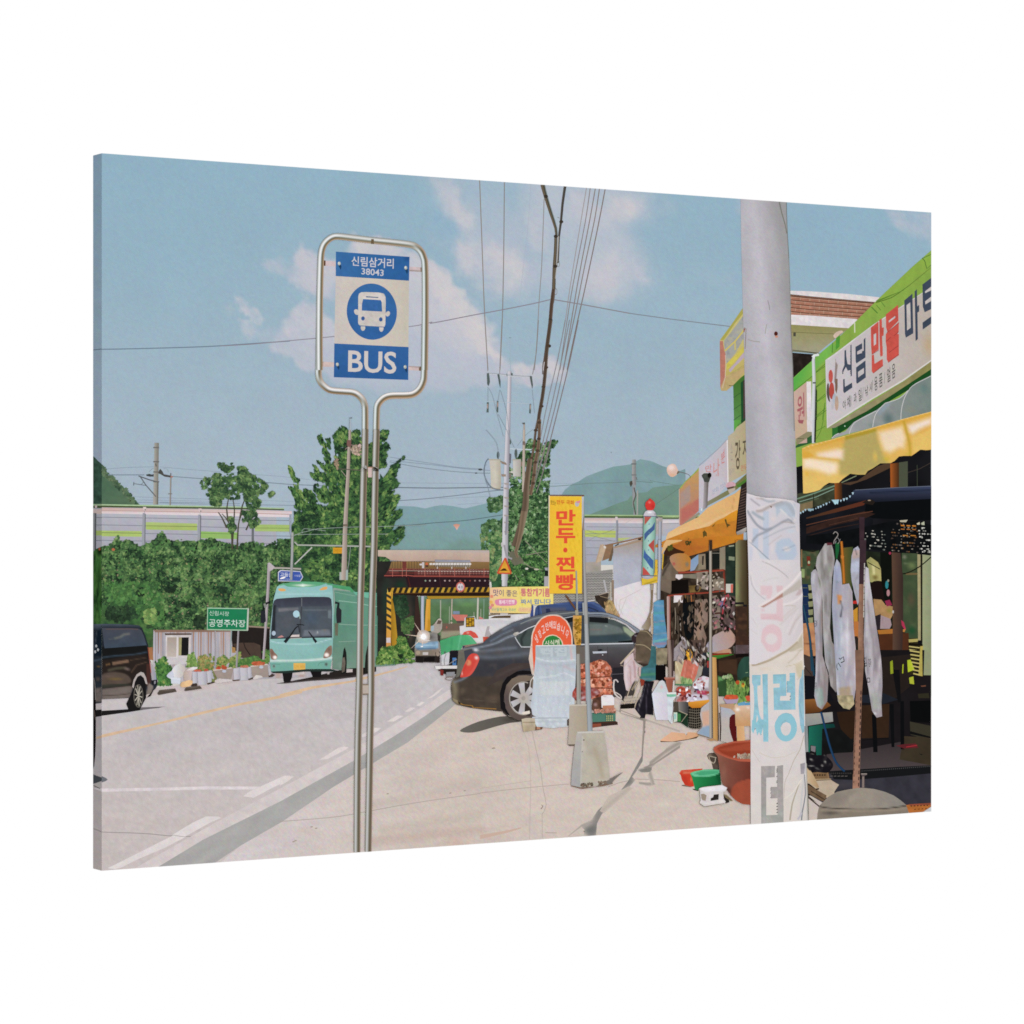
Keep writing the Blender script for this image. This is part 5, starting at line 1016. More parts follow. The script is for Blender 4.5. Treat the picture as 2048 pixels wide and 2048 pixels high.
f('830 1790 870 1720 940 1690 1050 1700 1180 1720 1250 1760 1280 1800 1180 1860 1040 1932 880 1920 825 1860','#8a3f38',N(1.4,6,253,'#cf6a60'),N(1.0,6,254,'#3c1c1c'),N(0.8,8,255,'#c8b6c0'),B(1000,1880,90,40,'#c8b6c0',0.9,-25),
B(1200,1790,60,30,'#d0b6b8',0.8),sp=1.8)
fr(960,1320,400);f('1080 420 1090 370 1170 350 1180 470 1110 500 1075 480','#5c4034',N(0.4,7,254),B(1110,430,30,30,'#c8a8b0',0.7),sp=2.2)
part('printed_white_can','white plastic can standing by the onions');f('1165 350 1190 338 1270 338 1292 365 1290 470 1170 460','#e4dfe2',B(1200,352,26,10,'#b0a8a4',0.9),sp=2.6);p('1180 440 1290 435 1290 475 1180 480','#b57c60');ln('1285 200 1310 190 1330 215',
12,'#cfc4c2',2);ln('1290 200 1285 260 1300 330 1350 370',14,'#d4cac6',2);ln('1300 310 1350 340 1362 370 1340 365',10,'#d0c4be',2)
part('printed_green_crate','flat green crate of small onions');f('1080 510 1310 500 1310 590 1085 600','#4f7c6c',Ls('1085 510 1310 503',8,4,'#38605a',1),Ls('1085 545 1310 540',4,3,'#6d9a88',0.6),sp=2.6)
lv('1110 480 1300 470 1305 502 1100 508',50,7,['#c49080','#a8705c','#d8aa98'],164,asp=1.2);p('1085 600 1310 590 1330 600 1330 625 1200 640 1085 655','#4a3028');p('1170 612 1310 600 1335 625 1180 640','#3a2c28');p('1085 618 1170 612 1170 640 1085 655',
'#8a4a38')
for y in range(515,590,20):
 for x in range(1215,1280,18):p([x,y,x+10,y,x+10,y+12,x,y+12],'#b8b478' if y>515 else '#3c5c4c')
part('printed_banner_stand','rear steel pole in a concrete block with a rusty yellow notice')
fr(880,1300,300)
sub('concrete_foot');f('1660 710 1700 700 1880 700 1900 1200 1640 1220 1655 1000','#b0a595',N(0.07,12,240),G(1650,0,1880,0,'#b5aa9c','#a99c88'),sp=2.6);ln('1660 712 1890 706',16,'#c6bdb0');p('1640 1215 1730 1215 1720 1235 1660 1235',
'#5f5346');back()
sub('pole');ln('1775 40 1780 400 1780 700',44,['#8d8a84','#a8a69f','#a3a19a','#8a8882'],0,54);fr(960,1060,242);ln('1530 650 1535 1000 1540 1330',24,['#8c8c8c','#a5a59f']);fr(1040,1160,242);ln('900 0 905 300 905 520',22,['#90908e',
'#a8a8a2']);ln('730 260 800 360 860 440 890 480',18,'#6a4a34',1);ln('895 480 905 560',50,'#a49c84');f('885 1050 950 1050 950 1340 890 1340','#6f6355',sp=3);ln('920 1180 920 1900',52,['#85827c','#a6a49e','#9d9b95','#7d7b75']);back()
sub('notice');f('838 565 975 570 965 1040 870 1040 835 860','#cf9c42',G(838,0,975,0,'#c99a62','#d1a03c'),N(0.1,10,241),sp=2.4);lv('860 620 965 620 955 1020 870 1010',40,6,['#8a6420','#a67a2c','#7a5a24'],161);back()
part('printed_banner_stand','front steel pole in a tapering concrete block')
sub('pole');ln('1030 0 1040 400 1060 1000 1085 1932',52,['#8f9294','#adb1b4','#a3a6a8','#7f8284'],0,84);ln('1000 360 1010 560',30,'#9ca0a2');fr(960,1060,242);ln('1650 0 1655 500 1670 1000 1690 1500',30,['#8f8d8c','#a9a8a6',
'#8a8886'],0,50);fr(960,1320,400);ln('1030 0 1045 350 1058 690',42,['#8d9298','#a3aab0','#99a0a6','#80868c'],0,48);back()
sub('concrete_foot');f('930 705 980 705 985 715 970 1000 970 1230 875 1210 880 1100 900 900','#a8a6a4',G(0,700,0,1220,'#b5b0aa','#a5a4a4'),N(0.04,12,242),sp=3);f('980 705 1190 700 1215 830 1240 1050 1250 1180 1100 1215 960 1230 968 1000',
'#b8b0a2',N(0.07,18,243),Ls('1100 860 1150 1000 1180 1130',30,30,'#a8967c',0.6),Ls('1000 720 1060 900',30,40,'#a8a090',0.6),Ls('985 740 975 1000 965 1200',10,10,'#c0c0c0',0.7),sp=2.6);ln('935 700 1190 693',18,'#c6c2bc')
el(998,772,7,6,'#3c3a3a');el(985,885,6,5,'#77756f');f('875 1210 970 1232 1110 1225 1270 1175 1280 1195 1200 1215 980 1245 880 1220','#7a6050',sp=3);lv('960 1200 1240 1165 1250 1195 980 1225',26,6,['#5a4c40','#8a7a68','#3c342c'],
162)
p('1215 1170 1250 1150 1380 1080 1290 1160 1260 1200 1220 1195','#77706a');back()
# ================================================================ shop buildings on the right
part('printed_brick_house','flat roofed house with brown brick band and white eaves')
fr(1620,480,242)
sub('parapet');p('-620 800 0 818 600 860 1110 915 1080 1000 800 980 0 905 -620 860','#d9d2d2');ln('-600 845 0 905 600 960 1060 1000',14,'#3a3028');back()
sub('brick_band');f('-620 850 0 910 1040 1000 760 1270 0 1215 -620 1190','#a6735f',N(0.12,8,300),sp=2.6)
for k in range(5):ln([-620,862+k*62,0,925+k*62,1040-k*60,1012+k*54],13,'#5f4032' if k else '#33271f');ln([-620,874+k*62,0,940+k*62,1000-k*60,1026+k*54],7,'#b99784')
for k in range(5):
 for x in range(-600+(k%2)*70,1000-k*70,150):ln([x,880+k*60+(x+600)*.085,x-4,925+k*60+(x+600)*.085],9,'#b59a86')
back()
sub('eaves');p('-620 1180 0 1205 750 1262 760 1290 620 1410 0 1372 -620 1340','#ddd6d8');f('-620 1330 0 1370 620 1408 250 1700 100 1830 0 1800 -620 1760','#9a9470',G(0,1370,0,1800,'#8f8a58','#a09c84'),N(0.05,12,301),sp=3);ln('-600 1455 0 1485 400 1500',
8,'#6a6842');ln('-620 1750 0 1800 150 1820',12,'#6c6c50');back()
p('-620 1780 150 1830 100 2400 -620 2400','#201c1a');fr(1420,620,242);f('1310 680 1650 710 1640 820 1480 980 1330 1080 1310 1080','#231d1a',N(0.5,8,302,'#5a4a44'),sp=3);ln('1350 360 1350 420',40,'#4a4a40');ln('1310 640 1500 660 1740 690',
10,'#3c3c30')
part('printed_green_shop','bright green boarded shop front with name boards')
fr(1620,480,242)
f('1940 160 1790 290 1640 420 1100 930 700 1330 350 1650 100 1860 -300 2230 -620 2540 -620 4000 1000 4000 1940 2600','#86a54a',G(0,0,900,900,'#7fb04c','#86a548',0.0),Ps('1940 160 1790 290 1640 420 1100 930 980 1080 1000 1100 1300 900 1940 400',
20,'#8aab48',0.7),Ps('100 1860 350 1650 480 1700 300 1860 -200 2400 -600 2600 -600 2400',30,'#6fae4e',0.9),N(0.06,12,303,None,3,1,4),sp=3)
ln('1050 1000 1300 920 1480 800 1640 680 1932 440',16,'#55702c',2,6);ln('1790 290 1830 330 1865 460 1932 400',12,'#4a6a30');ln('1060 980 1500 800',30,'#5f8434',0,4);ln('980 1070 1080 1170',16,'#4f7a34');ln('1060 1040 1130 1120',
10,'#557c34');ln('1140 990 1200 1070',10,'#557c34');ln('1932 230 1800 290',12,'#5a7c38')
ln('712 1320 714 1480',18,'#cfd0b8');ln('360 1640 355 1800',12,'#4f7a34');p('415 1560 480 1520 470 1700 410 1760','#4f9238');p('370 1530 420 1470 500 1445 530 1470 480 1500 430 1550 400 1570','#d0b8a8',2)
fr(1420,620,242)
p('370 1200 540 1010 560 1010 570 1800 390 1932 380 1500','#4c7840');f('370 1200 560 1000 560 1100 520 1500 500 1800 385 1880','#55804a',G(0,1000,0,1900,'#3f6a2c','#5f9050'),sp=3);p('490 1160 560 1100 565 1750 500 1810','#1f4a2c');p('530 1130 566 1100 566 1700 530 1760',
'#4a3a38')
for y in(1400,1590,1760):ln([375,y,490,y-80],9,'#2f5a34')
p('380 1900 520 1800 560 1760 560 1830 400 1960','#9aba58')
f('1330 1100 1640 800 1640 1050 1340 1300','#5faa4c',G(1330,1000,1640,1100,'#4fa54a','#7fb04c'),sp=3);ln('1340 1290 1640 1050',10,'#4f7a34')
for y in(1000,1240,1480,1720,1960):ln([1690,y,1930,y-170],10,'#4f7a2c')
ln('1835 1480 1800 1700 1790 1850 1740 1932',8,'#4f7a2c',2)
p('1680 1180 1710 1300 1700 1932 1670 1932','#2a3a22')
fr(1620,700,242)
p('90 500 112 800 108 1300 85 1500 95 900','#2c3a24');ln('235 850 200 1200 130 1400',8,'#4a7a30',2)
for y in(350,590,830,1060,1300):ln([95,y,245,y-130],10,'#4f7a2c')
f('340 1230 450 1200 1940 280 1940 420 1300 800 900 1080 400 1370 340 1420','#1d4a22',N(0.08,14,304),sp=3);p('350 1250 440 1200 440 1330 340 1400','#3f7a3a');el(556,1215,12,12,'#a8c0a8')
fr(1500,840,242);f('720 420 990 230 1000 360 720 450','#2f5a34',sp=3);f('1060 0 1230 0 1240 120 1310 130 1310 280 1050 370','#86a54a',N(0.05,14,305,None,3,1,4),sp=3);ln('1050 180 1200 100',9,'#4f7a2c');ln('1170 0 1130 170 1060 300',
8,'#4a7a2c',2);p('1310 130 1400 120 1400 250 1320 280','#2f6a30')
sub('drainpipe');fr(1420,620,242);ln('1735 710 1660 730 1650 800 1660 1100 1650 1500 1640 1932',44,['#c9cfd0','#d2d3d6','#a8aab0'],0,56);p('1620 740 1660 710 1740 705 1740 730 1680 740 1670 780','#dde2e0');p('1640 1150 1690 1150 1690 1175 1640 1175',
'#555a58');fr(1500,840,242);ln('1010 0 1015 370',52,['#cfd0d6','#c6c7cd','#a4a5ab']);ln('1045 0 1035 360',26,'#262a20');back()
part('printed_mart_board','large white shop board with navy and red lettering')
fr(1620,700,242)
p('245 160 390 60 1000 -400 1940 -1010 1940 175 1500 490 1000 785 270 1250','#d2cdd0');sub('board')
f('258 175 400 78 1000 -385 1940 -1000 1940 165 1480 480 1000 775 700 960 280 1225','#bfb6b2',G(258,0,1932,0,'#c6c0c6','#b8ada2'),B(1900,-80,160,300,'#b8a080',0.8),N(0.03,30,306),sp=3);ln('272 1240 700 950 1480 480 1940 160',
12,'#d9d3cc');f('272 1252 450 1150 1500 500 1940 175 1940 300 1350 690 900 980 400 1240 300 1250','#8c8558',G(0,300,0,1200,'#8a8352','#958d72'),N(0.12,10,307),sp=3)
back();sub('lettering')
# first two syllables in navy
p('550 10 575 -5 578 90 590 180 600 225 645 235 645 -75 662 -90 668 410 650 425 645 320 600 330 575 270 555 300 530 350 515 390 515 325 548 240','#414a5a');p('528 470 552 460 556 590 670 520 675 600 545 690 530 660','#414a5a')
p('725 -50 830 -110 832 0 750 60 752 100 830 60 832 20 884 0 884 120 740 215 728 180','#414a5a');p('856 -165 884 -200 884 0 858 15','#414a5a');p('728 80 885 30 885 110 740 212','#414a5a')
f('735 280 885 165 890 440 750 540 738 520','#414a5a',sp=4);p('765 350 860 285 862 370 768 440','#c0b8b8');p('722 -25 832 -90 832 -20 755 35','#414a5a');p('752 25 830 -20 833 10 752 60','#c0b8b8')
# two red syllables
fr(1620,480,242)
p('970 1400 1092 1300 1095 1750 985 1825 975 1700','#c4544a');p('1015 1510 1055 1485 1055 1660 1018 1690','#c6bfc0');p('1105 1280 1145 1250 1150 1400 1178 1395 1175 1520 1150 1540 1160 1800 1120 1840 1110 1600','#c4544a')
p('1210 1190 1405 1035 1412 1290 1235 1470 1215 1400','#c4544a');p('1255 1290 1360 1210 1362 1240 1258 1320','#c6bfc0');f('1210 1500 1418 1310 1415 1470 1400 1490 1418 1840 1245 1960 1220 1700 1208 1620','#c4544a',sp=4)
for s_ in('1225 1480 1420 1320','1215 1620 1290 1550','1230 1725 1360 1615','1270 1820 1410 1705','1340 1530 1415 1460','985 1830 1095 1760','1115 1840 1165 1805'):ln(s_,8,'#8f3a38')
fr(1620,700,242);p('985 85 1020 70 1030 220 1160 140 1165 250 1010 375 985 340','#c4544a');p('980 10 1020 -10 1020 45 985 60','#c4544a');p('1120 -30 1160 -60 1160 90 1125 110','#c4544a');p('1222 -140 1418 -260 1418 70 1250 200 1225 150',
'#c4544a');ln('1262 40 1410 -70',9,'#8f3a38');ln('1250 200 1415 70',8,'#8f3a38');ln('1010 370 1165 250',8,'#8f3a38')
fr(1620,480,242)
p('1505 965 1635 855 1648 1490 1530 1560 1515 1500','#3f4858');p('1540 1040 1600 995 1608 1400 1548 1445','#c2bab6');p('1670 820 1705 785 1712 1060 1742 1035 1742 1140 1715 1160 1722 1580 1685 1615','#3f4858')
p('1795 710 1940 600 1940 1100 1830 1155 1800 1060','#3f4858');p('1835 820 1940 740 1940 800 1838 850','#c2bab6');p('1838 980 1940 900 1940 970 1840 1030','#c2bab6');p('1795 1320 1940 1215 1940 1330 1800 1430','#3f4858')
fr(1620,700,242)
for ch,q in(('야','520 815 570 790 575 940 525 960'),('채','590 755 640 720 645 910 590 930'),('과','695 700 740 670 745 830 700 860'),('일','770 640 820 600 825 800 775 830'),('낚','875 580 925 555 930 720 880 750'),('시','945 540 985 510 990 660 950 690'),
('용','1025 440 1075 410 1080 630 1030 665'),('품','1100 390 1155 355 1160 570 1105 610'),('얼','1225 310 1280 270 1285 490 1230 530'),('음','1305 240 1358 200 1362 430 1310 470')):tx(ch,q,'#5c5c58',0.012)
for s_ in('655 730 655 890','850 590 838 770','1000 480 985 670','1195 350 1185 540'):ln(s_,6,'#7c7a78')
back();sub('picture')
el(330,420,36,105,'#b8544e');el(345,650,42,135,'#b04c44');p('270 560 300 540 310 760 320 830 290 800 265 700','#5a4f4a',2);el(385,780,30,90,'#aeb4be',5);el(425,850,30,120,'#b89e8c');p('405 190 425 200 440 260 420 460 400 540 385 500',
'#8f8080');p('400 460 440 460 440 600 425 700 400 640','#7a6252');ln('410 140 412 300',8,'#9a8c80');el(360,880,20,70,'#b8b6bc');ln('445 220 420 360',8,'#9c8f80');back()
part('printed_pink_board','pale pink board with one red syllable')
fr(1420,620,242);f('1335 1310 1540 1150 1545 1932 1550 2120 1380 2140 1345 1932','#c3a598',G(1335,0,1545,0,'#c8aa9c','#bfa094'),sp=3);p('1540 1145 1615 1140 1625 1950 1550 1950','#dcd5d8');tx('원','1385 1390 1505 1310 1510 1810 1400 1810',
'#a45f66',0.01)
fr(1500,840,242);f('710 0 905 0 915 180 735 300 715 280','#c3a890',sp=3);p('905 0 985 0 985 185 915 185','#dcd5d6');f('735 300 920 185 985 190 985 240 740 400','#8c8566',sp=3);ln('760 295 860 300',8,'#4a4638');p('760 0 860 0 840 60 780 50',
'#a45f66')
part('printed_yellow_board','yellow corner board high on the building with rows of blue letters')
fr(1420,620,242)
f('160 475 350 220 500 0 620 -160 600 1000 490 1080 380 1190 260 1290 180 1290 165 1240','#c3b872',G(0,400,0,1200,'#c3b87a','#b9a860'),sp=3);f('160 480 350 220 500 0 600 -130 600 -30 400 210 220 480','#a8a252',sp=3)
f('220 490 300 400 540 80 560 300 545 440 400 700 260 860','#a2a39e',N(0.6,6,310,'#6f7488'),N(0.6,6,311,'#c8bc80'),sp=2.5);ln('240 650 400 500 560 300',24,'#c9b968');ln('400 500 400 640',20,'#c9b968');p('260 860 400 730 545 570 545 660 330 900 260 960',
'#cbbd58')
f('305 950 400 850 540 680 545 760 400 900 330 990','#b8a6b4',sp=3,sm=2);p('155 500 205 490 225 640 248 700 235 1080 180 1240 165 1240','#b57868');p('205 1280 250 1060 560 860 560 960 400 1150 280 1270','#b5a468');p('170 1240 240 1060 560 920 550 990 390 1180 265 1290 180 1290',
'#b9a272');ln('245 720 255 880 240 1080 200 1250',10,'#d0b8a8');ln('300 1205 370 1210',12,'#6a684a')
part('printed_brown_board','beige board with dark brush lettering')
fr(1300,840,242)
f('1245 260 1330 200 1350 150 1540 -10 1560 0 1560 840 1250 1010','#b3a88e',G(1245,0,1540,0,'#b9ad98','#b0a37e'),sp=3);p('1340 0 1460 0 1400 80 1340 190','#5a9a44');p('1450 0 1530 0 1460 60','#26452a')
tx('강','1355 330 1445 320 1440 790 1365 790','#5a5040',0.015);tx('자','1475 310 1580 280 1590 600 1480 620','#5a5040',0.012);tx('만두','1455 720 1540 700 1540 800 1455 820','#b5705a',0.01);tx('칼국수','1265 780 1350 760 1350 860 1265 880',
'#9a948c',0.0);tx('손','1290 350 1320 340 1320 640 1285 650','#a09488',0.0)
f('920 1300 1240 1120 1560 840 1560 920 1400 1100 1240 1200 900 1380','#7f7d52',G(900,0,1540,0,'#86846a','#6f7040'),sp=3);p('1370 1050 1560 920 1560 1000 1420 1080','#4f7a34')
part('printed_white_board','white board with faded red lettering')
f('780 745 860 690 1100 460 1230 320 1245 1000 1100 1200 920 1300 820 1420 785 1400','#bcb4bc',G(780,0,1240,0,'#c4c0cc','#bfb4ba'),B(1100,1050,200,200,'#c0c0c8',0.8),sp=3);ln('1232 320 1240 700 1245 1000',18,'#e2dcdc');ln('780 730 1100 450 1230 310',
8,'#9a94a0')
tx('만','885 735 985 700 985 830 880 830','#c48a86',0.01);tx('나','1015 670 1110 600 1110 860 1010 900','#c88a84',0.01);tx('분','1130 560 1195 440 1195 680 1135 700','#c4807c',0.01);tx('식','1040 870 1100 860 1095 900 1050 910',
'#c48884',0.01);tx('전화 733','990 1120 1200 980 1205 1060 990 1200','#9aa0b4',0.0);f('785 760 860 700 870 1100 860 1400 790 1380','#c2bcc4',sp=4)
part('printed_mural_board','orange and pink mural board at the end of the shops')
f('460 1110 560 1000 780 770 780 1450 700 1530 500 1680 465 1680','#b99468',G(0,800,0,1650,'#c09a5e','#b4766c'),Ps('480 1170 640 1030 650 1280 480 1420',14,'#a3928e',0.8),N(0.4,6,312,'#8a8a90'),Ps('500 1430 780 1250 780 1450 500 1640',
14,'#b56a60',0.9),N(0.3,8,313,'#c88a6a'),sp=2.4);p('480 1080 560 980 700 850 780 760 780 800 560 1000 490 1100','#9aaa50');ln('465 1100 470 1680',8,'#cbb8ac');f('500 1680 780 1470 800 1500 640 1630 520 1690','#94907a',sp=3)
part('printed_flue_pipe','grey stove pipe with a dark tee cap');f('862 990 935 990 915 1390 845 1440','#8a8484',G(860,0,930,0,'#a39da0','#645c58'),sp=3);f('825 880 860 850 950 850 975 870 960 940 940 995 865 990 850 940 830 910',
'#454841',B(880,900,30,40,'#5a6058',0.7),sp=2.5);el(950,882,32,42,'#15130f');el(822,1430,12,22,'#d8dade')
part('printed_globe_lamp','white globe lamp on a thin curved arm');f('265 790 290 730 350 698 400 710 435 770 450 820 430 870 380 905 330 905 285 860','#d9b8a8',B(340,760,90,80,'#ecdcd6',1),B(360,880,90,40,'#d8a888',0.8),
sp=2.2,sm=2);p('425 860 440 820 465 810 468 840 440 865','#6e6250');ln('460 825 520 840 600 865 635 890 645 930',12,'#6f6460',2,7)
part('printed_round_lamp','small lamp with a pink cap under the boards');p('1205 1060 1240 1000 1300 985 1350 1000 1370 1040 1340 1060 1240 1080','#cfa6ae',2);p('1225 1080 1340 1055 1330 1110 1240 1120','#5c4a3e');f('1240 1110 1360 1080 1360 1120 1270 1185',
'#b8a99a',sp=3)
part('printed_near_awning','yellow fabric awning over the far stalls')
sub('canopy');f('245 1932 260 1870 290 1800 460 1700 770 1550 920 1400 1220 1240 1360 1170 1460 1085 1440 1300 1400 1440 1280 1500 1180 1560 1080 1600 940 1700 700 1830 500 1900 400 1932','#dfb684',G(245,0,1450,0,'#e6bd88',
'#d9ab70'),Ls('460 1870 800 1720 1100 1560 1400 1440',20,16,'#e9c79c',0.8),Ls('290 1800 800 1560 1300 1220',30,30,'#dcae74',0.6),Ls('1360 1180 1300 1480',10,6,'#b89058',0.8),N(0.03,30,314),sp=2.8)
f('940 1700 1080 1600 1180 1560 1280 1490 1400 1430 1390 1660 1200 1740 980 1800 850 1860 900 1760','#cf8a2c',G(0,1450,0,1800,'#d8962e','#bd7a30'),sp=3);ln('960 1790 1200 1720 1380 1660',22,'#6a4020')
fr();p([1300,1095,1335,1078,1377,1062,1420,1052,1475,1040,1487,1048,1487,1095],'#c17d30');fr(1300,840,242)
for s_ in('600 1900 625 1890 615 1932','840 1790 870 1760 905 1800 910 1860 880 1850 850 1880','985 1700 1030 1660 1050 1640 1010 1700','1190 1590 1215 1580 1230 1650 1290 1680 1260 1690 1230 1720 1205 1640'):p(s_,'#5a4a24')
back();fr(1240,1080,242);sub('canopy');f('660 200 700 60 740 0 1040 0 820 60 700 180 680 260','#d9b07a',sp=3);f('1000 0 1560 -60 1930 -60 1930 0 1880 40 1730 60 1640 130 1400 200 1300 230 1200 270 1100 270 1040 220 900 200 800 220 740 240 700 200 760 100 920 60',
'#bb7530',G(900,0,1900,0,'#a8622c','#cf862a'),B(1250,130,240,70,'#a8602c',0.8),N(0.05,16,315),sp=3);f('740 120 830 100 900 140 1040 190 1000 220 760 280 700 300 700 200','#3a2418',sp=3);lv('760 90 830 90 840 140 780 170',
12,6,['#3f4a1c','#5a5a24'],165);lv('1040 20 1140 20 1120 90 1060 80',10,5,['#4a3a1c','#3a4a24'],166);back()
part('printed_louvre_screen','dark slatted panel hanging at the awning end');fr(1300,840,242);f('1460 1040 1540 980 1560 1000 1560 1780 1380 1830 1370 1780 1420 1420','#2c2422',sp=3)
for k in range(15):ln([1450-k*5,1120+k*44,1555,1070+k*44],13,'#5c4a44')
ln('1462 1040 1400 1500 1375 1800',14,'#1a1718');f('1375 1790 1560 1700 1560 1760 1470 1820 1390 1835','#aba39e',G(0,1700,0,1830,'#c3bcb8','#8a827c'),sp=3)
# ---------------------------------------------------------------- stalls beyond the big pole
part('printed_far_stall','cluttered stall of pots, nets and goods under the awning')
fr(1240,1080,242)
f('700 250 1100 260 1900 20 1932 60 1932 1932 1900 2100 1500 2300 1050 2200 700 2000 640 1700 620 900 640 560','#31271f',N(0.5,12,320,'#7a6a58'),N(0.5,9,321,'#141110'),N(0.35,8,322,'#9a8878'),B(1250,500,90,300,'#8f8270',0.8),
sp=2.4)
p('1590 130 1680 100 1680 480 1590 480','#8a7f6c');p('1370 200 1590 170 1590 450 1370 470','#1b1e1c');p('1840 60 1932 60 1900 1000 1860 1000','#6f6c4c');f('1680 120 1860 60 1850 900 1700 900','#27332b',N(0.3,10,323),sp=3);p('1735 260 1830 270 1830 330 1735 320',
'#8a9278');p('1735 90 1820 80 1820 100 1740 110','#9aa08a');ln('1470 210 1590 210',8,'#8a8478')
sub('orange_disc');f('790 300 830 240 920 212 1020 215 1090 250 1140 330 1140 430 1100 480 950 510 860 460','#b07838',G(780,400,1140,300,'#a8846e','#b87a30'),B(860,380,34,40,'#a8404a',0.9),B(1070,390,46,66,'#74746c',0.95),
sp=2.3,sm=2);back()
f('1130 320 1250 230 1250 370 1190 480 1120 500','#6a8bb0',G(1130,250,1250,450,'#7a98bc','#8fa0b8'),sp=3);f('1250 230 1360 220 1370 470 1250 470','#8a7c68',N(0.1,8,324),sp=3);p('1310 260 1340 250 1330 400 1310 400','#2b2622')
sub('red_shelf_frame');ln('930 520 1300 505 1650 480',30,['#a8503c','#7a3228']);ln('760 890 1050 860 1400 840 1700 800',26,['#a04a38','#6f2e24']);ln('1655 470 1665 640 1680 860',26,['#8a3c2c','#6f2e24']);back()
sub('grey_cloth');f('650 500 760 370 800 340 860 440 930 520 860 700 800 860 640 800 620 640','#6c5e50',Ps('640 560 760 380 820 400 800 840 650 790',14,'#75675a',0.9),Ls('680 560 730 450 790 360',26,16,'#2f2824',0.9),N(0.1,
8,325),sp=2.4);back()
p('890 550 1000 550 1005 600 940 635 885 600','#dcd4d4');p('860 885 1000 885 1000 1000 940 990 855 1000','#dcd3d4');f('1000 550 1220 540 1220 620 1000 600','#7d7668',N(0.1,8,326),sp=3);p('820 650 1090 630 1090 850 820 860',
'#15110f')
f('1220 520 1400 500 1400 800 1230 760','#8c7f72',N(0.25,8,327),sp=2.6);ln('1235 620 1235 720',22,'#c9bcb0');f('1100 730 1240 720 1300 760 1260 830 1110 840','#6f5a34',N(0.3,8,328),sp=2.6);el(1225,775,34,50,'#2a2018')
f('1480 640 1560 590 1660 620 1670 800 1500 800','#7f7466',B(1580,720,50,60,'#9a8c80',0.8),N(0.15,8,329),sp=2.6);f('1690 700 1800 700 1800 840 1690 840','#c8c6bc',sp=3);p('1765 710 1805 705 1800 840 1765 840','#c46a5c')
ln('770 900 775 1400 780 1932',44,['#c9aaa4','#b09690','#8a706a']);ln('795 900 800 1932',10,'#a85c50')
for x,c_,y0,y1 in((840,'#3d3028',1050,1900),(880,'#8a7f70',1080,1500),(920,'#5c5248',1200,1900),(960,'#9a8f84',1220,1932),(1040,'#7a5a34',860,1300),(1075,'#5c4a30',900,1350),(1100,'#3a2e20',930,1500),(1135,'#a8683a',880,1300),
(1165,'#7a4a2c',950,1400),(1180,'#54402c',900,1300)):ln([x,y0,x+8,(y0+y1)/2,x-4,y1],16,c_,2,9)
f('1000 1000 1190 980 1180 1500 1100 1620 1040 1540 1000 1300','#101315',sp=4);f('1200 960 1400 940 1400 1320 1330 1400 1380 1560 1320 1932 1180 1932 1180 1500','#8a7468',N(0.15,9,330,None,3,1,3),Ls('1290 1000 1260 1400 1200 1900',
30,30,'#9a7a62',0.7),sp=2.6);f('1330 1380 1400 1330 1410 1560 1380 1520','#1c1816',sp=4)
f('1460 900 1540 880 1600 940 1600 1400 1480 1440 1460 1200','#7a6e62',N(0.3,7,331),B(1520,960,50,60,'#a0887c',0.9),sp=2.4);f('1600 900 1700 880 1850 900 1860 1400 1600 1420','#5a4a46',N(0.5,8,332,'#8a7078'),N(0.4,8,333,'#2a2020'),
sp=2.4);ln('1700 880 1650 1040 1640 1160 1630 1230',22,'#a83a44',1);p('1600 960 1640 950 1650 1060 1600 1080','#6a6488');ln('1440 1180 1600 1165',26,'#4a2a26');ln('1460 1240 1560 1230',20,'#2c2220')
sub('net_roll');f('1320 1780 1400 1640 1500 1520 1640 1450 1760 1430 1830 1520 1860 1600 1780 1700 1640 1790 1480 1800 1310 1820','#a8948e',G(1350,1700,1820,1500,'#a7a3b0','#b39080'),B(1450,1680,80,90,'#b0aab8',0.8),sp=2.5,
sm=0);back()
p('1460 1800 1700 1740 1760 1740 1780 1810 1600 1815','#b58c72');p('1400 1820 1750 1800 1740 1830 1400 1850','#8a3020');f('1380 1850 1810 1820 1810 1870 1500 1900 1400 1910','#3f7a30',sp=4);f('1800 1700 1932 1680 1932 1820 1820 1810',
'#54504c',N(0.5,6,334,'#a8a8ac'),sp=2.4)
lv('1060 1850 1090 1760 1150 1780 1160 1900 1060 1920',30,6,['#c9a04a','#e0b860','#d88a3c'],170,ang=80,asp=3)
for s_ in('990 1540 970 1700 900 1932','1080 1620 1040 1780 1000 1932','1010 1560 1060 1640 1090 1700','880 1750 860 1932'):ln(s_,26,'#b9aeb0',2,12)
fr(1240,1280,242)
fr(1240,1080,242)
lv('860 880 1200 870 1400 900 1860 880 1860 1420 1480 1500 1320 1900 800 1900 800 1200',60,8,['#14110f','#241c17','#4c3f34','#75675a'],301,asp=2.6,ang=85,clump=7,spread=.7)
lv('1230 520 1640 500 1660 820 1230 820',16,8,['#3a302a','#8f8478','#b8aca0','#c9bcb4'],302,clump=6,spread=.7)
lv('1450 880 1850 880 1850 1420 1460 1420',20,8,['#2a2220','#6a4a50','#9a8890','#a84450','#c4b8b4'],303,clump=5,spread=.8)
fr(1240,1280,242)
sub('plastic_sheaf');f('850 150 930 60 990 0 1090 40 1060 140 1020 300 900 340 840 300','#9a9094',N(0.4,7,335,'#d0c8d0'),N(0.3,7,336,'#4a4248'),sp=2.3);back()
f('1100 0 1300 0 1400 180 1400 420 1300 400 1200 330 1100 300','#57463e',N(0.4,8,337,'#8a7a70'),Ls('1270 60 1200 320',14,10,'#c0b8bc',0.8),Ls('1290 100 1240 330',40,20,'#1d1614',0.6),sp=2.4)
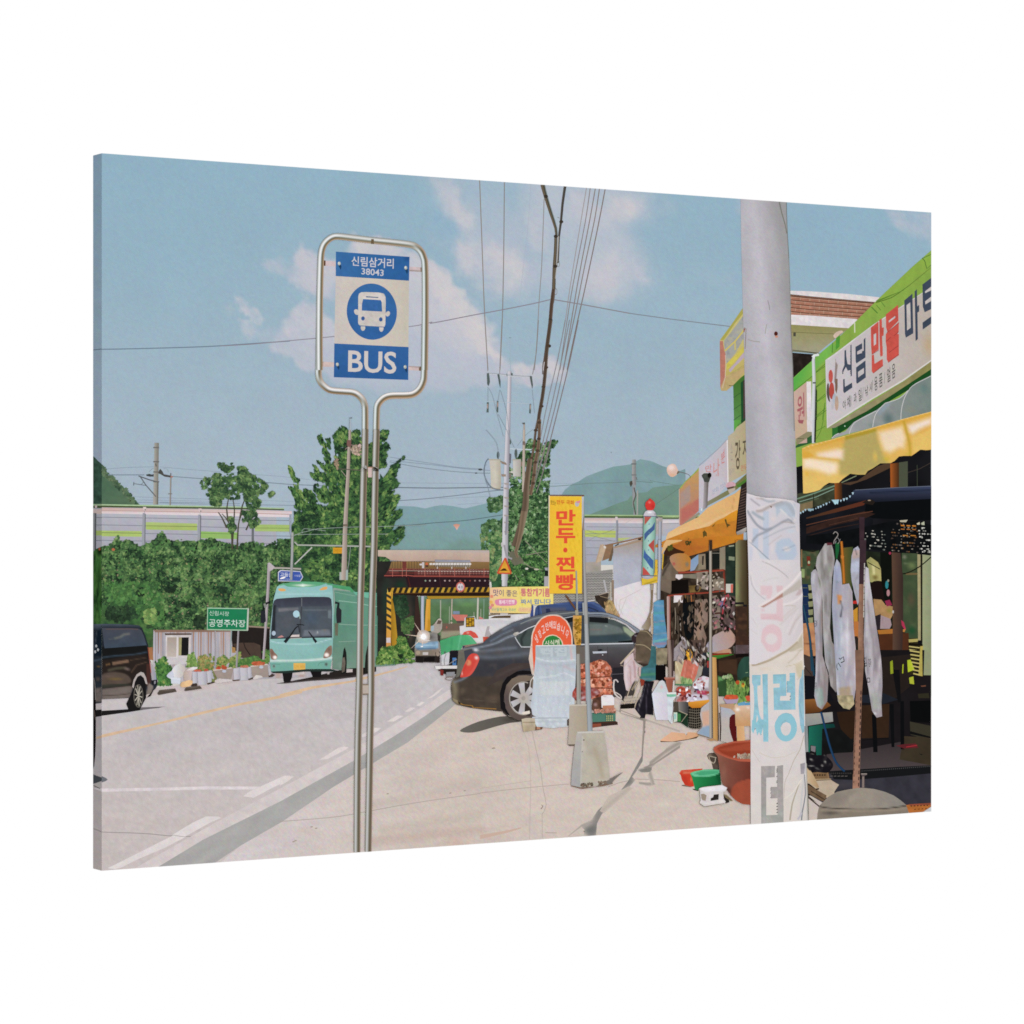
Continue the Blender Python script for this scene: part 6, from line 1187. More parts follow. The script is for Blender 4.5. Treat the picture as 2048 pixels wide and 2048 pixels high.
f('1320 200 1420 200 1420 560 1330 580 1300 420','#2a2c34',N(0.2,8,338),sp=3);p('1380 200 1420 200 1420 320 1385 330','#3a8a3c');p('1385 340 1420 330 1420 440 1390 440','#a8403a')
sub('tied_bundle');f('240 60 330 -60 460 -100 500 60 490 200 440 400 380 430 270 370 190 260 210 130','#5f5146',N(0.2,8,339),Ps('220 120 380 120 380 320 270 360 190 260',16,'#9a8280',0.9),Ls('250 60 400 80 490 160',12,8,'#a8947c',
0.9),Ls('190 260 300 180 380 140',6,6,'#5a4038',0.9),Ls('230 180 300 330',6,6,'#5a4038',0.8),Ps('270 370 440 380 460 420 300 430',10,'#2b211d',0.8),sp=2.3);back()
fr(1240,1080,242);sub('bamboo_bundle');f('480 700 530 700 520 900 510 1100 470 1240 500 1300 440 1480 380 1420 340 1400 420 1280 470 1150 490 900','#8f7f68',G(340,0,520,0,'#a3988a','#7a6850'),N(0.1,7,340,None,3,1,5),sp=2.4);f('250 1560 310 1440 430 1430 510 1500 500 1700 480 1932 240 1932',
'#5f5244',N(0.15,8,341),sp=2.5);ln('300 1450 420 1460 500 1550',12,'#9c8c70',2);ln('250 1670 380 1680 490 1760',12,'#a39478',2);ln('540 860 600 870 620 900',8,'#a89a88',2);ln('500 1180 505 1500',30,['#c9b8a4','#a8967c']);back()
sub('blue_net');f('530 1000 600 960 690 960 700 1200 740 1500 755 1640 700 1715 600 1720 515 1660 530 1400 525 1200','#5a8fb0',N(0.12,8,342),Ls('540 1040 700 1060',26,20,'#8aa0b8',0.7),Ls('540 1170 720 1160',30,20,'#4f9f8a',
0.6),Ls('540 1310 700 1290',10,8,'#b08a86',0.8),Ls('540 1350 720 1340',30,20,'#5c9c9c',0.7),Ls('545 1500 740 1490',12,8,'#a89a9c',0.8),Ls('530 1620 740 1580',20,14,'#7cc0a4',0.9),Ps('530 1640 740 1620 700 1710 560 1710',10,
'#7a8cb0',0.8),Ls('550 1660 720 1650',30,10,'#b0787a',0.5),sp=2.2);back()
fr(1240,1280,242)
sub('teal_net');f('490 90 560 100 580 300 570 600 560 640 440 660 310 610 330 440 440 400 480 260','#3f6a74',G(0,100,0,650,'#3c6468','#3f7076'),N(0.2,8,343),Ls('320 560 560 540',40,20,'#4f8a68',0.8),Ls('330 450 560 460',20,
14,'#4a7488',0.8),Ls('340 620 550 630',10,8,'#8a8a90',0.7),sp=2.3);back()
f('570 130 750 130 740 380 600 400 570 380','#8a7f68',N(0.25,8,344),sp=2.4);f('560 400 720 400 720 700 600 640 560 640','#120f10',sp=4)
sub('black_bag');f('320 650 540 660 500 800 520 960 525 1200 400 1180 390 1250 310 1240 230 1130 260 1000 330 900 380 700','#2a2730',G(230,0,540,0,'#24212a','#1a171c'),Ls('400 700 350 900 280 1130',14,10,'#6a6672',0.7),Ls('450 700 410 950 420 1180',
12,10,'#5c5662',0.7),Ls('340 880 300 1050',10,6,'#8f8a84',0.8),N(0.2,8,345),sp=2.3);back()
sub('striped_cloth');f('60 320 130 250 200 200 220 320 280 420 250 600 180 720 140 820 90 800 55 620 50 440','#cdb9bc',N(0.06,8,346),Ls('150 420 160 600 170 720',16,12,'#b08a88',0.9),Ls('210 340 230 460 230 600',20,12,'#a87a78',
0.8),Ls('100 330 90 560 100 760',26,14,'#dccfd4',0.8),sp=2.3);p('290 440 330 430 320 580 290 560','#c8a8a4');back()
for s_,w_ in(('0 380 120 250 220 140',22),('0 400 60 420 180 290',8),('30 1100 120 860 160 720',12),('120 1120 200 920 310 620',14),('380 640 300 860 220 1080',12),('0 1005 240 990',12),('180 800 260 660',30)):ln(s_,w_,'#c0ae98' if w_!=30 else '#8f826e')
f('50 940 260 920 270 950 60 985','#b5a898',sp=3);p('0 1030 230 1010 220 1090 0 1100','#1d1916');f('0 1100 220 1090 320 1220 300 1250 0 1160','#c9bab0',sp=4);ln('0 1120 300 1240',10,'#8f8278')
f('310 620 385 640 370 720 330 740','#8a3a2c',sp=3)
part('printed_plant_pot','terracotta plant pot holding thin sticks');f('705 595 870 600 865 640 840 640 820 830 750 840 725 640 700 620','#96584a',G(700,0,870,0,'#a3624f','#874c3e'),sp=2.4);ln('700 605 870 605',18,'#b07466');ln('770 0 790 300 800 590',
70,['#7f6a60','#9a8880','#6a564e']);ln('840 0 830 580',30,'#4a3a38');ln('850 660 840 840',16,'#d8d0cc')
part('printed_water_jug','large translucent white jug on the pavement');f('500 860 560 760 620 660 665 640 700 660 740 760 770 850 790 1000 810 1150 800 1280 570 1275 540 1150 520 1000','#d3ced8',G(500,0,800,0,'#dcdce6','#cdc4d0'),
Ps('520 840 620 660 700 660 760 830',14,'#c4ccce',0.9),B(655,750,34,44,'#e0aab0',0.9),Ls('500 870 560 1200',20,20,'#d8dfee',0.8),sp=2.4)
part('printed_paint_tub','tall white tub with green lid');f('735 860 890 850 890 900 840 970 830 1330 800 1330 760 1260 740 900','#cfd6dc',N(0.08,8,347),sp=2.6);p('735 850 890 845 885 900 800 910 740 900','#7cbba0');p('740 840 890 830 890 865 740 865',
'#e4e6e4')
part('printed_paper_roll','pink wrapped bundle and straw paper upright in a pot');f('870 340 1020 320 1000 480 970 700 880 720 870 500','#b9a888',Ls('880 360 960 560',14,8,'#e0d4b4',0.8),N(0.1,8,348),B(900,600,60,110,'#cfc8c0',
0.8),sp=2.4);f('1020 320 1110 280 1250 380 1240 500 1180 640 1140 680 980 640 960 560','#c26e5c',N(0.15,7,349),Ls('1050 340 1010 600',14,10,'#d89a8c',0.8),Ls('1180 420 1130 600',14,8,'#dca89c',0.8),Ls('1130 340 1240 400',
20,10,'#c8b8bc',0.8),sp=2.2);p('1250 400 1320 420 1290 560 1200 640 1170 660 1220 540','#a09a90');lv('970 620 1130 640 1140 700 980 700',40,6,['#7fa05c','#a3bc84','#5f8448'],171,ang=85,asp=3)
lv('1070 200 1130 200 1140 310 1060 300',20,6,['#d89a30','#e8b850'],172,ang=85,asp=3);ln('870 710 1140 720',26,'#4a7a58')
part('printed_packet_heap','heap of red, white and clear plastic packets on crates')
f('890 770 980 730 1120 790 1150 700 1230 610 1320 570 1420 600 1420 900 1420 980 1250 1000 1050 1010 880 980 890 900','#a89a9c',N(0.25,9,350),Ps('890 770 960 735 1100 790 1130 850 1000 900 900 900',10,'#b04634',1),Ls('900 790 1060 830',
12,8,'#dc8a74',0.9),Ps('1150 690 1240 600 1340 570 1420 590 1400 760 1200 800',14,'#d8d4da',0.95),B(1300,640,40,30,'#a8a4b4',0.6),Ps('1170 770 1230 770 1280 820 1190 800',6,'#3a2a50',0.9),Ps('1220 800 1380 810 1380 880 1220 860',
8,'#b03c5c',0.95),Ps('1050 900 1200 860 1380 890 1410 960 1080 1000',10,'#cdc6d2',0.95),Ps('890 960 960 900 1060 890 1060 960 920 1000',10,'#b06058',0.9),Ls('1130 950 1320 900',14,10,'#9a90b4',0.7),Ps('1000 720 1160 700 1140 800 1050 770',
8,'#8f8270',0.8),sp=2.2)
lv('890 760 980 730 1150 780 1240 620 1400 590 1420 960 1080 1000 890 980',22,9,['#6a3030','#b04a3c','#c8a8b0','#e0dce4','#f0eef2'],304,clump=5,spread=.9)
lv('1000 0 1400 60 1400 400 1240 420 900 340',20,8,['#241c1a','#57463e','#8a7a70','#c0b4b0'],305,asp=3,ang=70,clump=6,spread=.8)
part('printed_dark_crates','black lattice crates under an orange tray')
f('840 990 920 985 930 1150 850 1150','#4f463c',sp=3);f('920 980 1080 990 1080 1190 930 1130','#6a625c',G(920,0,1080,0,'#8a847e','#3c3a3c'),sp=3);f('1085 1060 1290 1080 1290 1380 1260 1420 1140 1420 1090 1390 1080 1200','#1d1a17',
sp=3)
for k in range(8):ln([1090,1110+k*42,1200,1125+k*42,1290,1115+k*40],8,'#8a8274' if k%2 else '#6a6256')
for x in range(1110,1290,34):ln([x,1090,x,1410],6,'#6f675a')
f('845 1150 930 1140 1080 1190 1080 1400 960 1320 850 1310','#1f3426',N(0.3,8,351),sp=3);p('845 1155 905 1155 905 1300 850 1310','#c6d0c0');p('850 1180 890 1180 890 1260 850 1270','#9ac0bc');p('910 1170 960 1180 960 1300 910 1300',
'#3f7a44');ln('930 1130 1070 1190',10,'#b0a48e');ln('1060 1190 970 1310',7,'#b0a48e');ln('800 1330 850 1060',6,'#a08c88')
f('1080 990 1420 950 1420 980 1300 1060 1280 1080 1140 1085 1085 1040','#cf8a2e',G(0,960,0,1080,'#e0a040','#bd7626'),sp=2.6)
part('printed_cardboard','flattened cardboard on the pavement');f('640 1600 820 1470 1030 1490 1060 1530 1080 1470 1230 1480 1260 1540 1100 1580 840 1620 660 1620','#dcab8a',G(640,0,1260,0,'#e2b294','#d2a47e'),Ls('1030 1480 1070 1530 1060 1560',
12,8,'#b58a60',0.8),sp=2.6);f('640 1612 830 1622 1100 1580 1260 1530 1220 1570 900 1625 650 1630','#5a4434',sp=3)
part('printed_mirror_board','curved board leaning on the wooden post');f('1420 980 1430 1000 1430 1560 1220 1490 1240 1460 1300 1400 1310 1340 1280 1250 1270 1180 1290 1090 1340 1040','#b3aeb0',Ps('1300 1150 1420 1120 1420 1360 1300 1370',
24,'#d2a68c',0.9),Ps('1230 1490 1300 1400 1430 1360 1430 1560',8,'#8fa2b8',1),Ls('1420 990 1300 1080 1275 1200 1310 1350',8,6,'#c9c8c8',0.7),sp=2.4);ln('1240 1510 1420 1560',12,'#7a6850')
part('printed_stall_post','grey steel stall post with a timber batten');fr(1240,1080,242);ln('1440 0 1438 130 1440 1932',48,['#8a8070','#b3aaa0','#a0978a','#4a3c30']);p('1415 0 1465 0 1465 170 1420 180','#3a2c24');fr(1240,
1280,242);ln('1440 0 1440 800 1445 1560',50,['#9a948c','#b3aca6','#8f8880','#55483c']);f('1465 270 1530 280 1545 700 1550 1620 1480 1570 1470 900','#c4975e',G(1465,0,1550,0,'#d3a668','#b0844e'),sp=3);ln('1535 290 1550 700 1560 1610',
14,'#3c2820');ln('1555 760 1575 1200 1580 1600',14,'#c8b8ac');ln('1580 1160 1592 1400 1590 1610',16,'#2c1c18');f('1370 1585 1480 1570 1560 1600 1440 1610','#b08a62',sp=3)
part('printed_fridge','white cabinet with a dark red oval cut out')
fr(1240,1280,242);f('1600 1040 1740 1030 1880 1060 1900 1500 1810 1620 1700 1640 1600 1610 1610 1400','#b5adac',G(0,1040,0,1300,'#a8aec0','#b9b0aa'),sp=3);f('1740 1240 1780 1190 1840 1180 1850 1300 1855 1620 1800 1620 1760 1500 1735 1380',
'#54181a',sp=3,sm=0);f('1850 1180 1960 1180 1990 1640 1860 1620','#c49a68',G(1850,0,1980,0,'#cda06c','#d8ae80'),sp=3)
f('1580 1030 1900 1000 1990 1060 1980 1190 1860 1190 1760 1100 1600 1070','#b89474',B(1880,1110,110,50,'#f0e4dc',1),sp=2.6)
fr(1470,1260,192);f('-20 1470 60 1440 290 1450 300 1932 0 1932','#c9a27e',G(0,1450,0,1900,'#dcc0ac','#c4966a'),B(40,1600,70,60,'#f0e8e4',1),B(250,1560,60,40,'#e6d4c8',0.9),N(0.06,10,352),sp=2.5);p('40 1490 300 1450 300 1510 60 1520',
'#5a96c0')
part('printed_melons','dark green watermelons, tulip pots and strawberries on the stall')
fr(1240,1280,242)
f('1560 300 1932 200 2000 200 2000 900 1560 900','#2c211b',N(0.3,10,353),Ps('1550 330 1860 300 1860 560 1550 500',16,'#4a3426',0.8),sp=3)
f('1550 560 1620 590 1700 640 1760 740 1780 900 1640 900 1560 880','#2f4a2c',Ps('1550 580 1610 600 1640 640 1560 660',8,'#5a8450',1),N(0.2,10,354,None,3,1,4),sp=2.4);f('1860 480 1900 350 1990 300 1990 900 1880 880','#24382c',
N(0.25,9,355,None,3,1,4),sp=2.5)
lv('1710 600 1760 570 1830 720 1900 740 1990 700 1990 940 1880 960 1700 900',190,8,['#37502c','#5c8444','#86aa64','#4c6a38'],173,ang=80,asp=2.8);lv('1620 590 1670 560 1760 570 1750 600 1650 610',14,6,['#9ab084'],174);f('1840 670 1870 645 1900 665 1890 710 1860 710',
'#c4583c',sp=2.5)
fr(1470,1260,192)
f('30 900 60 700 120 580 200 530 280 540 290 1000 100 1000','#29443a',N(0.2,9,356,None,3,1,4),sp=2.4);f('100 1000 180 940 280 940 290 1400 60 1420','#2a3f26',N(0.2,9,357),sp=2.4);lv('0 1100 60 1080 180 1100 260 1000 290 1380 0 1440',
130,9,['#3f6430','#6a9448','#8cb05c','#2c4424'],175,ang=80,asp=3)
el(40,1055,40,42,'#b5502c');el(150,1110,34,46,'#c8a03c');el(150,1085,18,26,'#8a3a20');f('190 1340 240 1320 290 1320 290 1430 230 1430','#c8543c',sp=2.5,sm=1);f('-40 1320 30 1310 60 1380 40 1450 -40 1460','#c0605c',sp=2.5,
sm=1);ln('200 860 250 850',12,'#8aa078')
f('0 300 270 290 270 470 0 490','#57484a',N(0.5,7,358,'#c0bcc4'),N(0.4,7,359,'#241c1c'),sp=2.3);f('0 -20 270 -20 280 300 0 300','#3c2a22',N(0.4,9,360,'#7a4a34'),sp=2.5);p('0 480 280 470 280 530 0 560','#17110f')
fr(1240,1280,242);sub('strawberry_bowl');f('1650 930 1680 880 1760 870 1860 880 1880 920 1860 940 1700 950','#cf5a3a',N(0.2,6,361),sp=2.2);f('1640 930 1700 950 1860 945 1885 920 1860 1010 1690 1015','#a898b0',sp=2.6);back();p('1870 1010 1990 980 1990 1040 1880 1050',
'#6aa0c0')
part('printed_stall_frame','timber frame of the stall behind the pole')
fr(1470,1080,192);f('0 0 250 0 270 700 270 1932 0 1932','#6a5f4a',G(0,0,260,0,'#8a8a68','#3c3222',cm='#544a34'),N(0.1,10,362,None,3,1,5),B(30,1000,60,260,'#8f9a60',0.6),sp=2.8);f('0 1330 250 1330 270 1700 270 1932 0 1932',
'#3a2a22',N(0.5,8,363,'#8a5c3c'),N(0.3,8,364,'#141010'),sp=2.5);ln('0 1275 160 1270 160 1320 260 1320',44,'#1d1b1e');ln('230 0 245 900 250 1932',36,'#3a2c1c');p('0 0 60 0 0 60','#bb7530')
# ================================================================ barber pole
part('printed_barber_pole','striped barber pole with a red ball on top')
fr(1250,980,200,1092)
sub('bracket');ln('330 285 370 300 385 320',18,'#6a6a72');ln('385 300 380 600 375 900 365 1092',36,['#8f8f9a','#b4b6c0','#9a9ca8','#70727a']);ln('355 592 405 594',10,'#4a4a50');ln('345 890 395 892',10,'#4a4a50');p('360 300 408 300 410 345 365 345',
'#a8a09c');fr(1240,1080,242);ln('628 0 628 480 615 700 612 950',52,['#9a9aa6','#b8bac4','#a2a4b0','#74767e']);fr(1250,980,200,1092);back()
p('350 760 350 1010 180 1040 175 960 300 950 320 900 325 760','#d8b23c');p('405 700 420 700 405 870 398 860','#d3ad34')
sub('glass_cylinder');f('200 285 332 290 326 400 320 700 306 935 180 930 190 700 196 450','#9cc4bc',G(190,0,325,0,'#7fa99a','#7fa898',cm='#accfc8'),sp=2.2)
for s_,c_ in(('208 290 285 292 240 345 208 385','#b45c52'),('322 345 318 430 240 505 208 555 206 520 205 480 230 450 290 400','#46608f'),('248 603 315 535 313 690 285 650','#b0504a'),('206 645 225 690 305 770 302 865 270 840 225 775 195 735 200 690',
'#44639a'),('192 835 225 870 275 928 182 928','#b8504a')):f(s_,c_,N(0.06,6,370),sp=2.2)
for x,y in((258,372),(258,465),(252,555),(252,655),(252,750),(244,850)):el(x,y,6,8,'#5c8a90')
ln('200 290 193 600 182 930',8,'#6f9484');ln('330 290 322 600 306 935',9,'#6f9080');back()
sub('collar');f('195 275 215 235 240 222 300 222 325 245 338 275 325 290 200 290','#c6c2ca',B(265,245,44,18,'#f2f0f4',1),B(325,265,20,20,'#68626a',0.7),sp=2,sm=1);ln('195 286 335 288',8,'#6a6a88');f('178 935 310 935 300 965 240 975 190 965',
'#a8a4b0',B(240,945,50,14,'#c8c8d4',0.8),sp=2.2);ln('172 932 345 938',9,'#50586a');back()
sub('red_ball');f('216 165 225 130 255 105 268 90 285 105 315 130 325 165 312 205 290 220 245 220 225 200','#cf3c36',B(262,135,26,22,'#e88a80',0.9),B(300,180,26,30,'#b02c2a',0.7),sp=2,sm=2);back()
f('175 965 240 975 330 950 350 985 270 1020 230 1028 180 1040','#d6b63e',Ls('220 1028 345 990',14,10,'#8a7424',0.9),sp=2.4);ln('290 1030 288 1092',22,'#a39888')
# ================================================================ the near stall behind the big pole
part('printed_wavy_roof','translucent rounded roof sheets over the shop front')
fr(1620,700,242)
f('340 1420 440 1340 560 1300 700 1150 900 1040 1060 960 1220 840 1400 780 1560 660 1700 530 1940 400 1940 1020 1500 1100 1000 1240 600 1340','#87918f',G(400,0,1932,0,'#a3a3a4','#76837e'),B(1250,1100,130,170,'#566a6c',0.8),
B(1820,620,120,120,'#5f7c78',0.7),B(980,1200,130,60,'#748880',0.6),Ps('1060 960 1240 840 1320 830 1200 960 1100 1060',20,'#8f9ba6',0.8),B(1600,950,180,90,'#8a8c7e',0.7),N(0.05,16,371),sp=2.6)
for s_ in('345 1410 400 1360 460 1330','625 1340 650 1260 700 1170 790 1110','1000 1230 1030 1070 1090 960 1200 850','1450 1110 1460 950 1510 760 1600 610 1700 530','790 1110 1060 970','1200 850 1430 770 1560 650','1700 530 1940 410'):ln(s_,
12,'#c6c4c4',3)
part('printed_dark_interior','deep shade of the shop interior')
fr(1600,930,262)
f('-90 40 1932 -480 1932 5100 -200 5100 -200 600','#17171a',N(0.3,30,372),sp=5)
fr(1620,930,242)
sub('beam');f('500 300 760 250 1080 20 1300 -60 1290 40 900 230 640 320','#4f3c2e',sp=3);f('390 280 510 280 515 560 395 560','#6a3e1e',G(390,0,510,0,'#9a5426','#3a2618'),sp=3);f('1280 -20 1430 -40 1420 380 1285 380','#5c3a20',
G(1280,0,1430,0,'#a85a26','#3c281a'),sp=3);f('1420 -40 1560 -60 1560 370 1420 380','#4b5040',sp=3);back()
ln('1710 0 1712 340',12,'#3a4034');ln('1560 120 1750 60 1932 -40',7,'#4a4038',2)
fr(1500,840,242)
sub('shelf_rails');f('750 1180 1000 1120 1350 1000 1350 1280 1000 1400 790 1480','#3c4030',N(0.3,10,373),sp=3)
for s_,w_,c_ in(('750 1260 1000 1180 1350 1050',22,'#6f8a74'),('780 1310 1050 1230 1340 1100',14,'#7c9484'),('790 1340 1100 1250',12,'#54624a'),('1460 1000 1700 890',14,'#7f8a6c')):ln(s_,w_,c_)
p('790 1350 1000 1290 1000 1400 800 1470','#7a6a4e');ln('1010 1180 1020 1400',14,'#25281f');back()
part('printed_yellow_awning','large yellow scalloped awning over the shop front')
fr(1620,700,242)
aw='-130 1570 0 1510 300 1440 620 1350 1000 1240 1450 1110 1940 980 1940 1590 1860 1600 1760 1590 1680 1650 1620 1690 1500 1690 1420 1700 1350 1770 1290 1805 1120 1810 1060 1850 1000 1890 920 1932 880 1990 760 1990 640 1975 520 2060 460 2120 380 2125 300 2120 220 2170 160 2230 80 2260 -60 2290 -110 2290'
fr(1620,700,242)
f(aw,'#dcb964',G(0,1300,0,2100,'#d9a950','#e0bd6c'),Ls('-130 1590 300 1470 620 1380 1000 1270 1450 1140 1940 1010',40,30,'#d3a23e',0.8),Ls('-130 1572 300 1442 620 1352 1000 1242 1450 1112 1940 982',8,6,'#f0d49a',0.9),Ps('560 1400 1060 1270 1080 1420 1180 1700 1250 1810 1000 1900 860 2000 600 2000 480 1990 450 1800 520 1600',
50,'#b3a262',1),Ps('560 1370 1050 1250 1060 1300 560 1440',14,'#a8902e',0.9),B(1040,1700,60,130,'#d8b85c',0.9),B(1060,1620,50,50,'#b5a668',0.5),Ps('1090 1310 1470 1220 1530 1400 1500 1560 1420 1560 1280 1640 1180 1600 1120 1450',
62,'#ecd5b6',1),Ps('1560 1200 1940 1080 1940 1180 1760 1260 1640 1340 1580 1300',62,'#eeddd0',1),Ls('1500 1150 1540 1300 1590 1500 1600 1680',36,22,'#b5962e',0.75),Ps('1620 1400 1940 1250 1940 1580 1660 1650',30,'#e2be6a',
0.9),B(1220,1740,90,60,'#c8b23c',0.7),B(1560,1660,80,30,'#c2ac38',0.6),Ps('120 1650 440 1580 530 1600 520 1740 300 1740 120 1700',62,'#efd9c8',1),Ps('-110 1740 0 1720 420 1800 450 1850 420 1960 300 1990 120 1920 -110 1880',
62,'#f0dcc2',1),Ls('-110 1700 100 1720 460 1760',30,20,'#d3aa50',0.8),Ps('-120 1620 -20 1620 60 1690 -60 1730 -120 1730',14,'#d3a13c',0.8),B(-50,1980,50,60,'#e0ab3c',0.6),B(190,2060,160,70,'#eabf6a',0.7),N(0.02,16,374),sp=2.6)
part('printed_black_canopy','black corrugated canopy with a toothed edge')
fr(1500,840,242)
f('780 1530 1000 1440 1340 1330 1560 1260 1660 1170 1700 1110 1960 1090 1960 2000 780 2200','#17181d',N(0.3,20,375),Ps('1680 1120 1960 1100 1960 1160 1700 1180',10,'#30344a',0.9),sp=3)
fr(1620,930,242)
f('700 400 960 380 1500 350 1940 330 1940 560 1000 600 900 560 560 600 640 500','#20243a',G(0,340,0,620,'#3c4560','#15171f'),Ls('960 440 1940 400',16,14,'#151a28',0.8),Ls('900 500 1940 470',30,24,'#2e2f40',0.8),sp=2.8);ln('720 400 1500 355 1932 338',
8,'#69707c')
p('900 600 1940 540 1940 880 1700 880 1000 850 860 800','#0d0f11')
sub('rafters');f('-60 840 400 700 800 590 900 560 860 640 400 760 -60 860','#4a2e24',G(0,0,800,0,'#4a3424','#5c3022'),sp=3);f('-60 1000 400 860 860 740 1040 780 860 860 400 960 -60 1100','#35241f',N(0.2,8,376),sp=3);ln('-60 960 400 850 700 790 1000 740',
14,'#5c3a2c');ln('-60 1140 400 1010 780 940',12,'#33241f');ln('300 960 760 850',6,'#5a3c30');p('830 600 900 560 990 550 1040 590 1000 640 900 620','#241e1a');el(945,565,26,10,'#a08c74');back()
sub('toothed_gap')
fr(1500,840,242);p('1300 1275 1420 1270 1400 1350 1385 1330 1370 1350 1350 1345 1330 1310','#a9cfdc');p('915 1415 1020 1415 1010 1450 985 1440 970 1460 930 1450','#8aa8b4')
for x,y,r in((808,1485,16),(848,1465,16),(885,1437,16),(1050,1415,10),(1090,1395,18),(1130,1382,16),(1172,1358,14),(1220,1340,18),(1268,1315,10),(1450,1290,16),(1500,1272,20),(1545,1258,18),(1595,1222,16),(1642,1172,18)):p([x-r,
y-r,x+r,y-r,x+r*.3,y+r,x-r*.4,y+r],'#a8c4d2')
back()
sub('mesh_net');fr(1620,930,242)
f('-60 1130 400 1080 800 1000 1300 900 1700 890 1940 960 1940 1440 1700 1420 1200 1380 860 1330 400 1290 -60 1250','#0f1113',N(0.3,10,377),sp=3)
for x0,x1,y0,y1,c_ in((1450,1720,955,975,'#c07a30'),(1450,1720,1015,1030,'#a86a34'),(1480,1730,1115,1130,'#b87a34'),(1480,1540,1235,1248,'#a87a3c'),(1060,1120,1185,1200,'#b9b8ac'),(1150,1210,1195,1205,'#9aa098'),(1110,1160,
1290,1302,'#b0b4a8'),(1020,1060,1100,1112,'#d0d0c8'),(1815,1860,1360,1375,'#c9c9c0'),(1890,1935,1362,1376,'#c9c9c0'),(1780,1815,1010,1022,'#b8b8ae'),(1775,1812,1150,1165,'#b9b9b0')):
 n_=max(1,int((x1-x0)/90));w_=(x1-x0)/n_
 for k in range(n_):p([x0+k*w_,y0+k*3,x0+k*w_+w_*.66,y0+k*3+4,x0+k*w_+w_*.66,y1+k*3+4,x0+k*w_,y1+k*3],c_)
R_=np.random.RandomState(5)
for(xa,xb,ya,yb,sl,n_,cs)in((880,1210,1040,1350,.08,34,('#8c8c84','#b8b4a8','#5c625c')),(1290,1740,930,1370,.08,70,('#7a5430','#4a3c34','#8a8478','#5c5450')),(1740,1930,1000,1430,.05,40,('#b8b8b0','#8c8c86','#d0cfc8'))):
 for k in range(n_):
  x=xa+(xb-xa)*R_.rand();y=ya+round((yb-ya)*R_.rand()/48)*48+(x-xa)*sl;w_=7+8*R_.rand();h_=6+6*R_.rand();p([x-w_,y-h_,x+w_,y-h_+1,x+w_,y+h_,x-w_,y+h_],cs[k%len(cs)])
p('1430 885 1560 875 1530 915 1440 910','#b9b49c');p('1700 935 1750 910 1755 950 1715 955','#c8c0a8');p('1775 925 1825 900 1828 960 1780 955','#b0b49c');back()
part('printed_shop_interior','shop interior with window, table, chairs and goods in half light')
fr(1600,1080,262)
f('-200 140 960 160 1400 200 1740 200 1740 1500 1600 1560 1600 1932 -200 1932','#1c2018',N(0.5,14,378,'#3c4a34'),sp=4)
f('0 150 60 160 190 180 280 150 260 300 200 420 170 650 20 650 0 400','#3c4a34',N(0.6,7,379,'#8f8a64'),N(0.4,7,380,'#7a3a2c'),sp=2.4);p('15 140 30 140 35 400 10 400','#8a6a4a');p('95 240 150 240 150 380 110 380','#6f2f24');el(130,
330,16,24,'#a8b090');p('20 425 66 430 64 555 20 550','#8a9a68')
f('20 650 120 650 130 900 150 1230 30 1230','#1c2c4c',sp=3);
for y in(665,790,910,1030,1150):p([118,y,190,y-10,190,y+70,130,y+78],'#8a8c68');ln([30,y+40,110,y+42],8,'#6a7050' if y<900 else '#33404c')
f('30 1230 200 1220 240 1540 240 1760 -100 1770 -100 1300','#b5825c',N(0.12,10,381),B(150,1260,60,40,'#c08a4c',0.7),Ls('40 1540 220 1520',14,8,'#6a4030',0.8),sp=3);p('-100 1760 240 1740 240 1932 -100 1932','#40342f')
f('600 120 780 100 760 880 640 900 600 640','#5c5a30',G(600,0,780,0,'#7a5c28','#3a4a2c'),sp=3);f('760 700 860 640 860 900 790 940','#1a2018',sp=4);p('780 900 850 890 850 940 780 940','#b83028');f('780 1040 850 990 850 1240 800 1300',
'#c08a34',sp=3);f('790 1200 860 1200 860 1440 800 1440','#b5703c',sp=3);p('800 1420 850 1420 845 1580 810 1580','#2c2320')
f('980 300 1040 250 1150 330 1210 460 1200 640 1030 620 1010 440','#a8a06c',G(980,0,1210,0,'#8f8f5c','#b0a46c'),Ls('1080 380 1090 500',30,20,'#ddd6a0',0.8),B(1110,550,60,60,'#6a5c2c',0.8),N(0.1,8,382),sp=2.5)
f('1040 640 1150 600 1260 640 1280 800 1240 900 1110 900 1050 800','#1d1412',sp=3,sm=2);f('1080 870 1200 880 1260 960 1380 980 1370 1100 1320 1190 1200 1120 1110 1130 1090 1000','#a8845a',B(1320,1040,80,60,'#8a7c3c',0.8),
N(0.1,8,383),sp=2.5,sm=1);f('1190 1110 1330 1160 1350 1250 1320 1310 1180 1310','#a08c90',Ls('1220 1150 1230 1300',8,6,'#8a7478',0.8),sp=2.6);p('1110 1120 1190 1090 1180 1320 1130 1310','#2a2428')
p('1180 180 1350 180 1350 980 1250 900 1200 620','#10130f');el(1280,660,24,60,'#2f7a80');el(1300,780,24,50,'#a87c80');f('1250 900 1320 880 1360 960 1280 980','#8a2c4a',sp=3);el(1325,195,18,20,'#a03450');el(1300,600,14,20,
'#8a8a78')
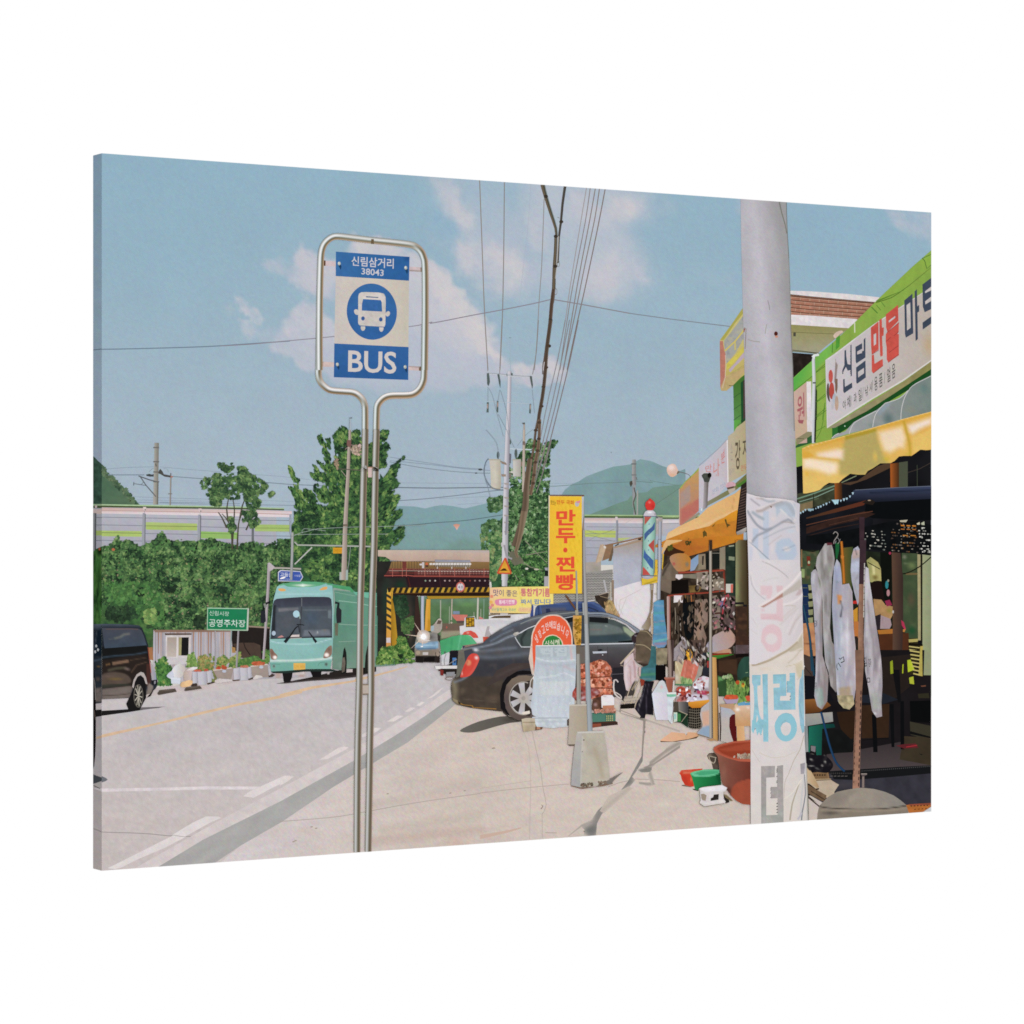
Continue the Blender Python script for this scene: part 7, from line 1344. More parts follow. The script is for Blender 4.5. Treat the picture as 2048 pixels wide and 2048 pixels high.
sub('window');f('1500 190 1740 200 1740 1480 1600 1500 1560 1400 1510 1200','#3c4a34',N(0.5,14,384,'#66704c'),B(1650,380,100,90,'#6f8050',0.8),B(1640,880,90,160,'#5c4c3c',0.7),B(1650,1330,90,100,'#1f4a2c',0.9),B(1540,250,
50,50,'#8f8c7c',0.7),Ls('1560 500 1730 500',14,12,'#8a6a44',0.9),Ls('1530 340 1730 330',8,8,'#a0a888',0.9),sp=3);p('1730 210 1780 215 1780 1480 1740 1480','#a39a74');ln('1788 210 1795 1500',26,'#1d1c14');f('1805 215 1940 230 1940 2300 1810 2320 1805 1500',
'#929a78',G(1805,0,1932,0,'#9aa07c','#8c9474'),N(0.03,20,385),sp=4);back()
ln('1000 330 1180 430',12,'#14120f');ln('1330 495 1450 505 1600 480 1780 380 1932 250',16,'#17150f',3)
sub('counter');f('1140 1330 1380 1310 1380 1380 1160 1390','#a86c30',sp=3);f('1160 1390 1600 1370 1620 1700 1560 1740 1180 1740','#4c2c1c',N(0.1,16,386),sp=3);p('1500 1320 1560 1310 1540 1360 1500 1350','#b5783c');back()
sub('post');f('1350 180 1480 190 1520 560 1520 1200 1500 1932 1365 1932 1365 900','#4c3830',G(1350,0,1510,0,'#5c4436','#3a2c28'),N(0.06,16,387,None,3,1,4),sp=3);back()
p('1490 1180 1530 1210 1560 1310 1540 1320 1500 1260','#a83450');el(1372,1060,12,24,'#b8b4b0')
sub('slatted_vent');f('1600 1450 1740 1450 1740 1540 1810 1540 1810 2340 1700 2300 1600 1800','#2c2718',sp=4)
p('1770 1570 1815 1560 1810 2340 1770 2320','#b0a254')
for k in range(13):ln([1606+k*3,1570+k*46,1765,1590+k*46],17,'#c0b370')
p('1600 1520 1800 1540 1800 1560 1600 1550','#14120c');p('1600 1465 1740 1455 1735 1500 1605 1510','#a89c5c');back()
f('1590 1780 1640 1770 1700 1900 1690 1940 1590 1960','#a8b82c',sp=3);f('1330 1800 1365 1770 1365 2000 1340 2040','#a0b02c',sp=3)
part('printed_stall_floor','dark floor with chairs, crate and cables inside')
fr(1580,1300,282)
f('180 100 960 0 1932 0 1932 2100 200 2100','#1a1719',N(0.2,24,388),sp=4)
f('500 1430 860 1380 1932 1180 1932 1620 1000 1650 560 1680 500 1600','#443b3d',N(0.12,14,389),G(0,1300,0,1650,'#3a3334','#4c4344'),sp=3);f('300 1700 900 1690 1932 1640 1932 2200 300 2200','#35343c',N(0.15,14,390),B(700,1850,
300,100,'#454045',0.6),sp=3);f('1640 980 1932 1040 1932 1250 1650 1160','#38352a',sp=3);f('1560 1180 1932 1200 1932 1580 1500 1500','#3a3226',N(0.1,14,391),sp=4)
f('190 300 400 300 600 700 420 720 190 670','#15151a',sp=4);f('190 680 330 670 500 700 560 760 400 850 200 880','#6f4624',N(0.2,10,392),G(0,670,0,870,'#8a5a30','#54341c'),sp=3);f('190 880 580 850 590 980 240 1040 230 1400 200 1400',
'#90928c',G(0,850,0,1100,'#a09c96','#86898a'),sp=3)
f('-60 100 200 60 340 120 320 360 190 350 180 150','#453832',sp=3);ln('190 220 300 350',10,'#2a2422');el(185,225,16,18,'#e8e4dc')
sub('green_stool');f('255 1050 420 1020 600 1010 620 1060 440 1080 430 1440 360 1440 350 1320 280 1300 270 1400 248 1400','#1d5a4a',G(250,0,560,0,'#1f6a56','#123a36'),sp=3);back()
p('240 1060 250 1400 220 1390 225 1060','#8f9494');f('285 1310 350 1320 345 1400 285 1380','#7a7478',sp=4);f('440 1080 860 1100 860 1400 480 1420 440 1300','#151616',N(0.2,14,393),sp=4);p('640 850 900 830 890 1200 830 1220 700 1090 670 1000',
'#2f2016');p('980 760 1360 740 1350 1200 980 1210','#35251a');p('1260 100 1640 60 1640 500 1400 700 1260 700','#261f1c')
sub('chair');p('1120 880 1180 900 1200 1400 1140 1400','#0e0f11');p('980 620 1280 590 1480 680 1270 740 990 720','#20242c');p('1360 740 1420 740 1430 1330 1390 1330','#0f1012');p('1510 700 1560 700 1565 1360 1515 1360','#0e0f11');p('1400 270 1500 270 1520 720 1480 720',
'#121214');back()
p('1640 60 1780 0 1700 330 1640 350','#2c2718');p('1370 160 1405 140 1415 320 1375 330','#8a9628');p('1605 140 1650 130 1705 270 1615 305','#b0be34');f('1630 380 1690 360 1700 470 1640 460','#a8b038',sp=4);p('1540 200 1555 190 1550 320 1535 320',
'#a8b42c');p('1640 700 1932 690 1932 1000 1650 980','#0c0d0e');p('1790 490 1860 480 1860 500 1800 505','#6a4434');f('1750 600 1900 590 1910 660 1760 660','#2f2c20',sp=4);f('1840 0 1932 0 1932 345 1830 345','#8f9674',sp=4);p('1780 0 1810 0 1815 360 1760 350',
'#b0a254')
for k in range(7):ln([1640+k*8,10+k*52,1775,30+k*52],18,'#bfb26c')
p('1450 1310 1560 1290 1720 1280 1760 1340 1560 1350','#5a2428');ln('1590 1330 1740 1305',12,'#a02c34');p('1765 1420 1820 1430 1800 1440','#141414');p('1640 1110 1932 1190 1932 1210 1640 1150','#111112');p('990 1230 1350 1200 1350 1212 990 1240',
'#111112')
sub('floor_rail');f('540 1660 860 1640 1500 1600 1932 1580 1932 1690 1400 1740 860 1780 600 1770','#17181a',sp=3)
for k in range(36):p([980+k*27,1652-k*1.9,992+k*27,1652-k*1.9,992+k*27,1664-k*1.9,980+k*27,1664-k*1.9],'#4c4c4c')
for k in range(12):p([540+k*26,1680,552+k*26,1680,552+k*26,1700,540+k*26,1700],'#3f3c3a')
for k in range(5):p([550+k*50,1725,585+k*50,1722,585+k*50,1730,550+k*50,1733],'#6a6460')
back()
sub('blue_hose');fr(1600,1080,262);ln('40 950 110 1250 150 1500 180 1932',30,['#1f3a4c','#2c4f66','#142733'],2,40);fr(1580,1300,282);ln('290 0 310 180 330 350',34,['#1c3542','#26485c','#13222c'],2);ln('425 850 470 1030 540 1300 620 1520 700 1620 750 1660',
30,['#1a3450','#234468','#14283c'],3);back()
sub('wooden_pallet');f('310 1680 520 1660 540 1760 360 1790 280 1740','#8a6c4c',N(0.1,8,394),sp=3);ln('330 1700 500 1688',14,'#4a3424');f('225 1580 300 1680 400 1860 380 1900 330 1850 220 1700','#c0a684',sp=3);f('200 1800 380 1790 560 1780 670 1850 600 1932 620 2000 540 2040 300 1950',
'#b9a68f',N(0.05,10,395),sp=3);p('220 1830 260 1830 350 1900 400 1890 390 1915 340 1915','#1f1812');fr(1580,1480,282)
f('225 420 240 400 300 470 400 640 370 660 230 560','#c0a684',G(225,0,400,0,'#cdb494','#a88c68'),sp=3);f('360 560 560 560 670 610 600 720 620 760 520 760 390 700 400 650','#b9a894',N(0.05,10,396),sp=3);f('225 600 500 760 480 830 440 840 225 720',
'#6a5440',N(0.4,6,397,'#a89478'),sp=2.5);f('225 790 250 790 440 900 380 990 270 1080 240 1100','#c9bcb4',sp=4);f('250 765 280 760 450 860 420 900','#c4b8b0',sp=4);ln('230 770 400 910',18,'#3a2e24')
for k in range(12):ln([290+k*16,700+k*10,300+k*16,712+k*10],12,'#2c221a')
p('300 450 500 440 520 530 360 560','#7a6044');ln('320 540 560 535',12,'#b09878')
for k in range(5):p([330+k*34,470,350+k*34,468,350+k*34,490,330+k*34,492],'#3a2a1e')
back()
sub('black_bag');fr(1580,1480,282);f('215 180 260 165 320 190 400 215 470 200 520 240 580 310 585 370 540 430 500 450 380 440 300 430 225 370','#17151a',B(290,268,40,20,'#a8a49c',0.9,20),B(480,300,24,22,'#d0ccc4',0.9),B(440,
350,28,22,'#b8b4ac',0.8),Ls('240 350 340 360',6,5,'#a8a8a4',0.9),B(370,390,60,20,'#7c7a76',0.7,25),B(470,210,28,14,'#8c887c',0.8),Ls('240 180 330 190',6,5,'#807c70',0.9),N(0.5,8,398,'#5a5654'),sp=2.2,sm=2);back()
part('printed_hanging_bags','white plastic bags hanging from hooks at the stall')
fr(1600,1080,262)
sub('hanging_bag');f('230 430 200 440 165 480 160 620 180 800 200 1000 215 1300 230 1600 230 1960 210 2300 250 2450 320 2500 400 2380 420 2000 330 1700 330 1200 320 800 300 550','#a9a4ad',G(170,0,340,0,'#b4b2be','#8f8484'),
Ls('200 500 190 640',24,16,'#dfe2e4',0.7),Ls('280 560 300 700',24,16,'#6c7a5c',0.7),Ls('260 900 270 1600',26,30,'#bab8c2',0.8),Ls('310 900 335 1500',20,14,'#8c7468',0.7),Ps('215 2200 330 2180 350 2420 280 2480',18,'#8aa29a',
0.8),N(0.9,8,400,'#dcdce4',3,1,5),N(0.9,8,440,'#77757f',3,1,5),sp=2.4);back()
sub('hanging_bag');f('370 50 460 50 490 150 510 280 500 400 470 560 460 900 440 1300 470 1500 540 1600 560 1900 560 2200 530 2250 450 2150 420 1950 370 1800 340 1400 330 900 300 620 230 380 250 250 290 180','#98928f',G(330,
0,500,0,'#a6a2a2','#857e7c'),Ls('400 80 400 260',30,24,'#7f7878',0.7),B(440,280,70,90,'#7c706e',0.6),B(430,440,50,90,'#84907a',0.7),Ls('400 600 400 1300',30,30,'#a5a2aa',0.7),Ls('350 1400 420 1900',40,30,'#a0a2aa',0.7),B(440,
1700,70,200,'#9ca2ac',0.7),N(0.9,8,401,'#c9c6c6',3,1,4),N(0.9,8,441,'#68645f',3,1,4),sp=2.4);p('390 40 470 40 480 70 400 80','#5c2c34');back()
sub('hanging_bag');f('540 280 590 350 610 500 620 660 720 640 770 760 780 1000 790 1300 820 1600 830 1900 820 2200 790 2400 730 2500 640 2480 560 2380 540 2200 530 1960 500 1500 470 1000 480 700 500 400','#b3b4c2',G(500,0,
820,0,'#a4a6b4','#b5a8ac'),Ps('500 380 600 380 610 600 560 620 500 560',20,'#a9b0c8',0.9),Ls('700 1400 700 1700',60,60,'#d6d2dc',0.8),Ls('600 1200 580 1900',50,60,'#aebccc',0.7),Ls('740 700 760 1300',30,30,'#a5999c',0.8),
Ps('540 800 620 820 610 940 560 950',12,'#cf8a4c',0.95),Ls('600 900 620 1000 600 1130',22,12,'#2c2f38',0.9,0),B(550,620,30,34,'#6f9480',0.7),Ps('560 2180 780 2150 780 2440 600 2440',26,'#a88f6a',0.7),N(0.9,9,402,'#e2e2ea',
3,1,5),N(0.7,8,442,'#8486a0',3,1,5),sp=2.4)
f('545 2290 780 2290 800 2420 730 2500 640 2480 570 2400','#a39878',N(0.3,6,403),N(0.4,6,404,'#6a5a34'),sp=2.4);
ln('575 1740 590 1760 640 1720 650 1790 600 1810',14,'#2a282a');ln('560 1810 600 1870',10,'#2a282a');ln('545 1820 540 1880 560 1920',9,'#3a383a');back()
sub('hanging_bag');f('760 230 790 130 850 90 880 140 885 260 870 640 870 900 850 960 800 780 760 600 745 440','#a6a6b4',Ps('760 330 870 310 870 460 760 480',16,'#b2b8ca',0.9),Ps('775 150 880 150 880 260 770 280',12,'#b8a29c',
0.9),Ls('820 140 830 220',14,8,'#4a4a54',0.9),Ls('860 500 800 620 850 900',16,14,'#96948c',0.6),N(0.1,8,405),sp=2.4);back()
sub('hanging_bag');f('960 390 1010 420 1030 640 1080 960 1120 1240 1160 1500 1190 1700 1210 1932 1215 2150 1200 2400 1210 2600 1130 2620 1060 2520 1010 2200 960 1932 940 1500 955 900','#a9a2a8',G(950,0,1200,0,'#bcb8be','#968a90'),
Ls('1000 900 1020 1200 1080 1500 1100 1932',24,20,'#8f868a',0.8),Ls('980 1100 980 1700',30,30,'#bfbcc2',0.7),Ps('1030 2250 1200 2250 1200 2500 1080 2500',30,'#a2a8a0',0.8),B(1100,2560,50,30,'#d8dcdc',0.9),Ls('1150 1800 1160 2300',
30,30,'#a8a0a2',0.6),N(0.9,8,406,'#d6d2d8',3,1,5),N(0.9,8,446,'#78727a',3,1,5),sp=2.4)
tx('감자','1000 1750 1045 1740 1055 1870 1015 1870','#4a4648',0.01);tx('김','945 1730 975 1720 985 1860 950 1870','#3a3638',0.01);tx('ㅁ','985 2030 1030 2030 1035 2100 990 2105','#4c484c',0.012);back()
tx('도매','210 1180 255 1180 250 1290 215 1290','#4f4c50',0.01);tx('상','215 1360 232 1360 232 1400 215 1400','#4f4c50',0.01)
fr(1580,1300,282);tx('감자','340 440 368 440 365 530 338 530','#4c484c',0.008);fr(1600,1080,262)
sub('hooks');ln('500 20 520 -20 560 -30 580 20',8,'#7c7c80',2);ln('520 50 530 10',10,'#8c8c90');back();sub('green_tie');p('520 50 580 30 575 150 545 290 525 260','#1f5a34');back();sub('orange_rope');ln('610 20 625 200 640 400 650 640',
36,['#a05c20','#c47a30','#8a4a1a'],0);f('600 220 650 240 640 280 600 270','#c07834',sp=4);back()
fr(1620,930,242);ln('370 1100 400 1065 440 1090 440 1130 385 1210 380 1260',12,'#9a9490',2);ln('480 1180 470 1220 440 1260',10,'#8a8480',2)
part('printed_slotted_post','rusty slotted angle post holding the stall')
fr(1620,930,242);f('785 830 870 830 860 1300 840 1932 780 1932 790 1400','#3a2a30',N(0.15,8,407),sp=3);ln('870 1400 865 1932',18,'#a8a090')
fr(1600,1080,262);f('885 0 975 0 970 300 950 650 870 650 875 300','#3c2c32',N(0.12,8,408),sp=3);f('870 650 950 650 940 1200 940 1700 900 2500 850 2500 855 1700 860 1100','#93705c',G(850,0,950,0,'#a07a64','#7c5c4c'),N(0.1,
9,409),sp=2.6)
fr(1580,1300,282);f('890 0 1000 0 1010 200 985 600 965 1200 950 1932 855 1932 870 1400 890 900 900 500','#8c6e60',G(0,0,0,1932,'#7a5c4c','#a27a66'),N(0.1,9,410),sp=2.6);ln('900 800 890 1200 865 1700',8,'#5a4238')
for k in range(17):ln([972-k*2.2,560+k*84,970-k*2.2,610+k*84],12,'#1f1a20')
for k in range(14):ln([905-k*2.4,700+k*84,904-k*2.4,730+k*84],9,'#4a3630')
fr(1600,1080,262)
for k in range(14):ln([950-k*1.5,340+k*90,948-k*1.5,420+k*90],11,'#c8c4bc' if k<9 else '#5c4a40')
part('printed_grey_lid_pot','domed grey lid of a large pot at the bottom edge')
fr(1580,1480,282)
f('370 1100 380 980 400 900 440 860 520 780 640 710 780 680 940 655 1000 655 1150 670 1300 710 1420 760 1520 830 1590 890 1620 950 1620 1010 1000 1060','#8f857a',G(400,0,1600,0,'#8a8076','#85807a',cm='#9a9084'),B(880,780,
180,90,'#a0968a',0.7),Ps('400 920 600 960 1000 965 1400 940 1600 900 1640 960 1600 1040 380 1120',8,'#857a6e',1),Ls('410 910 520 930 760 945 1000 950 1300 940 1590 900',12,8,'#2f2924',0.95,3),Ls('420 960 760 970 1400 960 1600 930',
20,20,'#a09280',0.7,2),B(560,1000,180,40,'#5c554e',0.9),Ps('520 780 640 710 900 700 700 900 470 900',40,'#7f776e',0.5),N(0.05,14,411),sp=2.6)
p('970 460 1055 460 1050 480 1020 490 1025 650 980 655 985 490 970 480','#5c5050');ln('972 464 1052 464',10,'#a89c94');ln('1000 500 1000 650',20,'#8a7c74')
f('1590 890 1932 870 1932 910 1820 985 1630 1000 1610 950','#b06a34',N(0.15,8,412),sp=3);p('1620 880 1932 862 1932 890 1640 900','#8f4c38')
for k in range(6):p([1650+k*44,900-k*2,1672+k*44,898-k*2,1672+k*44,910-k*2,1650+k*44,912-k*2],'#3c2418')
for k in range(4):p([1700+k*50,945-k*3,1725+k*50,943-k*3,1725+k*50,952-k*3,1700+k*50,954-k*3],'#3c2418')
p('1830 980 1932 915 1932 990','#cfd0d4')
# ================================================================ tubs and block on the pavement
part('printed_red_basin','small red plastic basin');fr(1340,1440,242)
p('180 1040 240 1030 360 1060 330 1075 200 1055','#7a6a60');f('145 850 180 800 300 790 520 775 500 850 380 900 380 1065 320 1060 240 1040 190 960 170 880','#c8402c',Ls('150 850 200 805 340 795',16,8,'#d86a54',1,2),Ps('210 820 400 815 360 850 200 860',
8,'#d2765c',0.9),Ps('180 890 260 900 300 1050 240 1030',14,'#b8382a',0.8),B(335,950,20,60,'#e88a60',0.8),sp=2.4)
part('printed_black_bucket','dark bucket with a cord behind the large tub');f('590 570 620 530 700 520 760 560 790 800 690 790 660 680 610 620','#54483f',N(0.3,7,420),B(640,560,50,30,'#8a8070',0.8),sp=2.3);ln('620 570 640 650 690 690 720 660 725 600',
10,'#c3b8a4',2);ln('640 580 740 600',10,'#b8ac98')
part('printed_green_basin','green plastic basin between the red basin and the large tub');p('355 1100 420 1100 470 1120 440 1135 380 1120','#3a332e');f('320 850 380 820 540 790 700 785 790 795 800 860 820 1040 600 1060 470 1090 440 1120 400 1110 370 1000 350 920',
'#1f7a44',G(350,0,820,0,'#2a8c50','#155a34'),Ps('320 850 380 820 540 790 700 785 790 795 790 850 700 890 540 910 380 900',6,'#72c498',1,0),Ps('380 855 480 820 600 805 780 805 770 850 640 875 480 885',6,'#4aa276',1),Ls('760 890 800 1000',
40,30,'#124a2c',0.8),sp=2.3)
part('printed_large_tub','large terracotta coloured tub partly behind the concrete pole')
f('680 470 700 430 780 390 1000 340 1320 315 1320 1360 1150 1340 1050 1290 960 1200 880 1080 820 1000 790 820 750 580 700 520','#7c4a3e',G(740,0,1280,0,'#8a5a4c','#6a342a'),B(850,860,70,260,'#8f6254',0.7),Ps('960 1160 1000 1060 1080 990 1180 960 1300 960 1300 1380 1100 1340 1000 1260',
6,'#9c4c38',1,2),B(920,1130,80,100,'#4a2824',0.8),N(0.05,12,421),sp=2.5)
f('680 470 700 430 780 390 1000 340 1320 315 1320 670 1100 660 920 610 800 560 720 520','#a8503c',Ps('740 460 790 420 1000 370 1320 345 1320 620 1160 610 960 590 820 530',8,'#8f3c28',1,0),Ps('760 470 1320 350 1320 480 900 500',
16,'#a04a34',0.9),Ls('690 470 760 540 920 610 1100 645 1320 650',30,14,'#b4604a',0.9,2),Ls('700 450 800 395 1000 352 1320 328',16,8,'#b8664e',0.9,2),sp=2.4)
lv('1010 590 1080 540 1120 560 1190 530 1300 550 1300 620 1050 605',40,5,['#8a7868','#c0b09c','#a39080'],180)
part('printed_concrete_block','white cinder block on the pavement')
p('840 1180 920 1230 940 1310 880 1330 860 1260','#2a2420');p('835 1180 900 1200 1000 1290 960 1290 880 1240','#7a6a50');f('455 1090 520 1070 820 1035 905 1080 880 1130 840 1150 850 1260 880 1300 860 1340 700 1360 540 1385 460 1330 480 1280 470 1150',
'#d3cbca',Ps('455 1090 820 1040 905 1080 880 1120 540 1150',8,'#e4e0e4',1),Ls('470 1300 540 1330 860 1290',16,12,'#e0dad8',0.9),B(600,1220,40,80,'#c4bab4',0.5),N(0.05,8,422),sp=2.3)
f('485 1180 530 1175 575 1200 560 1290 510 1280 490 1250','#9a8c7c',sp=2.5);f('690 1190 770 1180 765 1270 640 1290 640 1250 680 1230','#2c2724',sp=2.5);ln('465 1330 540 1382 700 1355 860 1330',10,'#8a7c6c')
# ================================================================ large concrete pole wrapped in a banner
part('printed_concrete_pole','broad pale concrete pole crossing the shop fronts')
fr()
f([[1485.5,396],[1481,396],[1482,480],[1485,600],[1488,700],[1490,800],[1492,900],[1494,1010],[1594,1010],[1593,950],[1590,860],[1586,760],[1582,660],[1579,580],[1576,480],[1572.5,396]],'#b5b0b4',('g',np.array([1484.,700.]),
np.array([1586.,690.]),hx('#aaa8ae'),hx('#9c9a9c'),1.0,hx('#bebac2')),N(0.03,12,430,None,4,1,2),N(0.03,40,431),sp=2.8,grain=0.03)
fr(1400,380,240)
f('1395 190 1380 190 1395 500 1420 1100 1440 1500 1450 1932 1462 1932 1450 1450 1430 1000 1405 600','#8a8c88',sp=3);ln('1275 190 1310 350 1370 560 1395 700',20,'#77786f',0,14);ln('1088 1780 1110 1850 1120 1932',12,'#918c8c',
2)
ln('1390 190 1400 600 1430 1100',10,'#6f7470')
fr(1420,620,242);ln('1285 0 1290 300 1320 900 1345 1932',12,'#7c7a78');el(1052,378,30,36,'#4a2018');el(1060,425,26,18,'#c8907c');ln('905 230 890 300 880 380',12,'#a29e98',2);ln('600 470 700 500 800 510',16,'#a39f9c');ln('545 280 575 300 560 620',
12,'#8f7f78')
p('540 290 560 300 545 360 535 350','#8a4a3a')
part('printed_pole_wrap','crumpled white banner sheet wound round the concrete pole')
fr()
wrap=[[1492,986],[1520,995],[1552,996],[1585,1001],[1597,1010],[1598,1060],[1599,1130],[1602,1180],[1605,1260],[1606,1330],[1607,1400],[1608,1480],[1612,1540],[1613,1600],[1616,1650],[1500.5,1660],[1500,1580],[1500,1480],
[1500,1400],[1498,1320],[1497,1230],[1496,1150],[1494,1080],[1491,1020]]
f([c for q in wrap for c in q],'#d3ccd0',('g',np.array([1493.,1200.]),np.array([1606.,1200.]),hx('#d6d0d6'),hx('#c9c2c4'),1.0,hx('#d8d1d3')),('g',np.array([1500.,1330.]),np.array([1500.,1700.]),hx('#d6cfd2'),hx('#d8cfc4'),
0.7,None),N(0.02,14,432),B(1530,1060,50,60,'#c9cbd6',0.7),B(1560,1620,50,60,'#d9cfc4',0.5),sp=2.6,grain=0.015)
fr(1480,980,140,1092)
sub('fold')
f('95 60 250 95 420 125 560 130 700 160 860 190 925 215 915 500 910 1092 130 1092 120 700 105 400 90 200','#d2cdd2',G(100,0,920,0,'#d4ced4','#c9c5cc'),Ps('190 600 280 600 270 980 140 1092 130 980 190 900',14,'#b7c2d4',0.85),
Ps('350 330 440 330 440 1092 350 1092',10,'#b9c3d4',0.85),Ps('540 200 850 220 860 420 740 420 640 300 560 420',16,'#b0bccb',0.85),('b',0,0,1,1,0,hx('#000000'),0,0),Ps('560 820 640 760 760 750 860 860 880 1000 820 1092 600 1092 540 960',
22,'#b3c0d2',0.9),B(400,470,70,60,'#bfc8d4',0.7),B(780,640,120,50,'#c2ccd8',0.8),B(510,450,60,60,'#ddcfcc',0.7),B(490,900,40,160,'#ddd2d2',0.7),B(720,920,90,70,'#e0d2cc',0.9),Ls('110 80 300 110 500 150 640 150',16,10,'#e2dada',
0.9,2),Ls('320 130 430 180 520 170',30,20,'#9aa2ac',0.7,2),Ls('250 130 350 140',24,16,'#bba89c',0.6),Ls('160 140 220 190 290 240',20,16,'#9a959c',0.8,2),Ls('260 330 340 320 450 255 560 210 640 190',40,24,'#a69a94',0.8,2),
Ls('560 240 700 200 780 270 830 360',60,30,'#a7adb6',0.85,2),Ls('650 165 780 180 850 300 860 420',14,10,'#ddd6d6',0.8,2),Ls('260 300 380 250 640 160',12,10,'#e4dcd8',0.8,2),Ls('110 330 170 430 260 550 380 620 470 600',34,
16,'#8f939e',0.85,2),Ls('190 350 260 400 350 450',44,20,'#9aa5ae',0.8,2),Ls('180 810 260 710 420 640 600 530 740 460 800 500',34,16,'#969aa4',0.9,2),Ls('360 760 460 710 600 640 740 590 850 570',16,14,'#a5a9b2',0.85,2),Ls('430 860 540 770 640 710',
12,12,'#b8a8a4',0.6),Ls('640 500 740 500 830 520',22,12,'#a39a98',0.8,2),B(835,470,40,30,'#e8dcd6',0.9),Ls('620 300 700 370 790 450',20,14,'#e2dcda',0.7,2),Ls('740 390 830 470',16,14,'#a3abb8',0.6),Ls('125 820 220 890 330 990 440 1092',
22,12,'#7f8b96',0.9,2),Ls('120 760 170 810',14,8,'#e6dcd8',0.9),Ls('650 940 740 910 840 860',12,8,'#8a98a8',0.8),Ls('870 560 890 640',20,14,'#d8cccc',0.8),sp=1.9,grain=0.012)
p('455 245 490 260 480 280 465 262','#6a4a3c')
back()
fr(1470,1080,192)
f('250 20 300 60 420 160 660 380 700 440 860 570 1050 720 1320 620 1330 880 1350 1100 1340 1400 1350 1760 1360 2160 1380 2600 280 2900 270 1000 262 380','#d6d0d2',G(260,0,1350,0,'#d8d2d6','#cec6c8',cm='#d9d2d4'),Ps('810 100 1180 60 1190 300 1140 420 1020 490 900 460 830 330',
24,'#bcc5d4',0.85),B(1010,200,120,110,'#dccfcc',0.95),Ls('950 190 1080 150',14,10,'#c4b2a8',0.8),Ls('1080 130 1190 110',20,12,'#a6b0be',0.7),Ps('550 30 660 30 670 380 560 300',20,'#c0c8d6',0.8),Ps('270 100 350 160 330 420 270 420',
20,'#c4c8d8',0.7),Ps('440 230 560 300 640 390 500 380',16,'#c3cbd8',0.7),Ls('270 20 440 170 560 290 650 370',26,14,'#8492a0',0.9,2),Ls('540 430 660 480 820 570 1000 700 1050 760',14,12,'#a29c9c',0.85,2),Ls('570 440 700 450',
12,12,'#e2dcda',0.7),Ls('560 830 700 780 860 760',16,22,'#bdbcb6',0.5,2),Ls('300 700 330 900 450 1080 590 1190',12,12,'#a8a2a8',0.85,2),Ls('310 650 360 880 480 1060',16,16,'#e4dddd',0.6,2),Ps('500 920 740 920 740 1060 700 1180 620 1180 620 1110 500 1110',
12,'#dbbfc4',0.9),Ps('820 920 950 920 950 1000 830 1060',12,'#d8b8bc',0.9),Ls('500 1350 700 1260 950 1110 1150 1020 1310 950',60,16,'#ab8a7e',0.0),Ps('500 1340 640 1270 830 1130 950 1060 960 1140 760 1240 560 1360',8,'#a97d70',
0.95),Ps('950 1060 1130 930 1300 780 1330 900 1290 990 1100 1070 950 1150',12,'#b9b0a8',0.9),Ls('480 1330 760 1170 1000 980 1180 820 1310 650',44,12,'#e6dcda',0.95,2),Ps('1200 1120 1290 980 1340 1010 1320 1100',14,'#b8a0a0',
0.7),Ls('960 1300 1100 1270 1260 1190 1340 1090',40,16,'#e4dada',0.9,2),Ls('990 1330 1100 1310 1200 1330',14,12,'#b5a796',0.7),Ps('830 1200 950 1170 960 1640 900 1640 850 1600 500 1600 500 1480 820 1480',12,'#dabcc0',0.85),
Ps('500 1380 580 1380 590 1440 520 1450',12,'#dac0c4',0.7),Ps('520 1600 540 1560 820 1500 950 1600 900 1640 700 1600',14,'#d5b2b8',0.5),Ps('520 1932 540 1800 640 1710 760 1690 880 1760 930 1860 930 2100 880 2200 760 2260 640 2240 560 2120 510 2040',
14,'#dcbdc2',0.9),B(720,1990,150,140,'#dad2d2',1,0,.6),Ls('960 1560 1080 1440 1200 1350',20,24,'#c4b8a8',0.5),Ls('900 1700 1100 1500 1260 1370',14,24,'#bfb4ac',0.6),Ls('1080 1900 1200 1640 1340 1480',24,22,'#b8aaa6',0.7,2),
Ls('1160 1880 1260 1660 1340 1560',20,20,'#e2d8d8',0.6),Ls('1040 1840 1160 1580 1260 1400',20,24,'#e2dad8',0.6),Ls('330 1560 440 1740',12,16,'#c0bab8',0.6),Ls('300 1800 440 1900',12,12,'#c2bcb8',0.5),Ls('330 1500 480 1800',
16,20,'#e0dad6',0.4),sp=1.9,grain=0.012)
back()
sub('fold');fr(1470,1260,192)
f('275 640 330 690 400 690 620 600 800 500 1000 400 1200 240 1290 100 1350 -10 1365 200 1370 700 1385 1200 1400 1932 300 1932 285 1000','#d6cec8',G(0,700,0,1932,'#d9cfc6','#d8d2d2'),Ls('300 660 480 610 760 480 1000 360 1180 200 1290 80 1340 -60',
46,14,'#e6dede',0.95,2),Ls('340 705 480 680 700 600 900 490 1060 400 1240 250',40,14,'#a6957c',0.9,2),Ps('1060 420 1240 260 1340 60 1360 400 1300 420 1100 440',18,'#b9ae98',0.85),Ls('900 560 1100 470 1320 370',30,20,'#ddd2cc',
0.8),Ls('1060 660 1200 540 1310 400',18,18,'#b3a890',0.7,2),Ls('1100 700 1240 680 1350 540',26,14,'#e2d8cc',0.9,2),Ls('1020 730 1200 690 1330 620',12,10,'#b8a888',0.7,2),Ps('1200 700 1340 640 1370 900 1270 980 1220 860',24,
'#c8bca0',0.8),B(600,780,260,60,'#d8cab4',0.5),Ls('620 560 860 540',10,14,'#bcb0a4',0.4),Ls('1240 1000 1280 960 1340 900',10,8,'#a8a298',0.7),N(0.02,12,433),sp=2.0,grain=0.012)
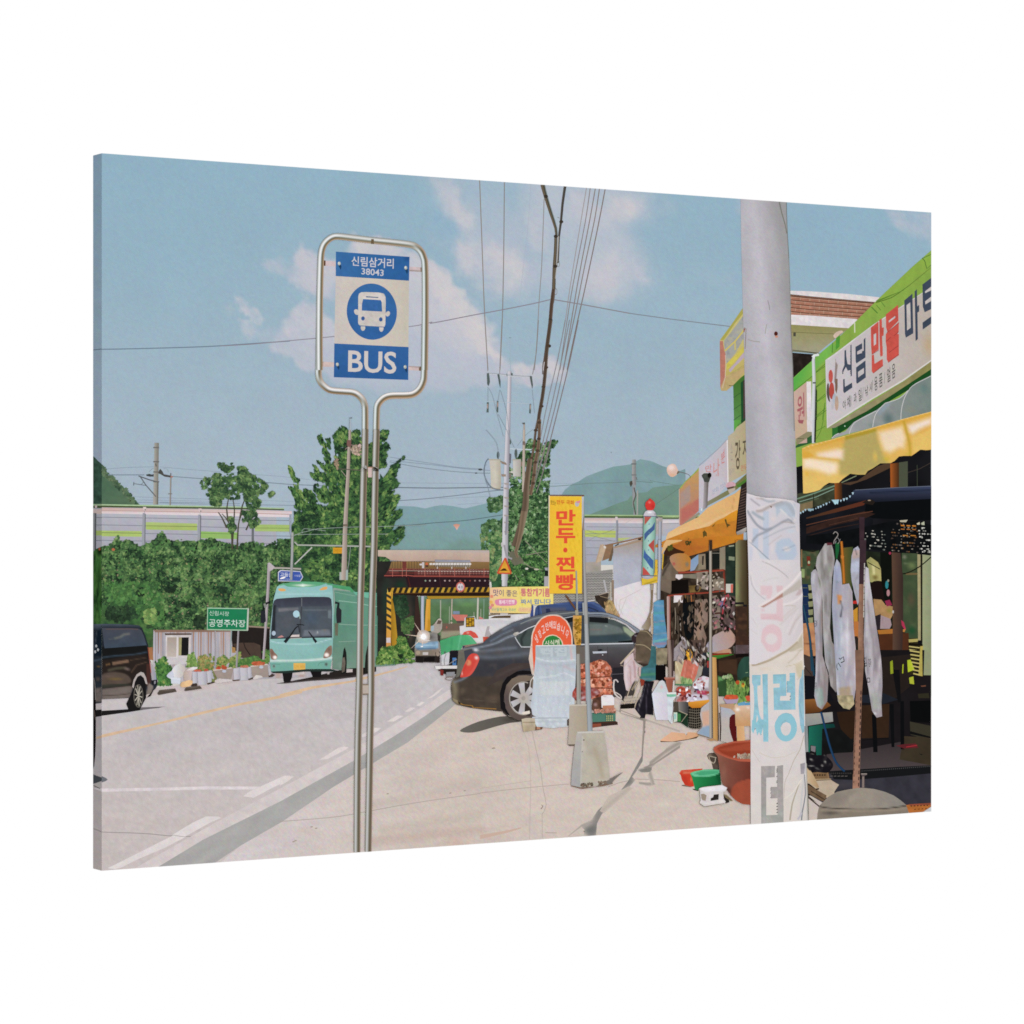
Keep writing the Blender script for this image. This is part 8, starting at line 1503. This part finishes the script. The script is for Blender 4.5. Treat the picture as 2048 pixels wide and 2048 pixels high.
back();sub('lettering')
p('330 905 505 905 500 1110 440 1120 435 1250 440 1300 450 1500 480 1700 560 1900 545 1945 500 1932 470 1850 430 1700 400 1932 330 1940 350 1800 370 1600 375 1400 360 1130 330 1060','#93bfcd');p('535 890 645 885 650 1500 660 1940 560 1940 555 1400',
'#8fbccb')
p('750 895 1015 885 1020 1325 900 1330 890 1420 1100 1420 1105 1260 1030 1260 1030 1030 1085 1020 1085 865 1195 860 1205 1600 770 1610 760 1160 885 1155 885 1075 755 1080','#8fbccb')
p('780 1945 800 1850 860 1740 940 1680 1020 1665 1120 1690 1190 1780 1215 1945 1120 1945 1090 1880 1020 1850 950 1880 910 1945','#8fbccb');p('1340 800 1365 800 1372 1100 1380 1932 1300 1932 1280 1700 1265 1500 1270 1200 1290 1000 1330 920',
'#93b9c9')
ln('1310 1000 1340 1200 1290 1500 1340 1800',12,'#7fa8ba',2);ln('560 900 570 1100',8,'#7fa8b8');ln('760 905 1000 900',14,'#84aebf');ln('340 920 500 915',12,'#84b0c0');ln('1090 930 1195 925',14,'#7fa9ba')
fr(1340,1440,242)
p('1300 0 1350 0 1370 40 1400 -10 1560 -10 1560 345 1480 345 1475 120 1440 250 1360 90 1320 220 1290 160 1300 60','#90c2cf');p('1350 70 1365 75 1410 190 1385 250 1350 100','#90c2cf')
ring(1840,120,130,175,94,'#8dc0ce',0,360,40);fr(1400,1440,300);p('1285 -10 1335 -10 1335 150 1310 170 1290 100','#8fb9c8')
p('778 592 958 590 955 735 845 742 845 1225 990 1222 990 1005 905 1010 902 860 985 860 985 590 1062 578 1068 1320 780 1345','#a49e9c');p('1283 565 1350 545 1348 690 1290 695','#9c979c')
ln('800 640 830 700',6,'#b4aca8');p('780 1100 845 1090 845 1225 990 1220 1068 1100 1068 1320 780 1345','#a2a29e')
back();sub('fold')
fr(1400,1440,300)
ln('1330 200 1280 380 1200 520 1130 700 1085 800 1075 1000',10,'#b4a896',2,4);ln('1290 760 1240 900 1180 1080 1150 1290',10,'#b0a696',2,22);ln('1345 380 1350 600 1330 760 1300 1000 1290 1250',8,'#c6c4c4',2,26);ln('1335 700 1350 950 1310 1180 1300 1290',
10,'#7c8088',2,18);ln('1080 1010 1180 940 1300 760',8,'#e2d9cf',2,16);ln('660 380 720 480 760 540',6,'#c4bcb4',2);ln('760 420 900 480 1080 470 1240 400',8,'#cdc2b2',2,4);ln('1380 900 1390 1300',8,'#6a665c')
ln('1360 560 1370 900 1375 1300',14,'#b3b0a8');ln('1250 1280 1285 1230 1300 1190',26,'#bdb8c0',1)
back()
# ================================================================ bus stop sign
part('printed_bus_stop_sign','blue and cream BUS stop plate in a looped steel tube frame')
STEEL=['#a3a9a6','#d3dde0','#e6f0f2','#8f8f88','#6e6655','#9c8d76','#b7a08e']
def pipe(P,w,cols):strip(np.array(P),w,cols)
fr(600,440,300)
sub('bracket')
for s_ in('310 525 470 535 470 600 310 590','1405 600 1580 610 1580 672 1405 660'):f(s_,'#cbb9ba',N(0.08,8,500),sp=2.4)
p('300 520 330 522 328 590 300 588','#5a3c2c');p('1550 612 1582 612 1582 672 1552 670','#8f7a6c');p('1410 640 1560 650 1560 668 1410 660','#a09490')
fr(600,640,300)
for s_ in('275 535 440 545 440 605 275 600','1395 590 1560 600 1560 655 1395 645'):f(s_,'#cdb8b4',N(0.08,8,501),sp=2.4)
p('270 532 298 534 296 600 270 596','#5a3020');p('1530 598 1560 600 1560 655 1532 652','#77604c');p('1400 590 1540 600 1540 616 1400 606','#a89894');back()
sub('tube')
# left leg and loop, as one run (enlarged window coordinates turned to the sheet)
fr(600,440,300)
L1=X('250 1932 248 1500 252 1000 262 600 272 430 300 330 350 265 420 220 500 212 700 235 925 262 1200 290 1420 318 1500 350 1560 410 1590 480 1606 560 1612 800 1612 1300 1604 1932')
fr(600,640,300)
L0=X('826 1932 836 1500 838 1180 830 1090 800 1020 740 960 670 930 560 920 400 905 320 860 260 790 236 700 238 560 244 200 248 60')
R0=X('1606 60 1602 400 1598 700 1584 800 1540 890 1470 950 1380 970 1180 975 1090 1000 1030 1050 995 1110 985 1200 978 1500 966 1932')
fr(480,860,300);leg_a=X('1600 0 1592 500 1580 1000 1570 1500 1556 1932');leg_b=X('1745 0 1740 500 1730 1000 1722 1500 1714 1932')
fr(560,1320,400);leg_a2=X('770 0 765 250 752 700 745 1200 741 1856');leg_b2=X('884 0 877 300 868 700 858 1300 848 1853')
fr(510,1130,242);mid_a=X('1690 0 1680 600 1672 1200 1655 1932');mid_b=X('1866 0 1860 700 1850 1300 1838 1932')
A=smooth(np.vstack([L0[::-1],leg_a[1:-1],mid_a[1:-1],leg_a2[1:]]),4,False)
Bp=smooth(np.vstack([R0,leg_b[1:-1],mid_b[1:-1],leg_b2[1:]]),4,False)
P1=['#878d86','#aab4b2','#d6e0e2','#dfe7e9','#a9ada8','#747058','#6a604a','#8a7962','#ad9683','#b9a595']
LEG=['#7f7d70','#a5a49c','#c6c7c8','#b5b4b2','#8d897e','#6a624f','#5f5748','#7f6e5e','#a08b7c']
HZ=['#b59d88','#93795c','#6e6048','#75705f','#a9a9a8','#dddfe0','#f3f0f0','#e2dcda','#bfb6b0','#a8a09a']
low=lambda d:np.where(d[:,1]>0.97,0,1)
strip(A[:len(L0)*4-8],13.0,P1,HZ,lambda d:d[:,0]*1.15);strip(Bp[:len(R0)*4-8],13.0,P1,['#c9bfb8','#eee8e6','#f6f2f0','#cfccc8','#98948a','#6e624c','#7a664c','#9a8064','#b69c82','#bca690'],lambda d:-d[:,0]*1.15)
strip(A[len(L0)*4-9:],13.0,LEG);strip(Bp[len(R0)*4-9:],13.0,LEG)
top=smooth(L1,4,False)
strip(top,13.2,['#b8a391','#a58c70','#776a50','#6c6652','#a3a8a2','#e2e8ea','#f0f0f0','#d2d4d4','#a3a8a4','#848a84'],P1,lambda d:d[:,1]*1.2)
back()
sub('shine');el(440,205,46,13,'#fbf8f6',-18)
fr(600,440,300);p('915 245 950 248 950 310 912 306','#6a5a44')
sub('foot_clip');fr(560,1320,400);f('795 235 850 235 852 330 795 335','#b9aba0',sp=3);p('795 232 852 232 852 244 795 244','#8a7c6c');p('795 325 850 322 850 334 795 336','#7a6c5a');back()
sub('plate');fr(600,440,300)
f('460 720 1404 780 1396 1640 442 1595 442 1570','#c9bfb6',G(442,0,1400,0,'#c6bfba','#c4bdb0',cm='#cfc3b8'),Ls('1370 800 1350 1200 1350 1600',20,60,'#bcb8a4',0.4),N(0.02,20,502),sp=2.6)
f('462 407 1411 475 1404 782 460 722','#3a699f',G(462,0,1408,0,'#3b6ca2','#2f5f98'),B(1380,500,60,60,'#274c80',0.7),N(0.05,10,503),sp=2.6)
f('442 1590 1398 1636 1394 2060 436 2025','#356199',G(0,1600,0,2050,'#36649e','#2f5c94'),N(0.05,10,504),sp=2.6);back()
sub('lettering')
tx('신림삼거리','665 465 1208 498 1206 628 662 588','#ccc8ce',0.016);tx('38043','793 618 1080 640 1076 724 790 700','#c8c6cc',0.016)
fr(600,640,300);tx('BUS','622 388 1244 410 1240 695 618 668','#cec6c2',0.018);back()
sub('bus_pictogram');fr(600,440,300)
f([c for a in np.linspace(0,2*math.pi,60,endpoint=False)for c in(925+323*math.cos(a),1180+9*math.cos(a)+362*math.sin(a))],'#38659e',G(0,820,0,1540,'#39689f','#33619b'),N(0.05,10,505),sp=2.6)
cr='#cbc4be'
p('750 990 758 950 790 930 860 928 1020 934 1080 948 1102 990 1105 1050 1100 1340 1090 1372 1065 1378 780 1360 755 1345 748 1320',cr)
p('812 1018 1040 1032 1052 1060 1058 1180 796 1166 798 1080','#38659e');p('850 982 1008 992 1008 1004 850 996','#4a5f80')
p('728 1150 745 1160 750 1215 728 1222 705 1205 695 1170 708 1152',cr,2);p('1105 1195 1130 1175 1152 1180 1160 1205 1145 1235 1120 1242 1102 1222',cr,2)
el(811,1268,23,27,'#3a5a94');el(1040,1280,23,27,'#3a5a94');p('782 1368 840 1372 840 1400 825 1425 800 1428 784 1405',cr,1);p('1020 1380 1076 1383 1076 1410 1060 1438 1035 1438 1020 1412',cr,1);ln('760 1360 1090 1378',7,'#5f7396')
back();sub('bolt')
for x,y in((505,560),(1362,615)):p([x-16,y+12,x+20,y+14,x+30,y+40,x+18,y+85,x,y+45],'#1f3f60');el(x,y,20,24,'#b0b6b0');el(x-5,y-6,10,12,'#dcdcd4')
fr(600,640,300)
for x,y in((481,572),(1354,605)):p([x-16,y+10,x+22,y+12,x+28,y+40,x+18,y+75,x,y+40],'#1f3c5c');el(x,y,20,24,'#a9aea6');el(x-5,y-6,9,12,'#d4d4cc')
back()
# ================================================================ the folded left edge: the picture carries on round the side
EDGE=True
part('printed_side_edge','folded left side of the canvas, the picture carried round it')
fr()
x0,x1=185.6,203.6
E=lambda y0,y1:[x0,y0,x1,y0,x1,y1,x0,y1]
f(E(300,1100),'#97b3c6',G(0,320,0,960,'#93b0c5','#a9b7c9',cm='#9cb4c6'),N(0.03,30,600),sp=4)
ln('186 700 203.5 698',1.8,'#6f8090');ln('186 950.5 203.5 950',1.4,'#7b8a98')
f('185.6 912 190 915 195 921 203.6 928 203.6 1010 185.6 1010','#3f5a4c',N(0.3,7,601),N(0.6,6,602,'#1f3628'),sp=2)
p('185.6 1008 203.6 1008 203.6 1011.5 185.6 1011.5','#a9c39a');p('185.6 1011.5 203.6 1011.5 203.6 1016 185.6 1016','#4b5838')
f(E(1016,1110),'#b3b4be',N(0.04,10,603),sp=4);f(E(1018,1028),'#d6c0bc',sp=4)
for y in(1035,1050,1066,1081):ln([186,y,203.5,y],1.2,'#767884')
f(E(1061,1071),'#abc070',sp=4);p('186 1026 192.5 1026 192 1102 186 1102','#8a8c90');p('190.6 1026 192.6 1026 192 1102 190 1102','#4c4d50');el(192,1013,2.4,3,'#d3c3c0')
f('185.6 1104 192 1098 203.6 1093 203.6 1250 185.6 1250','#3c6434',N(0.5,9,604,None,3,1,3),N(1.4,7,605,'#0f2012',3,.6,3),N(0.6,6,606,'#6a9a48',3,.6,2.4),sp=1.8)
el(199,1098,2,3,'#a85a40')
f('185.6 1248 203.6 1248 203.6 1408 195 1408 185.6 1408','#22201f',G(0,1248,0,1262,'#56606c','#2c333c'),Ps('193 1262 203.6 1258 203.6 1312 188 1312',2,'#182430',1),Ls('194 1262 188 1308',1.2,1,'#5c646c',0.8),Ls('185.6 1322 203.6 1318',
3,2,'#465666',0.9),B(197,1333,6,3,'#8a6a3a',0.9),B(196,1358,8,8,'#5f5148',0.8),Ps('186 1378 203.6 1374 203.6 1404 188 1404',3,'#7c716b',0.9),N(0.2,6,607),sp=1.8)
for x,y in((192.5,1292),(196,1299.5),(190.5,1303.5)):el(x,y,2,3,'#c9ccd0')
f(E(1408,1745),'#bcb6b9',G(0,1408,0,1740,'#b9b4b8','#c4b9b7'),N(0.03,12,608),sp=4);p('186 1408 203.6 1406 203.6 1420 186 1420','#cfc6c8');p('186 1420 203.6 1419 203.6 1432 186 1435','#242122')
p('193 1474 203.6 1470.5 203.6 1476 193 1478','#d5b899')
f('185.6 1300 187.5 1330 190 1360 191.5 1400 192 1430 191.6 1480 190.6 1510 188.4 1532 185.6 1540','#1a1719',sp=2);ln('187.5 1356 190 1370 191 1400',1.5,'#8f8a88',2);ln('188.5 1420 191 1440',1.2,'#7a6a62')
f('185.6 1548 192 1551 203.6 1555 203.6 1562 192 1566 185.6 1568','#4a4e54',sp=2);p('186 1576 203.6 1577 203.6 1583 186 1576.5','#d9d0d2');ln('187 1571 200 1577',1.6,'#6a6664');ln('186 1657 195 1660 203.6 1664',1.6,'#9c9492')
EDGE=False
part('printed_edge_shadow','dark printed tip of the van shadow where it meets the front')
p('203.5 1552 212 1556 215.5 1559 212 1562 203.5 1565','#6a6d72')  # shadow put in as flat dark ink, running on from the folded edge
# ---------------------------------------------------------------- materials
def ink(name='printed ink',strength=0.03):
 m=bpy.data.materials.new(name);m.use_nodes=True;nt=m.node_tree;nt.nodes.clear();N_=nt.nodes.new;lk=nt.links.new
 out=N_('ShaderNodeOutputMaterial');d=N_('ShaderNodeBsdfDiffuse');at=N_('ShaderNodeAttribute');at.attribute_name='ink'
 tc=N_('ShaderNodeTexCoord')
 n1=N_('ShaderNodeTexNoise');n1.inputs['Scale'].default_value=560;n1.inputs['Detail'].default_value=2;n1.inputs['Roughness'].default_value=0.6
 n2=N_('ShaderNodeTexNoise');n2.inputs['Scale'].default_value=110;n2.inputs['Detail'].default_value=2
 lk(tc.outputs['Object'],n1.inputs['Vector']);lk(tc.outputs['Object'],n2.inputs['Vector'])
 v=N_('ShaderNodeMix');v.data_type='RGBA';v.blend_type='MIX';v.inputs['Factor'].default_value=0.35
 lk(n1.outputs['Color'],v.inputs['A']);lk(n2.outputs['Color'],v.inputs['B'])
 sub_=N_('ShaderNodeVectorMath');sub_.operation='MULTIPLY_ADD'
 sub_.inputs[1].default_value=(strength*5,)*3;sub_.inputs[2].default_value=(1-strength*2.5,)*3
 lk(v.outputs['Result'],sub_.inputs[0])
 mul=N_('ShaderNodeVectorMath');mul.operation='MULTIPLY'
 lk(at.outputs['Color'],mul.inputs[0]);lk(sub_.outputs['Vector'],mul.inputs[1])
 lk(mul.outputs['Vector'],d.inputs['Color']);lk(d.outputs['BSDF'],out.inputs['Surface'])
 return m
def plain(name,col,rough=0.9):
 m=bpy.data.materials.new(name);m.use_nodes=True;nt=m.node_tree;b=nt.nodes['Principled BSDF']
 c=lin(col);n=nt.nodes.new('ShaderNodeTexNoise');n.inputs['Scale'].default_value=60;n.inputs['Detail'].default_value=4
 r=nt.nodes.new('ShaderNodeValToRGB');r.color_ramp.elements[0].color=(*(c*0.85),1);r.color_ramp.elements[1].color=(*np.minimum(c*1.1,1),1)
 nt.links.new(n.outputs['Fac'],r.inputs['Fac']);nt.links.new(r.outputs['Color'],b.inputs['Base Color']);b.inputs['Roughness'].default_value=rough
 return m
INK=ink()
def mesh_obj(name,V,F,mat,parent):
 me=bpy.data.meshes.new(name);me.from_pydata([tuple(v)for v in V],[],F);me.materials.append(mat);me.update()
 o=bpy.data.objects.new(name,me);C.objects.link(o);o.parent=parent
 return o
root=bpy.data.objects.new('canvas_print',None);C.objects.link(root)
root['label']='stretched canvas print of a roadside bus stop with blue BUS sign, standing against plain white'
root['category']='canvas print'
made={}
for pt in PARTS:
 if not pt.v:
  e=bpy.data.objects.new(pt.name,None);C.objects.link(e);e.parent=made[pt.parent]if pt.parent else root;made[pt]=e;continue
 V=np.vstack(pt.v);Cc=lin(np.vstack(pt.c))
 me=bpy.data.meshes.new(pt.name)
 fl=np.fromiter((i for q in pt.f for i in q),np.int32);ls=np.fromiter((len(q)for q in pt.f),np.int32)
 me.vertices.add(len(V));me.vertices.foreach_set('co',V.astype(np.float32).ravel())
 me.loops.add(len(fl));me.loops.foreach_set('vertex_index',fl)
 me.polygons.add(len(ls));me.polygons.foreach_set('loop_start',np.concatenate([[0],np.cumsum(ls)[:-1]]).astype(np.int32))
 me.update(calc_edges=True)
 ca=me.color_attributes.new('ink','FLOAT_COLOR','POINT')
 ca.data.foreach_set('color',np.hstack([Cc,np.ones((len(Cc),1))]).astype(np.float32).ravel())
 me.materials.append(INK)
 o=bpy.data.objects.new(pt.name,me);C.objects.link(o);o.parent=made[pt.parent]if pt.parent else root
 if pt.label:o['label']=pt.label
 made[pt]=o
# the sheet itself, folded over a pine stretcher; back left open
cloth=plain('primed canvas','#d8d4cc')
wood=plain('pine stretcher','#c09a6a',0.7)
w2,h2,D=W/2,H/2,DEPTH
V=[(-w2,0,-h2),(w2,0,-h2),(w2,0,h2),(-w2,0,h2),(-w2,D,-h2),(w2,D,-h2),(w2,D,h2),(-w2,D,h2)]
t=0.012
V+=[(-w2+t,D,-h2+t),(w2-t,D,-h2+t),(w2-t,D,h2-t),(-w2+t,D,h2-t)]
mesh_obj('folded_canvas',V,[[0,1,2,3],[0,4,5,1],[1,5,6,2],[2,6,7,3],[3,7,4,0],[4,8,9,5],[5,9,10,6],[6,10,11,7],[7,11,8,4]],cloth,root)
def bar(x0,x1,z0,z1,y0,y1):
 V=[(x,y,z)for x in(x0,x1)for y in(y0,y1)for z in(z0,z1)]
 o=mesh_obj('stretcher_bar',V,[[0,1,3,2],[4,6,7,5],[0,4,5,1],[2,3,7,6],[0,2,6,4],[1,5,7,3]],wood,root)
e=0.001;b=0.038
bar(-w2+e,-w2+b,-h2+e,h2-e,0.003,D-e);bar(w2-b,w2-e,-h2+e,h2-e,0.003,D-e)
bar(-w2+b+e,w2-b-e,-h2+e,-h2+b,0.003,D-e);bar(-w2+b+e,w2-b-e,h2-b,h2-e,0.003,D-e)
# ---------------------------------------------------------------- camera
cam=bpy.data.cameras.new('camera');co=bpy.data.objects.new('camera',cam);C.objects.link(co)
cam.sensor_width=36;cam.lens=36*FP/2048;cam.clip_start=0.05;cam.clip_end=100
rx_,ry_=CS,-SN;fx_,fy_=SN,CS
co.location=(-W/2-(XL*rx_+ZL*fx_),0-(XL*ry_+ZL*fy_),0)
co.rotation_euler=(math.radians(90),0,-TH)
bpy.context.scene.camera=co
# ---------------------------------------------------------------- light: an even white studio, dimmer behind the left of the print
w=bpy.data.worlds.new('World');bpy.context.scene.world=w;w.use_nodes=True;nt=w.node_tree;bg=nt.nodes['Background']
tc=nt.nodes.new('ShaderNodeTexCoord');sp_=nt.nodes.new('ShaderNodeSeparateXYZ');nt.links.new(tc.outputs['Generated'],sp_.inputs[0])
def mr(src,a,b_):
 m=nt.nodes.new('ShaderNodeMapRange');m.interpolation_type='SMOOTHSTEP';m.inputs['From Min'].default_value=a;m.inputs['From Max'].default_value=b_
 nt.links.new(src,m.inputs['Value']);return m.outputs['Result']
a1=mr(sp_.outputs['X'],-0.02,-0.3);a2=mr(sp_.outputs['Y'],-0.02,0.15)
mu=nt.nodes.new('ShaderNodeMath');mu.operation='MULTIPLY';nt.links.new(a1,mu.inputs[0]);nt.links.new(a2,mu.inputs[1])
m2=nt.nodes.new('ShaderNodeMath');m2.operation='MULTIPLY_ADD';nt.links.new(mu.outputs[0],m2.inputs[0]);m2.inputs[1].default_value=-0.85;m2.inputs[2].default_value=1.0
nt.links.new(m2.outputs[0],bg.inputs['Strength']);bg.inputs['Color'].default_value=(1,1,1,1)
sc=bpy.context.scene
sc.view_settings.view_transform='Standard';sc.view_settings.look='None';sc.view_settings.exposure=0;sc.view_settings.gamma=1
try:sc.view_settings.use_curve_mapping=False
except Exception:pass
sc.render.engine='CYCLES';sc.cycles.max_bounces=2;sc.cycles.diffuse_bounces=1;sc.cycles.use_denoising=False
sc.cycles.pixel_filter_type='BLACKMAN_HARRIS';sc.cycles.filter_width=1.7
print('faces',sum(len(q.f)for q in PARTS),'levels',LEV.max())
